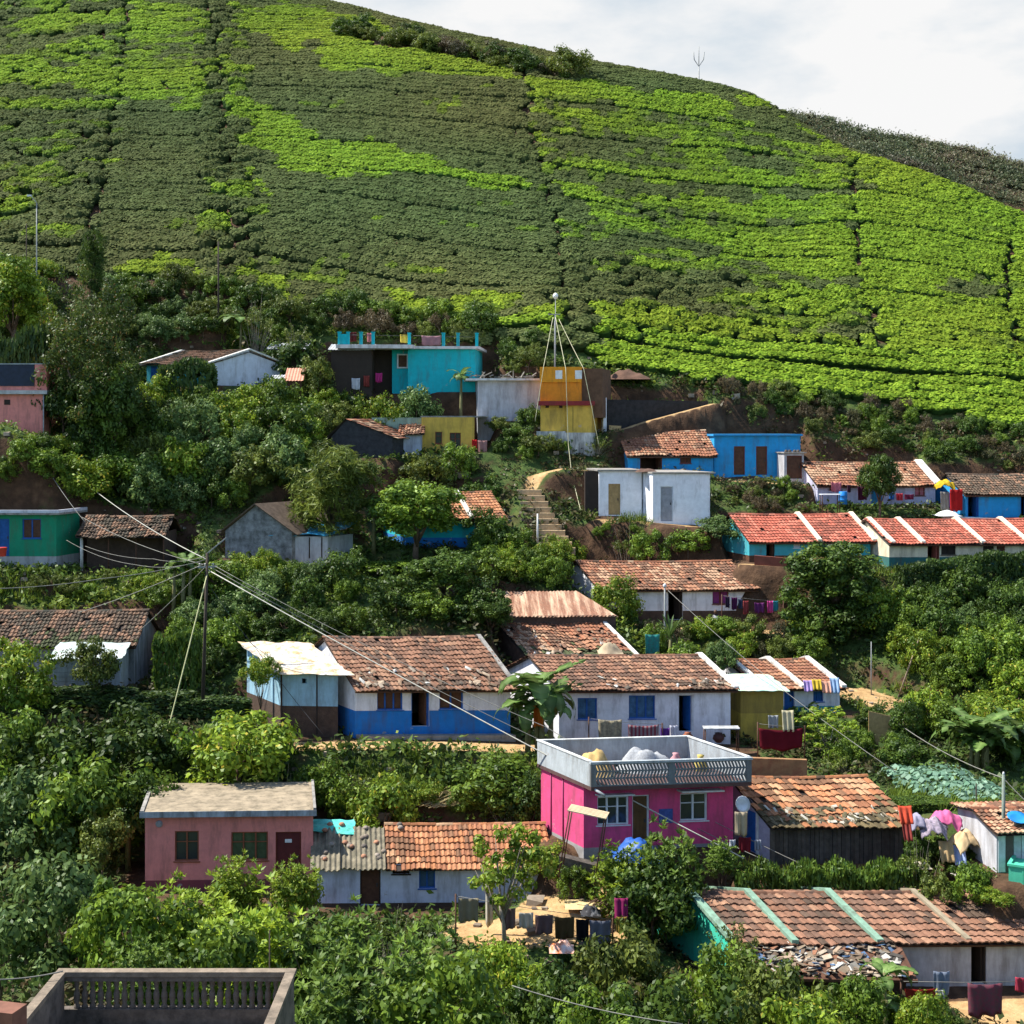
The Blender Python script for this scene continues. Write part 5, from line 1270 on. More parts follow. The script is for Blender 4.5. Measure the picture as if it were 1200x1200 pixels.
box_shed(320, 336, 460, 444, 104.5, 1.0, paint('board_white', (.62, .62, .60), .3), GREYSHEET, 'hutch', 'small white board hutch right of the white gable wall', 'hutch')
box_shed(337, 353, 466, 446, 104, 1.0, BROWNWOOD, plain('salmon_sheet', (.62, .28, .18), .7, .3), 'hutch', 'small hutch with salmon pink sheet roof below the low shed', 'hutch', slope=.9)
# --- yellow flat house
fr = FR['yellow']; r = root_of(fr, 'flat_house', 'mustard yellow flat-roofed house with pale green wing in the trees', 'house')
ze = zof(fr, 489); oo = [px_op(fr, 510, 506, 518, 520), px_op(fr, 527, 507, 540, 527)]
walls(r, fr, ze, [YELLOW], oo)
for o in oo: opening(r, fr, o, 'glass', RFRAME, GLASS)
mb = MB(); mb.box(-.1, fr.w + 1.0, .0, fr.depth, ze + .002, ze + .10); mb.build('roof_slab', CONC, r, fr.k)
mb = MB(); f2 = FR['yellowwing']; mb.box(-3.6, -.004, .5, 3.0, -1, ze - .02); mb.build('wing_wall', paint('pale_green', (.26, .38, .30), .45), r, fr.k)
# --- black gable hut
fr = FR['black']; r = root_of(fr, 'gable_hut', 'blackened gable hut with tumbled orange tiles among trees left of yellow house', 'house')
ze = zof(fr, 512); zr = zof(fr, 491)
xm = fr.lp(407, 491)[0]
walls(r, fr, ze, [plain('sooty_wall', (.045, .045, .048), .95, .5, 3)], [], ridge=zr, run=xm, gable_front=True)
fr2 = fr
def ridge_y_roof(r, fr, xa, za, xb, zb, y0, y1, pal, seed, name='roof'):
    """tiled slope falling along x (ridge runs away from us)"""
    g = np.random.default_rng(seed); mb = MB(); L = math.hypot(xb - xa, zb - za); n = max(2, round(L / .36)); m = max(2, round((y1 - y0) / .27)); cols = PALS[pal]
    for i in range(n):
        for j in range(m):
            t0, t1 = i / n, (i + 1.12) / n; a = y0 + (y1 - y0) * j / m; b = y0 + (y1 - y0) * (j + .96) / m; h = .05 + .03 * g.random(); h2 = h + .02 * g.normal()
            c = np.array(cols[g.integers(len(cols))][0]) * g.uniform(.7, 1.2)
            X0, Z0, X1, Z1 = xa + (xb - xa) * t0, za + (zb - za) * t0, xa + (xb - xa) * t1, za + (zb - za) * t1
            mb.add([(X0, a, Z0), (X0, b, Z0), (X1, b, Z1 + h), (X1, a, Z1 + h2), (X1, b, Z1 - .01), (X1, a, Z1 - .01)], [(0, 1, 2, 3), (3, 2, 4, 5)], 0, tuple(c))
    return mb.build(name, TILE, r, fr.k)
ridge_y_roof(r, fr, xm, zr + .02, fr.w + .4, ze - .1, -.2, fr.depth, 'terra', 3)
mb = MB(); mb.add([(-.4, -.2, ze - .2), (xm, -.2, zr + .03), (xm, fr.depth, zr + .03), (-.4, fr.depth, ze - .2)], [(0, 1, 2, 3)]); mb.build('roof', plain('soot_roof', (.04, .035, .03), .9), r, fr.k)
r, fr, ze = box_shed(470, 494, 534, 507, 100.2, 2.6, paint('pale_side', (.40, .44, .52), .4), GREYSHEET, 'tile_shed', 'little shed with tumbled tiles between black hut and yellow house', slope=.3)
for o in list(r.children):
    if o.name.startswith('roof'): bpy.data.objects.remove(o)
tile_roof(r, fr, ze, ze + .95, 2.3, 'terra', seed=41, rough=3, miss=.06, back=False, cap=False)
# --- white gable house
fr = FR['gable']; r = root_of(fr, 'gable_house', 'white gable-walled house with low brown tiled roof beside the clipped hedge', 'house')
ze = zof(fr, 426); zr = ze + .95
oo = [px_op(fr, 176, 429, 184, 446)]
walls(r, fr, ze, [TURQ, WHITE], oo, 0, zr, fr.depth * .5, ze); opening(r, fr, oo[0], 'door', BFRAME, BLUEDOOR)
mb = MB(); y_ = fr.depth; mb.add([(fr.w + .03, -.0, -1.4), (fr.w + .03, y_, -1.4), (fr.w + .03, y_, ze), (fr.w + .03, y_ / 2, zr), (fr.w + .03, 0, ze)], [(0, 1, 2, 3, 4)]); mb.build('gable_wall', paint('gable_white', (.56, .60, .68), .2), r, fr.k)
tile_roof(r, fr, ze, zr, fr.depth * .5, 'old', seed=43, rough=2.4, ov=.3)
slope_band(r, fr, fr.w + .12, ze + .03, zr + .03, fr.depth * .5, MORTAR, .22, .12); slope_band(r, fr, -.1, ze + .03, zr + .03, fr.depth * .5, MORTAR, .22, .12)
# --- salmon two storey at the left edge
fr = FR['salmon']; r = root_of(fr, 'flat_house', 'tall salmon pink flat-roofed house with dark navy sheet on its parapet', 'house')
zs = zof(fr, 462); zt = zof(fr, 428)
o = px_op(fr, 5, 463.5, 12, 470)
walls(r, fr, zs, [SALMON], [], zb=-1)
mb = MB(); mb.box(-.1, fr.w + .35, -.35, fr.depth + .2, zs + .002, zs + .26); mb.build('ledge', paint('ledge_grey', (.50, .48, .48), .4), r, fr.k)
mb = MB(); mb.box(0, fr.w - .5, .0, .2, zs + .262, zt); mb.box(fr.w - .497, fr.w + .3, -.1, fr.depth, zs + .262, zt + .05); mb.build('parapet', SALMON, r, fr.k)
mb = MB(); mb.box(.1, fr.w - .55, -.06, -.003, zs + .55, zt + .05); mb.build('navy_sheet', plain('navy', (.012, .02, .045), .5, .4), r, fr.k)
mb = MB(); mb.box(-.15, fr.w + .3, -.1, .25, zt + .053, zt + .12); mb.build('coping', GREYCONC, r, fr.k)
mb = MB(); a = px_op(fr, 5, 464, 12, 470); mb.box(a[0], a[2], -.02, -.002, a[1] - .25, a[3] - .25); mb.build('vent', DARKWOOD, r, fr.k)
mb = MB(); mb.tube([(fr.w + .08, -.12, -.5), (fr.w + .08, -.12, zs)], .05, 6); mb.build('drainpipe', GREYBOARD, r, fr.k)
# --- lavender house, sky blue house
r, fr, ze, zr, run = tiled_house('lavender', 'tiled_house', 'lavender-white house with pinkish tiled roof behind a dark round tree', wall=LILAC, eave=566, ridge=542, run=2.4, pal='terra', seed=47, ov=.35, rough=1.3,
    ops=[(1021, 568, 1034, 592, 'door', SKYB, SKYB), (972, 566, 986, 574, 'shutter', RFRAME, plain('pink_board', (.5, .16, .2), .8)), (1072, 568, 1084, 581, 'shutter', RFRAME, MATS['pink_board'])], dado=MUD, dado_px=591)
slope_band(r, fr, fr.w + .05, ze + .05, zr + .03, run, MORTAR, .5, .16)
r, fr, ze, zr, run = tiled_house('sky', 'tiled_house', 'sky blue house with brown tiled roof at the right edge', wall=SKYB, eave=577, ridge=556, run=2.4, pal='old', seed=53, ov=.35, rough=1.5,
    ops=[(1134, 580, 1147, 603, 'opendoor', BFRAME, BLUEDOOR), (1196, 580, 1206, 603, 'opendoor', BFRAME, BLUEDOOR)])
# --- turquoise row and cream row
r, fr, ze, zr, run = tiled_house('turq', 'tiled_house', 'turquoise house with red tiled roof and two cream roof bands', wall=TURQ, eave=631, ridge=603, run=2.4, pal='red', seed=59, ov=.4, rough=.8, dado=BROWNWOOD, dado_px=651,
    ops=[(898, 628, 908, 655, 'opendoor', DARKWOOD, BROWNWOOD), (930, 633, 938, 642, 'shutter', WFRAME, WFRAME)], bands=(957, 1021), band_mat=plain('cream_band', (.72, .62, .48), .85, .25, 4))
r, fr, ze, zr, run = tiled_house('cream', 'tiled_house', 'long cream house with red tiled roof and cream bands at the right edge', wall=CREAM, eave=634, ridge=609, run=2.5, pal='red', seed=61, ov=.4, rough=.8, dado=paint('dark_teal', (.03, .14, .13), .3), dado_px=653,
    ops=[(1087, 633, 1101, 658, 'opendoor', RFRAME, plain('red_door', (.45, .12, .09), .7)), (1103, 639, 1120, 650, 'shutter', DARKWOOD, DARKWOOD), (1152, 640, 1165, 648, 'shutter', DARKWOOD, DARKWOOD), (1168, 640, 1178, 648, 'shutter', RFRAME, BROWNWOOD)], bands=(1043, 1078, 1148, 1201), band_mat=MATS['cream_band'])
# --- pink house with flat roof
fr = FR['pink']; r = root_of(fr, 'flat_house', 'dusky pink flat-roofed house with dark red door in the lower left', 'house')
ze = zof(fr, 955)
oo = [px_op(fr, 205, 974, 233, 1009), px_op(fr, 271, 975, 314, 1008), px_op(fr, 323, 975, 353, 1034)]
walls(r, fr, ze, [SALMON, paint('dark_pink', (.22, .05, .06), .3)], oo, zof(fr, 1032))
opening(r, fr, oo[0], 'glass', plain('brown_frame', (.26, .085, .04), .6, .3), GLASS, 'small two-leaf window with red brown frame'); opening(r, fr, oo[1], 'glass', MATS['brown_frame'], plain('green_glass', (.06, .09, .05), .2, .5, 3, spec=.6)); d_ = opening(r, fr, oo[2], 'door', RFRAME, plain('oxblood', (.11, .02, .02), .6, .3))
a = px_op(fr, 334, 984, 342, 988); mb = MB(); mb.box(a[0], a[2], .082, .088, a[1], a[3]); mb.build('notice', MATS['paper'], d_, fr.k)
a = px_op(fr, 182, 961, 191, 970); mb = MB(); mb.lathe([(.16, 0), (.14, .05), (.03, .06)], 10); q = mb.build('meter', GREYBOARD, r, 0, ((a[0] + a[2]) / 2, -.005, (a[1] + a[3]) / 2), (rad(90), 0, 0))
mb = MB(); mb.box(-.18, fr.w + .12, -.38, fr.depth + .15, ze + .002, ze + .22); mb.build('roof_slab', [plain('roof_cement', (.31, .25, .17), .95, .35, 1.6, stain=(.09, .075, .05), stain_amt=.55)], r, fr.k)
mb = MB(); mb.box(-.2, fr.w + .14, -.40, -.383, ze - .02, ze + .235); mb.build('roof_edge', paint('edge_blue_grey', (.40, .44, .48), .85), r, fr.k)
mb = MB(); mb.box(fr.w + .0, fr.w + .12, -.37, fr.depth + .14, ze + .222, ze + .33); mb.box(-.18, -.02, -.37, fr.depth + .14, ze + .222, ze + .28); mb.build('roof_kerb', CONC, r, fr.k)
# --- hut with mixed roof
fr = FR['hut']; r = root_of(fr, 'tiled_house', 'low white hut roofed half with old asbestos sheets, half with orange tiles', 'house')
ze = zof(fr, 1013); zr = zof(fr, 967, 2.3); xs_ = fr.lp(452, 1013)[0]
oo = [px_op(fr, 422, 1015, 446, 1061), px_op(fr, 491, 1018, 510, 1041), px_op(fr, 460, 1016, 480, 1024)]; oo[0] = (oo[0][0], .03, oo[0][2], min(oo[0][3], ze - .05)); oo = [(a, b, c, min(d, ze - .04)) for a, b, c, d in oo]
walls(r, fr, ze, [paint('bluish_white', (.56, .60, .70), .35), MUD], oo, .12, zr - .05, 2.3, zr - 2.3 * (zr - ze) / 2.3)
opening(r, fr, oo[0], 'door', DARKWOOD, BROWNWOOD); opening(r, fr, oo[1], 'shutter', BFRAME, plain('dull_blue', (.04, .10, .18), .7)); opening(r, fr, oo[2], 'bars', DARKWOOD, DARKWOOD)
tile_roof(r, fr, ze, zr, 2.3, 'orange', x0=xs_, seed=67, ov=.35, rough=1.2, tl=.40, sag=.04)
gq = random.Random(12); nsh = 5
ASB = plain('asbestos', (.22, .19, .13), .9, .5, 2.5, stain=(.06, .06, .04), stain_amt=.6, bump=.6)
for i in range(nsh):
    a = -.3 + (xs_ + .3) * i / nsh; b = -.3 + (xs_ + .3) * (i + .97) / nsh; j = gq.uniform(-.15, .2)
    sheet_roof(r, fr, -.4 + j, ze - .12 + gq.uniform(0, .08), 2.2 + gq.uniform(-.2, .1), zr - .05 + gq.uniform(-.1, .06), ASB, a, b, wav=.03, corr=.035, nx=22, ny=7, seed=i + 20, name='roof_sheet')
sheet_roof(r, fr, 1.7, zr - .15, 2.7, zr + .16, plain('mint_tarp', (.10, .55, .45), .5, .5, 3), -.3, xs_ * .55, wav=.14, edge=.4, seed=31, name='tarpaulin')
mb = MB()
for q in range(22):
    x = gq.uniform(.2, xs_ + .8); y = gq.uniform(.1, 2.2); z = ze + (zr - ze) * y / 2.3 + .06
    mb.lathe([(.10, 0), (.15, .06), (.08, .15)], 6, 0, tuple(gq.choice([(.22, .18, .14), (.3, .25, .2), (.14, .12, .1), (.4, .2, .12)])), (x, y, z))
rs_ = mb.build('rubble', plain('roof_stone', (1, 1, 1), .95, .4, 6, use_attr=True), r, fr.k); rs_['kind'] = 'stuff'
# --- magenta house
fr = FR['magenta']; r = root_of(fr, 'flat_house', 'magenta pink house with white windows and lattice parapet round its flat roof', 'house')
zb_ = zof(fr, 925, -.5); zt = zof(fr, 893, -.75)
oo = [px_op(fr, 700, 934, 737, 966), px_op(fr, 741, 932, 761, 988), px_op(fr, 797, 930, 829, 961)]; oo[1] = (oo[1][0], .05, oo[1][2], oo[1][3])
walls(r, fr, zb_, [PINK, plain('plinth_grey', (.3, .28, .27), .9, .3)], oo, .12)
opening(r, fr, oo[0], 'glass', WFRAME, GLASS); opening(r, fr, oo[1], 'door', WFRAME, plain('brown_door', (.12, .06, .02), .6, .4)); opening(r, fr, oo[2], 'glass', WFRAME, GLASS)
mb = MB(); mb.box(oo[2][0] - .15, oo[2][2] + .5, -.4, -.002, oo[2][3] + .12, oo[2][3] + .19); mb.box(oo[0][0] - .1, oo[0][2] + .1, -.3, -.002, oo[0][3] + .08, oo[0][3] + .14); mb.build('sunshade', WFRAME, r, fr.k)
a = px_op(fr, 772, 948, 788, 964); mb = MB(); mb.box(a[0], a[2], -.03, -.004, a[1], a[3]); mb.build('blue_board', plain('blue_board', (.05, .09, .30), .6, .5, 6), r, fr.k)
mb = MB(); mb.box(-.12, fr.w + .3, -.78, fr.depth + .1, zb_ + .002, zb_ + .16); mb.build('roof_slab', plain('slab_brown', (.10, .055, .05), .9, .3), r, fr.k)
# lattice parapet: solid ends and top rail, small openings in three rows
PG = paint('parapet_grey', (.40, .44, .46), .45); LG = paint('lattice_grey', (.16, .18, .19), .5)
zp0, zp1 = zb_ + .162, zt
mb = MB(); ya, yb = -.78, -.68; xl, xr = -.12, fr.w + .3
mb.box(xl, xl + .22, ya, yb, zp0, zp1 - .102); mb.box(xr - .22, xr, ya, yb, zp0, zp1 - .102); xmid = (xl + xr) / 2; mb.box(xmid - .14, xmid + .14, ya, yb, zp0, zp1 - .102)
hgt = zp1 - .102 - zp0
for (p, q) in ((xl + .22, xmid - .14), (xmid + .14, xr - .22)):
    n = round((q - p) / .145); dx = (q - p) / n
    for k in range(4):
        zc = zp0 + (hgt - .05) * k / 3; mb.box(p, q, ya + .015, yb - .015, zc, zc + .055)
    for k in range(3):
        z0 = zp0 + (hgt - .05) * k / 3 + .056; z1 = zp0 + (hgt - .05) * (k + 1) / 3 - .001
        for i in range(n + 1):
            c_ = p + dx * i; s_ = .05 * (1 if k % 2 else -1)
            mb.add([(c_ - .03 - s_, ya + .02, z0), (c_ + .03 - s_, ya + .02, z0), (c_ + .03 - s_, yb - .02, z0), (c_ - .03 - s_, yb - .02, z0), (c_ - .03 + s_, ya + .02, z1), (c_ + .03 + s_, ya + .02, z1), (c_ + .03 + s_, yb - .02, z1), (c_ - .03 + s_, yb - .02, z1)], [(0, 1, 5, 4), (1, 2, 6, 5), (2, 3, 7, 6), (3, 0, 4, 7)])
mb.build('lattice', LG, r, fr.k)
mb = MB(); mb.box(xl - .03, xr + .03, ya - .04, yb + .03, zp1 - .1, zp1); mb.build('top_rail', PG, r, fr.k)
mb = MB(); mb.box(xl, xl + .1, yb + .002, fr.depth + .1, zp0, zp1 - .02); mb.box(xr - .1, xr, yb + .002, fr.depth + .1, zp0, zp1 - .02); mb.box(xl + .102, xr - .102, fr.depth, fr.depth + .1, zp0, zp1 - .02); mb.build('parapet', PG, r, fr.k)
mb = MB(); mb.box(xl - .03, xl + .13, yb + .035, fr.depth + .13, zp1 - .018, zp1 + .03); mb.box(xr - .13, xr + .03, yb + .035, fr.depth + .13, zp1 - .018, zp1 + .03); mb.box(xl + .132, xr - .132, fr.depth - .03, fr.depth + .13, zp1 - .018, zp1 + .03); mb.build('coping', paint('coping_white', (.62, .64, .62), .4), r, fr.k)
mb = MB(); mb.tube([(.0, -.6, zb_ + .1), (.25, -1.15, zb_ - .12)], .06, 7); mb.build('spout', GREYCONC, r, fr.k)
mb = MB(); mb.tube([(-.03, 1.6, -.2), (-.03, 1.6, zb_)], .025, 5); mb.tube([(-.03, 2.6, -.2), (-.03, 2.6, zb_)], .025, 5); mb.build('drainpipe', plain('dark_pink_pipe', (.25, .03, .10), .6), r, fr.k)
def heap(name, label, cat, px, py, d, w, h, mat, seed=0, dep=None, loc=None):
    """a rounded heap"""
    g = np.random.default_rng(seed); n = 18; X, Y = np.meshgrid(np.linspace(-1, 1, n), np.linspace(-1, 1, n)); R2 = np.clip(1 - X * X - Y * Y, 0, 1)
    Z = np.where(R2 > 0, R2 ** .9, 0) * h * (.25 + 1.3 * fnoise(X * 2.2 + seed, Y * 2.2, 1, 4)); p = loc or P(px, py, d)
    o = add_obj(name, grid_mesh(name, X * w / 2, Y * (dep or w) / 2, Z, mat), None, p); tag(o, label, cat); return o
q = fr.world(1.3, 1.6, zb_ + .16); heap('sand_heap', 'heap of yellow sand on the magenta house roof', 'sand heap', 0, 0, 0, 1.9, .95, plain('yellow_sand', (.48, .33, .13), .95, .3, 4), 3, loc=q)
q = fr.world(3.9, 2.0, zb_ + .16); heap('gravel_heap', 'long grey gravel heap on the magenta house roof', 'gravel heap', 0, 0, 0, 2.6, .95, plain('grey_gravel', (.33, .34, .35), .95, .4, 12), 5, dep=1.8, loc=q)
for i, (x, y, c, lb) in enumerate([(5.2, 1.9, (.62, .34, .36), 'pink sack leaning at the end of the grey gravel heap'), (6.0, 1.4, (.62, .50, .16), 'yellow sack at right inside the lattice parapet'), (-.1 + .5, 1.9, (.55, .55, .28), 'pale yellow sack in the left corner of the magenta roof')]):
    mb = MB(); mb.lathe([(.26, 0), (.30, .15), (.26, .42), (.12, .58), (.17, .68)], 9); o = mb.build('sack', cloth_mat(c), None, 0, fr.world(x, y, zb_ + .17)); tag(o, lb, 'sack')
# --- plank shed
fr = FR['plank']; r = root_of(fr, 'plank_house', 'tiled house walled with grey upright planks, moss along its eave', 'house')
ze = zof(fr, 963); zr = zof(fr, 911, 2.6)
walls(r, fr, ze - .02, [plain('lavender_wall', (.40, .38, .48), .9, .25), MUD], [], 0, zr - .06, 2.6, ze)
gq = random.Random(8); mb = MB(); n = 30
for i in range(n):
    a = fr.w * i / n; b = fr.w * (i + 1) / n - gq.uniform(.012, .04); s_ = gq.uniform(.6, 1.3); t_ = gq.uniform(-.04, .03)
    mb.box(a, b, -.05 - gq.uniform(0, .03), -.003, -.4, ze - .03 + t_, 0, (.075 * s_, .068 * s_, .058 * s_))
mb.build('plank_wall', plain('grey_plank', (1, 1, 1), .9, .45, 4, use_attr=True, bump=.4), r, fr.k)
tile_roof(r, fr, ze + .02, zr, 2.6, 'orange', seed=71, rough=1.6, ov=.45, moss=.26, mosscol=(.10, .075, .035), tw=.28, tl=.42)
eave_litter(r, fr, ze, zr, 2.6, 110, 3, cols=((.10, .085, .04), (.14, .11, .06), (.30, .24, .16), (.08, .07, .04), (.45, .42, .34)))
mb = MB(); mb.box(-.05, -.004, .9, 1.7, .05, 1.75); mb.build('door', BLUEDOOR, r, fr.k)
mb = MB(); mb.box(-.06, -.005, .78, .89, .0, 1.85); mb.box(-.06, -.005, 1.71, 1.82, 0, 1.85); mb.build('door_frame', WFRAME, r, fr.k)
# --- bottom right row
r, fr, ze, zr, run = tiled_house('row', 'row_house', 'long low terrace with tiled roof and greenish bands in the lower right', wall=DULLWHITE, eave=1100, ridge=1047, run=2.7, pal='brown', seed=73, ov=.4, rough=1.1, tw=.30, tl=.42,
    ops=[(1138, 1105, 1156, 1142, 'opendoor', DARKWOOD, DARKWOOD)], bands=(924, 1023), band_mat=MOSSBAND, sag=.04)
x, _ = fr.lp(1128, 1100); slope_band(r, fr, x, ze + .05, zr + .03, run, plain('tan_band', (.30, .25, .17), .9, .3), .2, .1)
x, _ = fr.lp(1228, 1100); slope_band(r, fr, x, ze + .05, zr + .03, run, MORTAR)
slope_band(r, fr, -.15, ze + .05, zr + .03, run, MOSSBAND, .3, .16)
mb = MB(); y_ = fr.depth; mb.poly([(-.03, 0, -1), (-.03, y_, -1), (-.03, y_, ze), (-.03, run, zr), (-.03, 0, ze)]); mb.build('gable_wall', paint('jade', (.04, .52, .36), .3), r, fr.k)
# --- shed at the right edge and the green tank
fr = FR['side']; r = root_of(fr, 'plank_shed', 'white boarded shed with tiled roof and blue basin at the right edge', 'shed')
ze = zof(fr, 973); zr = zof(fr, 948, 1.8)
walls(r, fr, ze, [DULLWHITE], [], 0, zr - .05, 1.8, ze)
mb = MB()
for i in range(7): mb.box(.05 + i * .33, .05 + i * .33 + .29, -.04, -.003, 0, ze - .05, 0, ((.62, .64, .66), (.12, .09, .08), (.5, .52, .54))[i % 3])
mb.build('board_cladding', plain('boards', (1, 1, 1), .8, .3, 4, use_attr=True), r, fr.k)
tile_roof(r, fr, ze, zr, 1.8, 'terra', seed=79, ov=.4)
mb = MB(); mb.lathe([(.28, 0), (.42, .14), (.44, .16), (.30, .06), (.02, .04)], 14); mb.build('basin', plain('blue_plastic', (.02, .22, .60), .35), r, 0, (1.05, .35, ze + .26), (rad(18), 0, 0))
p = hit(1182, 1046); mb = MB(); x0 = 0
mb.box(0, 1.5, 0, 1.2, -.4, 1.05); mb.box(-.05, 1.55, -.05, .08, 1.052, 1.14); mb.box(-.05, .08, .082, 1.25, 1.052, 1.14); mb.box(.5, .56, -.02, -.002, .0, 1.05)
pp = P(1182, 1046, 55.0); o = mb.build('water_tank', plain('mint_paint', (.08, .50, .32), .7, .25, 3), None, 0, pp, (0, 0, -.5)); tag(o, 'mint green masonry water tank at the right edge', 'tank')
# --- near balustrade
fr = FR['terrace']; r = root_of(fr, 'terrace', 'weathered concrete roof terrace with balustrade in the bottom left corner', 'terrace')
zt = zof(fr, 1137, 4.0); W = (343 - 72) / F * 32.0
OC = plain('old_concrete', (.17, .14, .115), .95, .4, 2.5, stain=(.03, .028, .024), stain_amt=.6, bump=.5)
xL = (72 - CX) / F * 32.0 - fr.o.x; xR = (343 - CX) / F * 32.2 - fr.o.x
y1 = 32.0 - fr.o.y
mb = MB(); mb.box(xL - .1, xR + .1, -3.0, y1 + .05, zt - 1.35, zt - 1.2); mb.box(xL, xR, -2.9, y1, zt - 6, zt - 1.352); mb.build('house_block', OC, r)
rail = MB(); rail.box(xL - .1, xR + .1, y1 - .12, y1 + .12, zt - .11, zt); rail.box(xL - .1, xL + .12, -3.0, y1 - .122, zt - .113, zt - .003); rail.box(xR - .12, xR + .1, -3.0, y1 - .122, zt - .113, zt - .003); rail.build('top_rail', plain('rail_concrete', (.24, .19, .14), .95, .4, 3, stain=(.07, .06, .045), stain_amt=.5, bump=.5), r)
rail = MB(); rail.box(xL - .06, xR + .06, y1 - .1, y1 + .1, zt - 1.198, zt - .85); rail.box(xL - .08, xL + .1, -3, y1 - .102, zt - 1.198, zt - .115); rail.box(xR - .1, xR + .08, -3, y1 - .102, zt - 1.198, zt - .115); rail.box(xL - .06, xR + .06, y1 - .09, y1 + .09, zt - .22, zt - .112); rail.build('parapet', OC, r)
n = 26
prof = [(.075, 0), (.075, .05), (.045, .09), (.075, .24), (.07, .32), (.04, .44), (.06, .52), (.06, .58), (.075, .60), (.075, .63)]
bm_ = None
for i in range(n):
    x = xL + .35 + (xR - xL - .7) * i / (n - 1)
    if bm_ is None:
        mb = MB(); mb.lathe(prof, 10); bm_ = mb.build('baluster', OC, r, 0, (x, y1, zt - .85))
    else:
        c = bm_.copy(); COL.objects.link(c); c.location = (x, y1, zt - .85)
mb = MB(); mb.box(-6, -.3, 0, .5, -5, 0); o = mb.build('roof_corner', plain('red_brown_plaster', (.20, .09, .06), .9, .35), None, 0, P(30, 1190, 27.5), (0, 0, -.25)); tag(o, 'corner of a red brown roof at the lower left edge', 'roof')

# ------------------------------------------------------------------ stairs, retaining walls, yards
st = empty('staircase', P(648, 643, 92)); tag(st, 'steep earth and stone stairs climbing beside the white blocks', 'stairs')
STEP = plain('step_stone', (.46, .33, .19), .95, .35, 3, bump=.4)
for i in range(11):
    t = i / 10; p = P(650 - 30 * t, 643 - 68 * t, 92 + 4.6 * t); wd = (2.7 - 1.0 * t) / 2
    mb = MB(); mb.box(-wd, wd, 0, .5, -.45, 0); mb.build('step', STEP, st, 0, (p.x - st.location.x, p.y - st.location.y, p.z - st.location.z + .05), (0, 0, random.uniform(-.06, .06)))
def low_wall(name, label, a, b, ha, hb, thick, mat, cat='wall', down=.8):
    """free wall along a-b (pixel, pixel, distance), its height at each end"""
    a = P(*a); b = P(*b); n = Vector((-(b - a).y, (b - a).x, 0)).normalized() * thick; c = (a + b) / 2
    v = [a - c, b - c, b - c + n, a - c + n]
    vs = [Vector((q.x, q.y, q.z - down)) for q in v] + [v[0] + Vector((0, 0, ha)), v[1] + Vector((0, 0, hb)), v[2] + Vector((0, 0, hb)), v[3] + Vector((0, 0, ha))]
    mb = MB(); mb.add(vs, [(0, 3, 2, 1), (4, 5, 6, 7), (0, 1, 5, 4), (1, 2, 6, 5), (2, 3, 7, 6), (3, 0, 4, 7)])
    o = mb.build(name, mat, None, 0, c); tag(o, label, cat); return o
low_wall('retaining_wall', 'dark wedge-shaped retaining wall beside the upper footpath', (712, 500, 103.7), (830, 474, 106.2), 2.0, .25, .4, plain('dark_wall', (.035, .032, .032), .95, .5, 3))
low_wall('gate_post', 'short white wall end left of dark retaining wall', (707, 502, 103.5), (711, 501, 103.6), 2.2, 2.2, .3, WHITE)
low_wall('low_wall', 'low tan and red mud wall below the ochre shed', (877, 913, 66.5), (946, 913, 66.7), 1.0, .9, .25, plain('tan_red_mud', (.36, .20, .09), .95, .4, 1.5, stain=(.22, .07, .04), stain_amt=.5))
low_wall('low_wall', 'low red brown wall in front of turquoise house by the stairs', (572, 648, 91), (596, 646, 91), .75, .7, .25, plain('red_mud', (.16, .06, .045), .95, .3))
low_wall('low_wall', 'brick red porch wall in front of turquoise row', (884, 661, 88.8), (930, 664, 88.4), .55, .5, .2, plain('porch_red', (.26, .08, .05), .95, .3))
low_wall('parapet_wall', 'grey low wall along the yard of the sky blue house', (1105, 614, 95), (1215, 618, 94.6), .5, .5, .25, GREYCONC)
low_wall('stone_wall', 'rough stone retaining wall under the left of the magenta house', (655, 1040, 58.6), (700, 1046, 58.3), 1.3, 1.1, .5, STONE)
low_wall('tan_wall', 'sunlit tan path wall beside the orange house', (714, 512, 103), (728, 512, 103), .85, .8, .5, plain('tan_plaster', (.42, .29, .14), .95, .3))

def pile_of(name, label, cat, px, py, d, n, rx, ry, h, mk, mats, seed):
    g = random.Random(seed); p = P(px, py, d); p.z = float(zg(p.x, p.y)) if True else p.z
    mb = MB()
    for i in range(n): mk(mb, g, rx, ry, h)
    o = mb.build(name, mats, None, 0, p); tag(o, label, cat); return o
def stick(mb, g, rx, ry, h):
    a = g.uniform(0, 6.28); r = math.sqrt(g.random()); x, y = rx * r * math.cos(a), ry * r * math.sin(a); z = h * (1 - r) * g.uniform(.5, 1)
    L = g.uniform(.8, 1.8); t = g.gauss(.25, .5); c = g.uniform(.6, 1.4)
    mb.tube([(x - L * math.cos(t) / 2, y - L * .3, max(0, z - .15)), (x, y, z + .06), (x + L * math.cos(t) / 2, y + L * .25, max(0, z - .2))], [.022, .018, .008], 4, 0, (.16 * c, .10 * c, .065 * c), False)
STICK = plain('stick', (1, 1, 1), .9, .3, 6, use_attr=True)
pile_of('brushwood_heap', 'heap of dry reddish brown brushwood at the left edge', 'brushwood', 15, 1020, 60, 420, 2.6, 1.6, 2.2, stick, STICK, 1)
pile_of('straw_heap', 'pale heap of dry stalks on the slope behind the tiled hut', 'straw', 525, 930, 66.8, 120, 1.2, .8, .7, stick, plain('straw', (.40, .32, .15), .9, .3), 2)
pile_of('firewood_heap', 'small grey heap of firewood by the lower left of the magenta house', 'firewood', 712, 1058, 57.6, 60, .9, .6, .5, stick, STICK, 3)
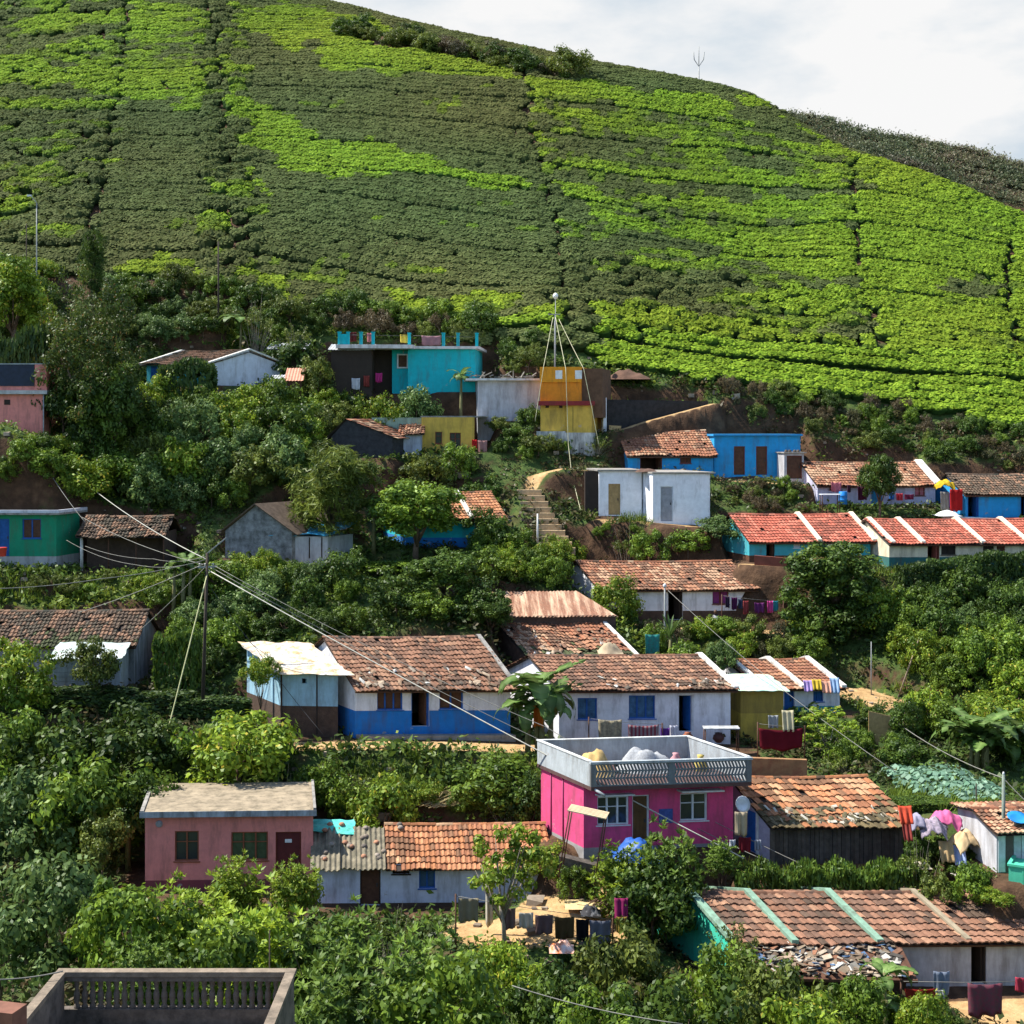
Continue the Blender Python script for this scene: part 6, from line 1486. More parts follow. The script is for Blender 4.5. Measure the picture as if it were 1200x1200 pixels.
def bit(mb, g, rx, ry, h):
    x, y = g.uniform(-rx, rx), g.uniform(-ry, ry); z = h * (y / ry * .5 + .5) + g.uniform(.02, .12); s = g.uniform(.08, .26); a = g.uniform(0, 3)
    c = g.choice([(.20, .15, .10), (.30, .22, .15), (.13, .09, .06), (.40, .33, .24), (.07, .06, .05), (.24, .11, .06), (.24, .12, .07), (.16, .15, .13), (.20, .15, .10), (.08, .14, .24), (.46, .43, .37)])
    u = Vector((math.cos(a), math.sin(a), g.uniform(-.4, .4))) * s; v = Vector((-math.sin(a), math.cos(a), g.uniform(-.4, .5))) * s * g.uniform(.3, .8); n = u.cross(v).normalized() * .03; p = Vector((x, y, z))
    mb.add([p - u - v, p + u - v, p + u + v, p - u + v, p - u - v + n, p + u - v + n, p + u + v + n, p - u + v + n], [(4, 5, 6, 7), (0, 1, 5, 4), (1, 2, 6, 5), (2, 3, 7, 6), (3, 0, 4, 7)], 0, c)
# lean-to in front of the long row, its roof buried in scrap
fr = Frame(868, 1062, 1172, 51.2, 2.0, 51.0); r = root_of(fr, 'lean_to', 'lean-to with roof buried under pale scrap, sheets and stones in lower right', 'shed')
zf = zof(fr, 1140); zk = zof(fr, 1103, 2.0)
mb = MB(); mb.box(0, fr.w, 0, 1.9, -1, zf - .05); mb.build('wall', MUD, r)
mb = MB(); mb.add([(-.3, -.5, zf - .1), (fr.w + .3, -.5, zf - .1), (fr.w + .2, 2.1, zk), (-.2, 2.1, zk), (-.3, -.5, zf), (fr.w + .3, -.5, zf), (fr.w + .2, 2.1, zk + .08), (-.2, 2.1, zk + .08)], [(0, 3, 2, 1), (4, 5, 6, 7), (0, 1, 5, 4), (1, 2, 6, 5), (2, 3, 7, 6), (3, 0, 4, 7)]); mb.build('roof', BROWNWOOD, r)
g_ = random.Random(6); mb = MB()
for i in range(420): bit(mb, g_, fr.w / 2, 1.25, zk - zf)
o = mb.build('scrap', plain('scrap_mix', (1, 1, 1), .85, .35, 5, use_attr=True), r, 0, (fr.w / 2, .85, zf + .02)); o['kind'] = 'stuff'

# ------------------------------------------------------------------ poles, lamps and cables
WOODPOLE = plain('pole_wood', (.055, .042, .032), .9, .3); STEELPOLE = plain('pole_grey', (.28, .29, .28), .6, .3)
def pole(name, label, top, d, pb, rads, mat, cat='pole', xb=None):
    t = P(top[0], top[1], d); b = P(xb if xb is not None else top[0], pb, d); b.z = min(b.z, float(zg(b.x, b.y)) - .1) if abs(b.z - float(zg(b.x, b.y))) > .01 else b.z
    r = empty(name, b); tag(r, label, cat)
    mb = MB(); mb.tube([(0, 0, 0), (t - b) * .5, t - b], [rads, rads * .9, rads * .75], 8); mb.build('post', mat, r)
    return r, t - b
pl, tt = pole('utility_pole', 'dark utility pole carrying the bundle of cables left of the blue-based house', (243, 648), 74, 832, .10, WOODPOLE, 'utility pole', 237)
mb = MB(); mb.prism(tt + Vector((-.1, 0, -.15)), tt + Vector((.95, .2, .75)), .08, .08); mb.prism(tt + Vector((-.5, 0, -.8)), tt + Vector((.5, 0, -.75)), .08, .09); mb.build('crossarm', STEELPOLE, pl)
for x in (-.4, -.1, .3):
    mb = MB(); mb.lathe([(.03, 0), (.06, .04), (.04, .08), (.06, .12), (.02, .15)], 8, c=tuple(tt + Vector((x, 0, -.68)))); mb.build('insulator', plain('porcelain', (.5, .48, .42), .3), pl)
def cable(label, pts_, r=.018, sag=.3, mat=None, name='cable', cat='cable'):
    """one cable hanging between points (pixel, pixel, distance)"""
    w3 = [P(*q) for q in pts_]; out = []
    for a, b in zip(w3[:-1], w3[1:]):
        n = 10
        for i in range(n + (b is w3[-1])):
            t = i / n; p = a.lerp(b, t); p.z -= sag * 4 * t * (1 - t); out.append(p)
    c = out[0]; mb = MB(); mb.tube([p - c for p in out], r, 5)
    o = mb.build(name, mat or WIRE, None, 0, c); tag(o, label, cat); return o
cable('thick pale cable sloping from the utility pole down past the magenta house', [(244, 668, 74), (872, 1006, 57.5)], .030, .15, PALEWIRE)
cable('thin cable from the utility pole to the plank-walled house roof', [(246, 660, 74), (640, 852, 66), (1000, 1040, 57)], .016, .3)
cable('thin cable crossing in front of the magenta house windows', [(246, 664, 74), (660, 880, 66), (905, 1012, 58)], .016, .25)
cable('bright yellow-green stay wire slanting from the pole to the pink roof', [(243, 672, 74), (188, 890, 68.5)], .035, .02, plain('stay', (.46, .46, .22), .6))
cable('cable from the pole up to the thicket above open shed', [(110, 574, 92), (243, 656, 74)], .026, .25, PALEWIRE)
cable('cable from the pole to the open shed roof corner', [(96, 606, 88), (241, 662, 74)], .018, .3)
cable('cable running from the pole to the wall of the green house', [(62, 560, 91), (100, 612, 87.5)], .018, .1)
cable('long flat cable from the pole to the left edge', [(-20, 690, 70), (120, 678, 72), (241, 656, 74)], .022, .12)
cable('cable from the pole to the weathered brown roof', [(92, 718, 80.5), (241, 660, 74)], .022, .12)
cable('low cable from the pole to the gable end of the brown roof', [(160, 742, 77.5), (241, 664, 74)], .018, .08)
cable('slack thin cable from the pole to the shed beside the banana', [(100, 640, 87), (180, 655, 80), (241, 652, 74)], .014, .2)
cable('slack lower cable from the pole past the open shed', [(78, 633, 87), (160, 662, 80), (241, 656, 74)], .014, .25)
cable('dark cable from the pole down to the dirt lane by the lean-to', [(248, 690, 74), (300, 760, 73.5), (378, 860, 71)], .014, .1, DWIRE)
cable('pale cable along the bottom of the picture above the bushes', [(600, 1155, 40), (800, 1200, 38)], .016, .12)
cable('grey cable from the terrace corner to the left edge', [(-10, 1148, 31), (74, 1138, 31.5)], .016, .05)
cable('cable from the thin pole down to the grey pole by the cabbages', [(1040, 838, 76), (1176, 912, 57)], .020, .3)
cable('cable from the grey pole off to the right edge', [(1176, 912, 57), (1215, 950, 56)], .020, .05)
cable('cable sloping over the yard from the tall thin pole', [(783, 692, 82), (1050, 905, 66)], .016, .4)
p1, tt = pole('street_lamp', 'street lamp with white globe behind the orange house', (651, 350), 108, 432, .035, STEELPOLE, 'street lamp')
mb = MB(); mb.lathe([(.02, -.05), (.12, .02), (.20, .13), (.215, .22), (.16, .36), (.06, .43), (.02, .45)], 12, c=tuple(tt)); mb.build('lamp_globe', plain('lamp_white', (.8, .8, .78), .3), p1)
p2, tt = pole('street_lamp', 'tall grey street lamp on the far left before the tea', (43, 238), 112.5, 325, .06, STEELPOLE, 'street lamp')
mb = MB(); mb.prism(tt, tt + Vector((-.45, -.1, .55)), .09, .07); mb.build('lamp_arm', GREYSHEET, p2); mb = MB(); mb.box(tt.x - .75, tt.x - .4, -.12, .08, tt.z + .52, tt.z + .66); mb.build('lamp_head', WFRAME, p2)
pole('pole', 'thin dark pole left of the tall grey street lamp', (31, 262), 113, 318, .05, WOODPOLE)
pole('pole', 'dark wooden pole standing in front of the bright tea patch', (256, 283), 112.5, 348, .08, WOODPOLE)
p3, tt = pole('mast', 'pale mast with forked top standing on the crest of the hill', (819, 78), 183, 112, .10, STEELPOLE, 'mast')
mb = MB(); mb.tube([tt, tt + Vector((0, 0, 2.6))], .05, 6); mb.tube([tt + Vector((-.7, 0, 1.9)), tt + Vector((-.6, 0, .9)), tt, tt + Vector((.6, 0, .9)), tt + Vector((.7, 0, 1.9))], .06, 6); mb.build('fork', STEELPOLE, p3)
p4, tt = pole('pole', 'grey lichened pole beside the white boarded shed', (1176, 908), 57, 1002, .09, plain('lichen_pole', (.20, .24, .20), .9, .3))
mb = MB(); mb.lathe([(.03, 0), (.05, .04), (.03, .12)], 8, c=tuple(tt)); mb.build('insulator', WFRAME, p4)
pole('pole', 'thin dark post between cabbages and grey lichened pole', (1144, 918), 61, 968, .035, WOODPOLE)
pole('pole', 'thin tall grey pole left of the leaning pole', (1021, 752), 80, 815, .035, STEELPOLE)
pole('pole', 'leaning pale pole in front of the dark thicket', (1077, 748), 80, 802, .055, plain('pale_wood', (.26, .20, .14), .9, .3), xb=1052)
p5, tt = pole('pole', 'grey pole with small white cap before the white house upslope', (779, 688), 83, 772, .06, STEELPOLE)
mb = MB(); mb.lathe([(.08, 0), (.12, .10), (.05, .2)], 8, c=tuple(tt)); mb.build('cap', WFRAME, p5)
pole('post', 'white post at the foot of the stairs', (630, 602), 92.3, 642, .07, plain('white_post', (.62, .62, .6), .8, .2))
pole('pole', 'bare dark pole rising from the bush behind the terrace balustrade', (316, 1090), 44, 1170, .03, WOODPOLE)
# the rigging over the orange house
t_ = (650, 372, 104)
rg, tt = pole('pole', 'slim pole behind the orange house holding three ropes', (650, 368), 106.6, 432, .04, STEELPOLE)
mb = MB(); mb.box(tt.x - .5, tt.x + .4, -.03, .03, tt.z - .06, tt.z + .02); mb.build('crossarm', STEELPOLE, rg)
YROPE = plain('rope_yellow', (.50, .48, .30), .8)
cable('left rope from the slim pole down the edge of the orange house', [(648, 372, 106.5), (637, 430, 101.5), (627, 494, 101.4)], .022, .02, YROPE, 'rope', 'rope')
cable('middle rope from the slim pole across the orange house to the white blocks', [(651, 372, 106.5), (663, 432, 101.4), (666, 520, 101), (670, 556, 99), (682, 604, 95.4)], .024, .03, YROPE, 'rope', 'rope')
cable('right rope from the slim pole past the maroon ledge', [(655, 374, 106.5), (684, 432, 101.4), (694, 480, 101), (702, 522, 100.8)], .022, .05, YROPE, 'rope', 'rope')

# ------------------------------------------------------------------ laundry and loose things
def hang(a, b, c, e, d, col, label, pattern=None, name='cloth', cat='cloth', tilt=0.0, seed=None):
    """a cloth hanging between pixel rows b and e, columns a and c, at distance d"""
    s = seed if seed is not None else int(a * 7 + b * 3); w_ = (c - a) / F * d; h_ = (e - b) / F * d; p = P((a + c) / 2, b, d)
    nx, nz = 12, 8; X, T = np.meshgrid(np.linspace(-.5, .5, nx), np.linspace(0, 1, nz))
    sagz = (.10 * w_) * (1 - (2 * X) ** 2) * -1
    Y = (.05 * np.sin(X * 14 + s) * (.35 + T) + .05 * (fnoise(X * 4 + s, T * 2, 1, 2) - .5)) - tilt * T * h_
    Z = -T * h_ + sagz * .5 + (fnoise(X * 5 + s, T * 0, 1, 2) - .5) * .18 * h_ * T
    o = add_obj(name, grid_mesh(name, X * w_ * (1 - .06 * T), Y, Z, cloth_mat(col, pattern)), None, p); tag(o, label, cat)
    md = o.modifiers.new('thick', 'SOLIDIFY'); md.thickness = .012
    return o
def line(label, a, b, posts=True, name='clothesline'):
    pa, pb = P(*a), P(*b); r = empty(name, (pa.x, pa.y, float(zg(pa.x, pa.y)))); tag(r, label, 'clothesline')
    o = Vector(r.location); mb = MB(); mb.tube([pa - o, (pa + pb) / 2 - o - Vector((0, 0, .04)), pb - o], .012, 4); mb.build('rope', WIRE, r)
    if posts:
        for q in (pa, pb):
            mb = MB(); mb.tube([Vector((q.x, q.y, float(zg(q.x, q.y)) - .2)) - o, q - o + Vector((0, 0, .08))], .035, 6); mb.build('post', BROWNWOOD, r)
    return r
M_ = (.18, .035, .05)
line('clothesline across the sunlit dirt yard of the orange-roofed hut', (534, 1050, 55), (718, 1078, 55))
for q in [(537, 1052, 561, 1079, (.30, .26, .17), 'beige grey cloth at the left end of the yard clothesline'), (588, 1064, 604, 1088, (.20, .13, .12), 'dusty brown cloth left of the leaning young tree'), (608, 1069, 625, 1087, (.55, .53, .46), 'whitish cloth right of the leaning young tree'),
          (627, 1072, 648, 1094, (.16, .11, .11), 'dark mauve cloth with pale hem on the yard clothesline'), (650, 1074, 673, 1099, (.10, .07, .03), 'dark olive brown cloth on the yard clothesline'), (675, 1077, 690, 1103, (.014, .014, .016), 'black cloth on the yard clothesline'), (691, 1078, 716, 1107, (.19, .20, .24), 'blue grey cloth at the right end of the yard clothesline')]:
    hang(*q[:4], 55, q[4], q[5])
hang(720, 1052, 736, 1076, 54.5, (.30, .03, .12), 'maroon pink cloth draped on the branch by the yard', tilt=.2)
hang(722, 1074, 735, 1092, 54.3, (.36, .26, .05), 'mustard cloth below the maroon pink one')
hang(569, 1034, 578, 1084, 56.2, (.62, .58, .48), 'long pale cloth wound round a post by the white hut', seed=2)
line('clothesline in front of the white house with blue windows', (690, 842, 71.3), (776, 849, 71.3))
hang(701, 843, 729, 869, 71.2, (.46, .40, .26), 'cream patterned mat hung before the white house', 'print', 'mat', 'mat'); hang(736, 849, 772, 873, 71.2, (.24, .05, .07), 'maroon striped blanket hung before the white house', 'stripes', 'blanket', 'blanket')
hang(774, 853, 785, 866, 71.3, (.16, .05, .28), 'violet cloth beside the maroon striped blanket'); hang(785, 850, 794, 870, 71.4, (.66, .66, .72), 'white cloth beside the open blue door')
line('clothesline with dark red blanket before ochre shed', (888, 848, 70.5), (943, 852, 70.5))
hang(889, 853, 941, 876, 70.4, (.15, .012, .022), 'dark red blanket hung before the ochre shed', None, 'blanket', 'blanket'); hang(916, 832, 930, 856, 70.6, (.62, .56, .36), 'cream cloth above the dark red blanket', tilt=.2); hang(900, 838, 912, 853, 70.7, (.42, .44, .44), 'grey white cloth above the dark red blanket')
for q in [(941, 797, 952, 809, (.48, .34, .66), 'lilac cloth drying at the small white house eave'), (951, 796, 962, 807, (.72, .52, .06), 'yellow cloth drying at the small white house eave'), (962, 798, 974, 811, (.74, .40, .28), 'peach cloth drying at the small white house eave'), (972, 794, 983, 810, (.36, .52, .74), 'light blue cloth drying at the small white house eave')]:
    hang(*q[:4], 75.3, q[4], q[5], tilt=.5)
line('clothesline at the right end of the orange-tiled white house', (846, 698, 86.3), (918, 705, 86.3))
for q in [(850, 699, 855, 712, (.05, .03, .06), 'black cloth at the left of the long-tiled house clothesline'), (857, 700, 864, 714, (.10, .02, .08), 'plum cloth on the clothesline of the long-tiled house'), (865, 702, 870, 713, (.06, .07, .12), 'navy cloth on the clothesline of the long-tiled house'), (871, 704, 877, 719, (.42, .08, .08), 'red cloth on the clothesline of the long-tiled house'), (899, 704, 906, 718, (.74, .10, .36), 'hot pink cloth at the right of the long-tiled house'), (906, 704, 912, 716, (.05, .34, .42), 'teal cloth beside the hot pink one'), (884, 706, 896, 718, (.18, .04, .16), 'purple cloth left of the hot pink one')]:
    hang(*q[:4], 86.2, q[4], q[5])
line('clothesline on the front of the lavender house', (990, 568, 96.9), (1085, 576, 96.9), posts=False)
for q in [(993, 568, 997, 577, (.07, .03, .05), 'small dark cloth left of the dark plum one at the lavender house'), (1005, 570, 1016, 586, (.09, .02, .05), 'dark plum cloth at the lavender house'), (1042, 577, 1048, 585, (.05, .20, .55), 'blue cloth at the lavender house'), (1050, 578, 1058, 586, (.62, .06, .08), 'bright red cloth at the lavender house'), (1060, 579, 1071, 585, (.20, .03, .07), 'maroon cloth at the lavender house'), (974, 565, 986, 576, (.55, .18, .22), 'pink red cloth at the left of the lavender house')]:
    hang(*q[:4], 96.8, q[4], q[5])
hang(1113, 573, 1128, 598, 95.6, (.40, .02, .02), 'bright red sheet closing the gap beside the lavender house', None, 'sheet', 'sheet'); hang(1102, 576, 1112, 597, 95.9, (.30, .28, .24), 'grey sack cloth left of the bright red sheet', None, 'sheet', 'sheet')
heap('tarpaulin', 'white crumpled tarpaulin on the ground below red sheet', 'tarpaulin', 1110, 604, 94.8, 1.6, .35, plain('white_tarp', (.66, .66, .66), .5, .2), 9)
hang(1094, 1138, 1113, 1166, 50.5, (.24, .28, .36), 'grey blue towel at the lower right', None, 'towel', 'towel'); hang(1134, 1152, 1175, 1190, 49.5, (.24, .06, .09), 'maroon patterned sheet at the lower right', 'print', 'sheet', 'sheet'); hang(1060, 1158, 1096, 1170, 50, (.34, .035, .025), 'long red cloth left of the grey blue towel'); hang(1190, 1145, 1206, 1162, 50, (.52, .06, .10), 'red and white cloth at the right edge'); hang(1096, 1160, 1107, 1170, 50.3, (.50, .52, .52), 'small pale cloth below the grey blue towel')
line('clothesline in front of the long low terrace', (1056, 1150, 50.2), (1205, 1150, 50))
for a in [(1052, 944, 1068, 963, (.66, .10, .05), 'orange red cloth at the right end of plank house'), (1056, 962, 1067, 982, (.30, .06, .05), 'brick red cloth below the orange red one'), (1115, 990, 1130, 1010, (.36, .46, .72), 'pale blue cloth hanging below the apricot one'), (1099, 985, 1116, 1006, (.52, .36, .18), 'tan sacking beside the pale blue cloth')]:
    hang(*a[:4], 57.6, a[4], a[5], tilt=.55)
def drape(px, py, d, w_, h_, dep, col, label, seed, pat=None):
    p = P(px, py, d); n = 26; X, Y = np.meshgrid(np.linspace(-1, 1, n), np.linspace(-1, 1, n)); g = np.random.default_rng(seed)
    ed = 1 + .22 * (fnoise(np.arctan2(Y, X) * 2 + seed, X * 0, 1.5, 2) - .5)
    R = np.hypot(X, Y) ; Z = h_ * (1 - .75 * R ** 2) + .35 * h_ * (fnoise(X * 2.5 + seed, Y * 2.5, 1.4, 3) - .5) + .05 * np.sin(X * 9 + 3 * Y)
    o = add_obj('cloth', grid_mesh('cloth', X * ed * w_ / 2, Y * ed * dep / 2, Z, cloth_mat(col, pat)), None, p, (0, 0, g.uniform(-.4, .4))); tag(o, label, 'cloth')
    md = o.modifiers.new('thick', 'SOLIDIFY'); md.thickness = .015
drape(1074, 968, 58.2, .85, .5, 1.0, (.36, .34, .44), 'greyish lavender cloth next to the orange red one', 1); drape(1094, 974, 58, 1.1, .55, 1.1, (.46, .38, .46), 'dull lilac cloth spread over the bush', 2, 'print'); drape(1108, 964, 58.4, 1.25, .5, 1.1, (.72, .16, .34), 'pink cloth spread over the bush', 3); drape(1130, 990, 57.8, 1.1, .6, 1.0, (.74, .54, .30), 'pale apricot cloth spread over the bush', 4)
drape(1107, 570, 96.4, 1.3, .45, 1.0, (.66, .44, .03), 'yellow cloth spread over the gap beside the lavender house', 8)
T0 = [(1072, 972, 34), (1096, 978, 44), (1128, 992, 40)]
hang(625, 826, 637, 851, 69, (.66, .20, .03), 'orange cloth hanging by the banana plant'); hang(756, 743, 773, 766, 80.5, (.04, .30, .26), 'teal green cloth behind white house ridge', 'print'); hang(796, 755, 806, 768, 80, (.62, .60, .60), 'white cloth right of the teal green one')
hang(412, 443, 422, 456, 105, (.62, .62, .66), 'white shirt in the shade of the terrace house'); hang(426, 440, 433, 453, 105.1, (.30, .06, .05), 'rust red cloth in the shade of the terrace house'); hang(440, 437, 448, 448, 105.1, (.50, .04, .20), 'magenta cloth in the shade of the terrace house')
hang(409, 389, 418, 400, 105.5, (.14, .03, .03), 'dark red cloth on the teal terrace railing'); hang(430, 390, 437, 400, 105.5, (.55, .20, .22), 'pink cloth on the teal terrace railing'); hang(469, 392, 480, 401, 105.9, (.72, .58, .10), 'yellow cloth on the teal terrace railing'); hang(494, 393, 517, 404, 105.8, (.44, .24, .26), 'dull rose blanket on the teal terrace railing', None, 'blanket', 'blanket')
hang(553, 515, 559, 526, 100.4, (.60, .03, .03), 'red cloth at the corner of the yellow house'); hang(560, 516, 571, 530, 100.6, (.44, .24, .22), 'faded pink cloth right of the red one')
for a in [(855, 984, 862, 992, (.62, .64, .7), 'white cloth at the magenta house corner'), (866, 981, 880, 998, (.20, .02, .03), 'dark red cloth at the magenta house corner'), (861, 951, 876, 978, (.54, .44, .30), 'cream cloth between magenta house and plank house'), (884, 984, 892, 996, (.34, .36, .42), 'grey cloth before the plank house door')]: hang(*a[:4], 59, a[4], a[5])
heap('mat', 'cream mat lying on the grass below the pink cloth', 'mat', 1077, 1016, 57.2, .95, .22, cloth_mat((.62, .55, .42)), 3, dep=.6); heap('mat', 'pale mat lying right of the cream one', 'mat', 1123, 1024, 56.8, .6, .14, cloth_mat((.64, .58, .5)), 4, dep=.5)
heap('bundle', 'black and white bundle on the sunlit yard', 'bundle', 692, 1070, 56.6, .8, .35, plain('bw', (.03, .03, .035), .8, .4, 6, stain=(.6, .6, .6), stain_amt=.3), 5); heap('bundle', 'white and orange bundle at the front of the yard', 'bundle', 658, 1112, 53.8, .95, .34, plain('wo', (.60, .16, .03), .8, .3, 5, stain=(.7, .7, .68), stain_amt=.75), 6)
o = heap('board', 'pale wooden boards lying on the yard', 'board', 682, 1060, 57.4, 1.4, .08, plain('pale_board', (.58, .44, .22), .8, .3), 7, dep=1.2)
heap('blue_tarpaulin', 'dark blue tarpaulin heap at the magenta house doorstep', 'tarpaulin', 745, 1004, 58.6, 1.9, .8, plain('navy_tarp', (.02, .09, .34), .45, .3), 10); heap('rubbish_heap', 'heap of white and red rubbish by the right dirt yard', 'rubbish', 1068, 835, 76, 1.9, .5, plain('rubbish', (.5, .5, .5), .8, .5, 6, stain=(.5, .12, .10), stain_amt=.6), 12)
heap('cloth_bundle', 'pale bundle of torn plastic near the rusty roofs', 'bundle', 715, 764, 78.6, 1.4, .55, cloth_mat((.52, .42, .28)), 14); heap('sand_heap', 'red earth heap beside the terraced hillside path', 'earth heap', 737, 445, 108, 3.4, .9, plain('red_earth', (.13, .07, .045), .95, .4, 2, bump=.5), 15, dep=2.6)
heap('roof_rubbish', 'brown earth heap on the left white block roof', 'earth heap', 757, 553, 95, 1.5, .3, plain('roof_earth', (.12, .07, .05), .95, .3), 16, dep=.8)
def lathe_thing(name, label, cat, px, py, d, prof, mat, n=12):
    p = P(px, py, d); mb = MB(); mb.lathe(prof, n); o = mb.build(name, mat, None, 0, p); tag(o, label, cat); return o
DRUM = [(.28, 0), (.29, .02), (.29, .28), (.305, .30), (.29, .32), (.29, .58), (.305, .60), (.29, .62), (.29, .86), (.26, .88)]
lathe_thing('barrel', 'blue plastic barrel in front of the lavender house', 'barrel', 988, 591, 96.6, DRUM, MATS['blue_plastic'])
lathe_thing('bucket', 'red plastic bucket at the left edge by green house', 'bucket', 3, 652, 87, [(.2, 0), (.27, .5), (.29, .55), (.25, .56)], plain('red_plastic', (.55, .05, .03), .4))
lathe_thing('bucket', 'yellow bucket right of the orange-tiled white house', 'bucket', 925, 735, 85.6, [(.2, 0), (.27, .5), (.29, .55), (.25, .56)], plain('yellow_plastic', (.6, .38, .04), .4))
lathe_thing('pot', 'reddish clay pot beside the open blue door', 'pot', 806, 868, 71.6, [(.12, 0), (.26, .14), (.24, .3), (.14, .36), (.18, .42)], plain('clay', (.30, .10, .05), .8))
lathe_thing('pot', 'dark round pot under the trestle of the white house', 'pot', 842, 870, 71.2, [(.14, 0), (.30, .18), (.26, .36), (.16, .42), (.2, .48)], plain('dark_clay', (.07, .025, .02), .7))
lathe_thing('dish', 'white satellite dish on a stick between magenta and plank houses', 'dish', 868, 943, 59.5, [(.02, 0), (.2, .08), (.34, .2), (.35, .21), (.2, .10), (.03, .03)], WFRAME).rotation_euler = (rad(70), 0, rad(20))
def table(name, label, cat, a, b, pt, d, hz, dep, mat, slats=0):
    p = P((a + b) / 2, pt, d); w_ = (b - a) / F * d; r = empty(name, p - Vector((0, 0, hz))); tag(r, label, cat)
    if slats:
        for i in range(slats): mb = MB(); mb.box(-w_ / 2, w_ / 2, -dep / 2 + dep * i / slats, -dep / 2 + dep * (i + .7) / slats, hz - .04, hz); mb.build('slat', mat, r)
    else: mb = MB(); mb.box(-w_ / 2, w_ / 2, -dep / 2, dep / 2, hz - .05, hz); mb.build('top', mat, r)
    for x in (-1, 1):
        for y in (-1, 1): mb = MB(); mb.tube([(x * (w_ / 2 - .06), y * (dep / 2 - .06), -.6), (x * (w_ / 2 - .08), y * (dep / 2 - .08), hz - .052)], .03, 6); mb.build('leg', BROWNWOOD, r)
    return r
table('drying_rack', 'rack of pale slats on tall legs left of the magenta house', 'rack', 657, 703, 949, 57.6, 2.2, 1.0, plain('pale_slat', (.62, .48, .30), .8, .25), 6).rotation_euler = (0, rad(9), rad(-12))
table('table', 'white table on the slope in front of the lavender house', 'table', 961, 984, 579, 95.6, .9, .8, WFRAME)
table('trestle', 'long grey trestle loaded with washing right of the blue door', 'trestle', 824, 866, 852, 71.3, .95, .7, GREYSHEET)
low_wall('fence', 'thin stick fence beside the sunlit dirt yard', (1018, 858, 73), (1044, 862, 73), 1.1, 1.0, .05, TAN, 'fence')

# a figure crouching beside the house with the long orange roof
def person():
    p = hit(838, 738, 80); r = empty('person', p); r['label'] = 'person in dark clothes with pale shawl crouching below the long-tiled house'; r['category'] = 'person'
    J = [(0, 0, .42), (0, -.05, .62), (0, -.12, .84), (0, -.15, .93), (0, -.18, 1.05), (-.15, -.08, .82), (-.24, -.28, .60), (-.12, -.42, .48), (.15, -.08, .82), (.25, -.26, .60), (.14, -.42, .46), (-.13, -.36, .52), (-.14, -.16, .08), (-.15, -.34, .03), (.13, -.36, .50), (.14, -.14, .08), (.15, -.32, .03)]
    E_ = [(0, 1), (1, 2), (2, 3), (3, 4), (2, 5), (5, 6), (6, 7), (2, 8), (8, 9), (9, 10), (0, 11), (11, 12), (12, 13), (0, 14), (14, 15), (15, 16)]
    R_ = [.15, .15, .13, .06, .10, .07, .05, .035, .07, .05, .035, .09, .055, .04, .09, .055, .04]
    me = bpy.data.meshes.new('body'); me.from_pydata(J, E_, []); o = add_obj('body', me, r); me.materials.append(plain('dark_garment', (.03, .028, .04), .9))
    md = o.modifiers.new('skin', 'SKIN')
    for i, v in enumerate(me.skin_vertices[0].data): v.radius = (R_[i], R_[i]); v.use_root = i == 0
    o.modifiers.new('sub', 'SUBSURF').levels = 2
    mb = MB(); mb.lathe([(.03, -.12), (.08, -.09), (.10, 0), (.095, .06), (.06, .11), (.01, .125)], 10, c=(0, -.19, 1.12)); mb.build('head', plain('brown_skin', (.12, .06, .035), .6), r)
    mb = MB(); mb.lathe([(.102, 0), (.112, .03), (.10, .08), (.06, .125), (.01, .135)], 10, c=(0, -.16, 1.12)); mb.build('hair', DWIRE, r)
    mb = MB(); mb.lathe([(.26, 0), (.22, .12), (.13, .24), (.07, .27)], 10, c=(0, -.08, .66)); mb.build('shawl', cloth_mat((.5, .5, .52)), r)
person()

# ------------------------------------------------------------------ plants: bananas, cabbages, trees, hedges, thickets
def strip_leaf(L, Wd, bend, g, cols, segs=8, torn=True):
    V = []; Q = []; c = []
    for i in range(segs + 1):
        t = i / segs; a = 1.25 - bend * t; 
        if i == 0: x = z = 0.
        else: x += math.cos(a) * L / segs; z += math.sin(a) * L / segs
        hw = Wd * (math.sin(math.pi * min(1, t * .97 + .03)) ** .55) * .5 * (.9 + .2 * g.random())
        f = .35 * hw
        V += [(x, -hw, z + f * .4), (x, 0, z - f * .3), (x, hw, z + f * .4)]
        k = g.uniform(.7, 1.25); c += [tuple(np.array(cols[0]) * k), tuple(np.array(cols[1]) * k), tuple(np.array(cols[0]) * k)]
    for i in range(segs):
        for j in (0, 1):
            Q.append((i * 3 + j, i * 3 + j + 1, i * 3 + j + 4, i * 3 + j + 3))
    V2 = []; Q2 = []; c2 = []
    for q in Q:      # separate strips: torn between the veins
        b = len(V2); s = g.uniform(0, .06) * L if torn else 0
        for m, v in enumerate(q):
            p = list(V[v]); 
            if torn and v % 3 != 1: p[2] -= s * 1.2
            V2.append(tuple(p)); c2.append(c[v])
        Q2.append((b, b + 1, b + 2, b + 3))
    return np.array(V2), np.array(Q2), np.array(c2)
BAN = []
gb = np.random.default_rng(77)
for i in range(4): BAN.append(mesh_np('leaf', *strip_leaf(1.0, .36, (1.3, 1.9, 2.4, .6)[i], gb, ((.055, .12, .02), (.15, .22, .06)))[:2], LEAF, strip_leaf(1.0, .36, 1, gb, ((.055, .12, .02), (.16, .24, .07)))[2]))
DRYB = [mesh_np('leaf', *strip_leaf(1.0, .22, 2.6, gb, ((.1, .08, .04), (.2, .16, .09)))[:2], LEAF, strip_leaf(1.0, .22, 1, gb, ((.16, .12, .06), (.24, .19, .10)))[2]), BAN[1]]
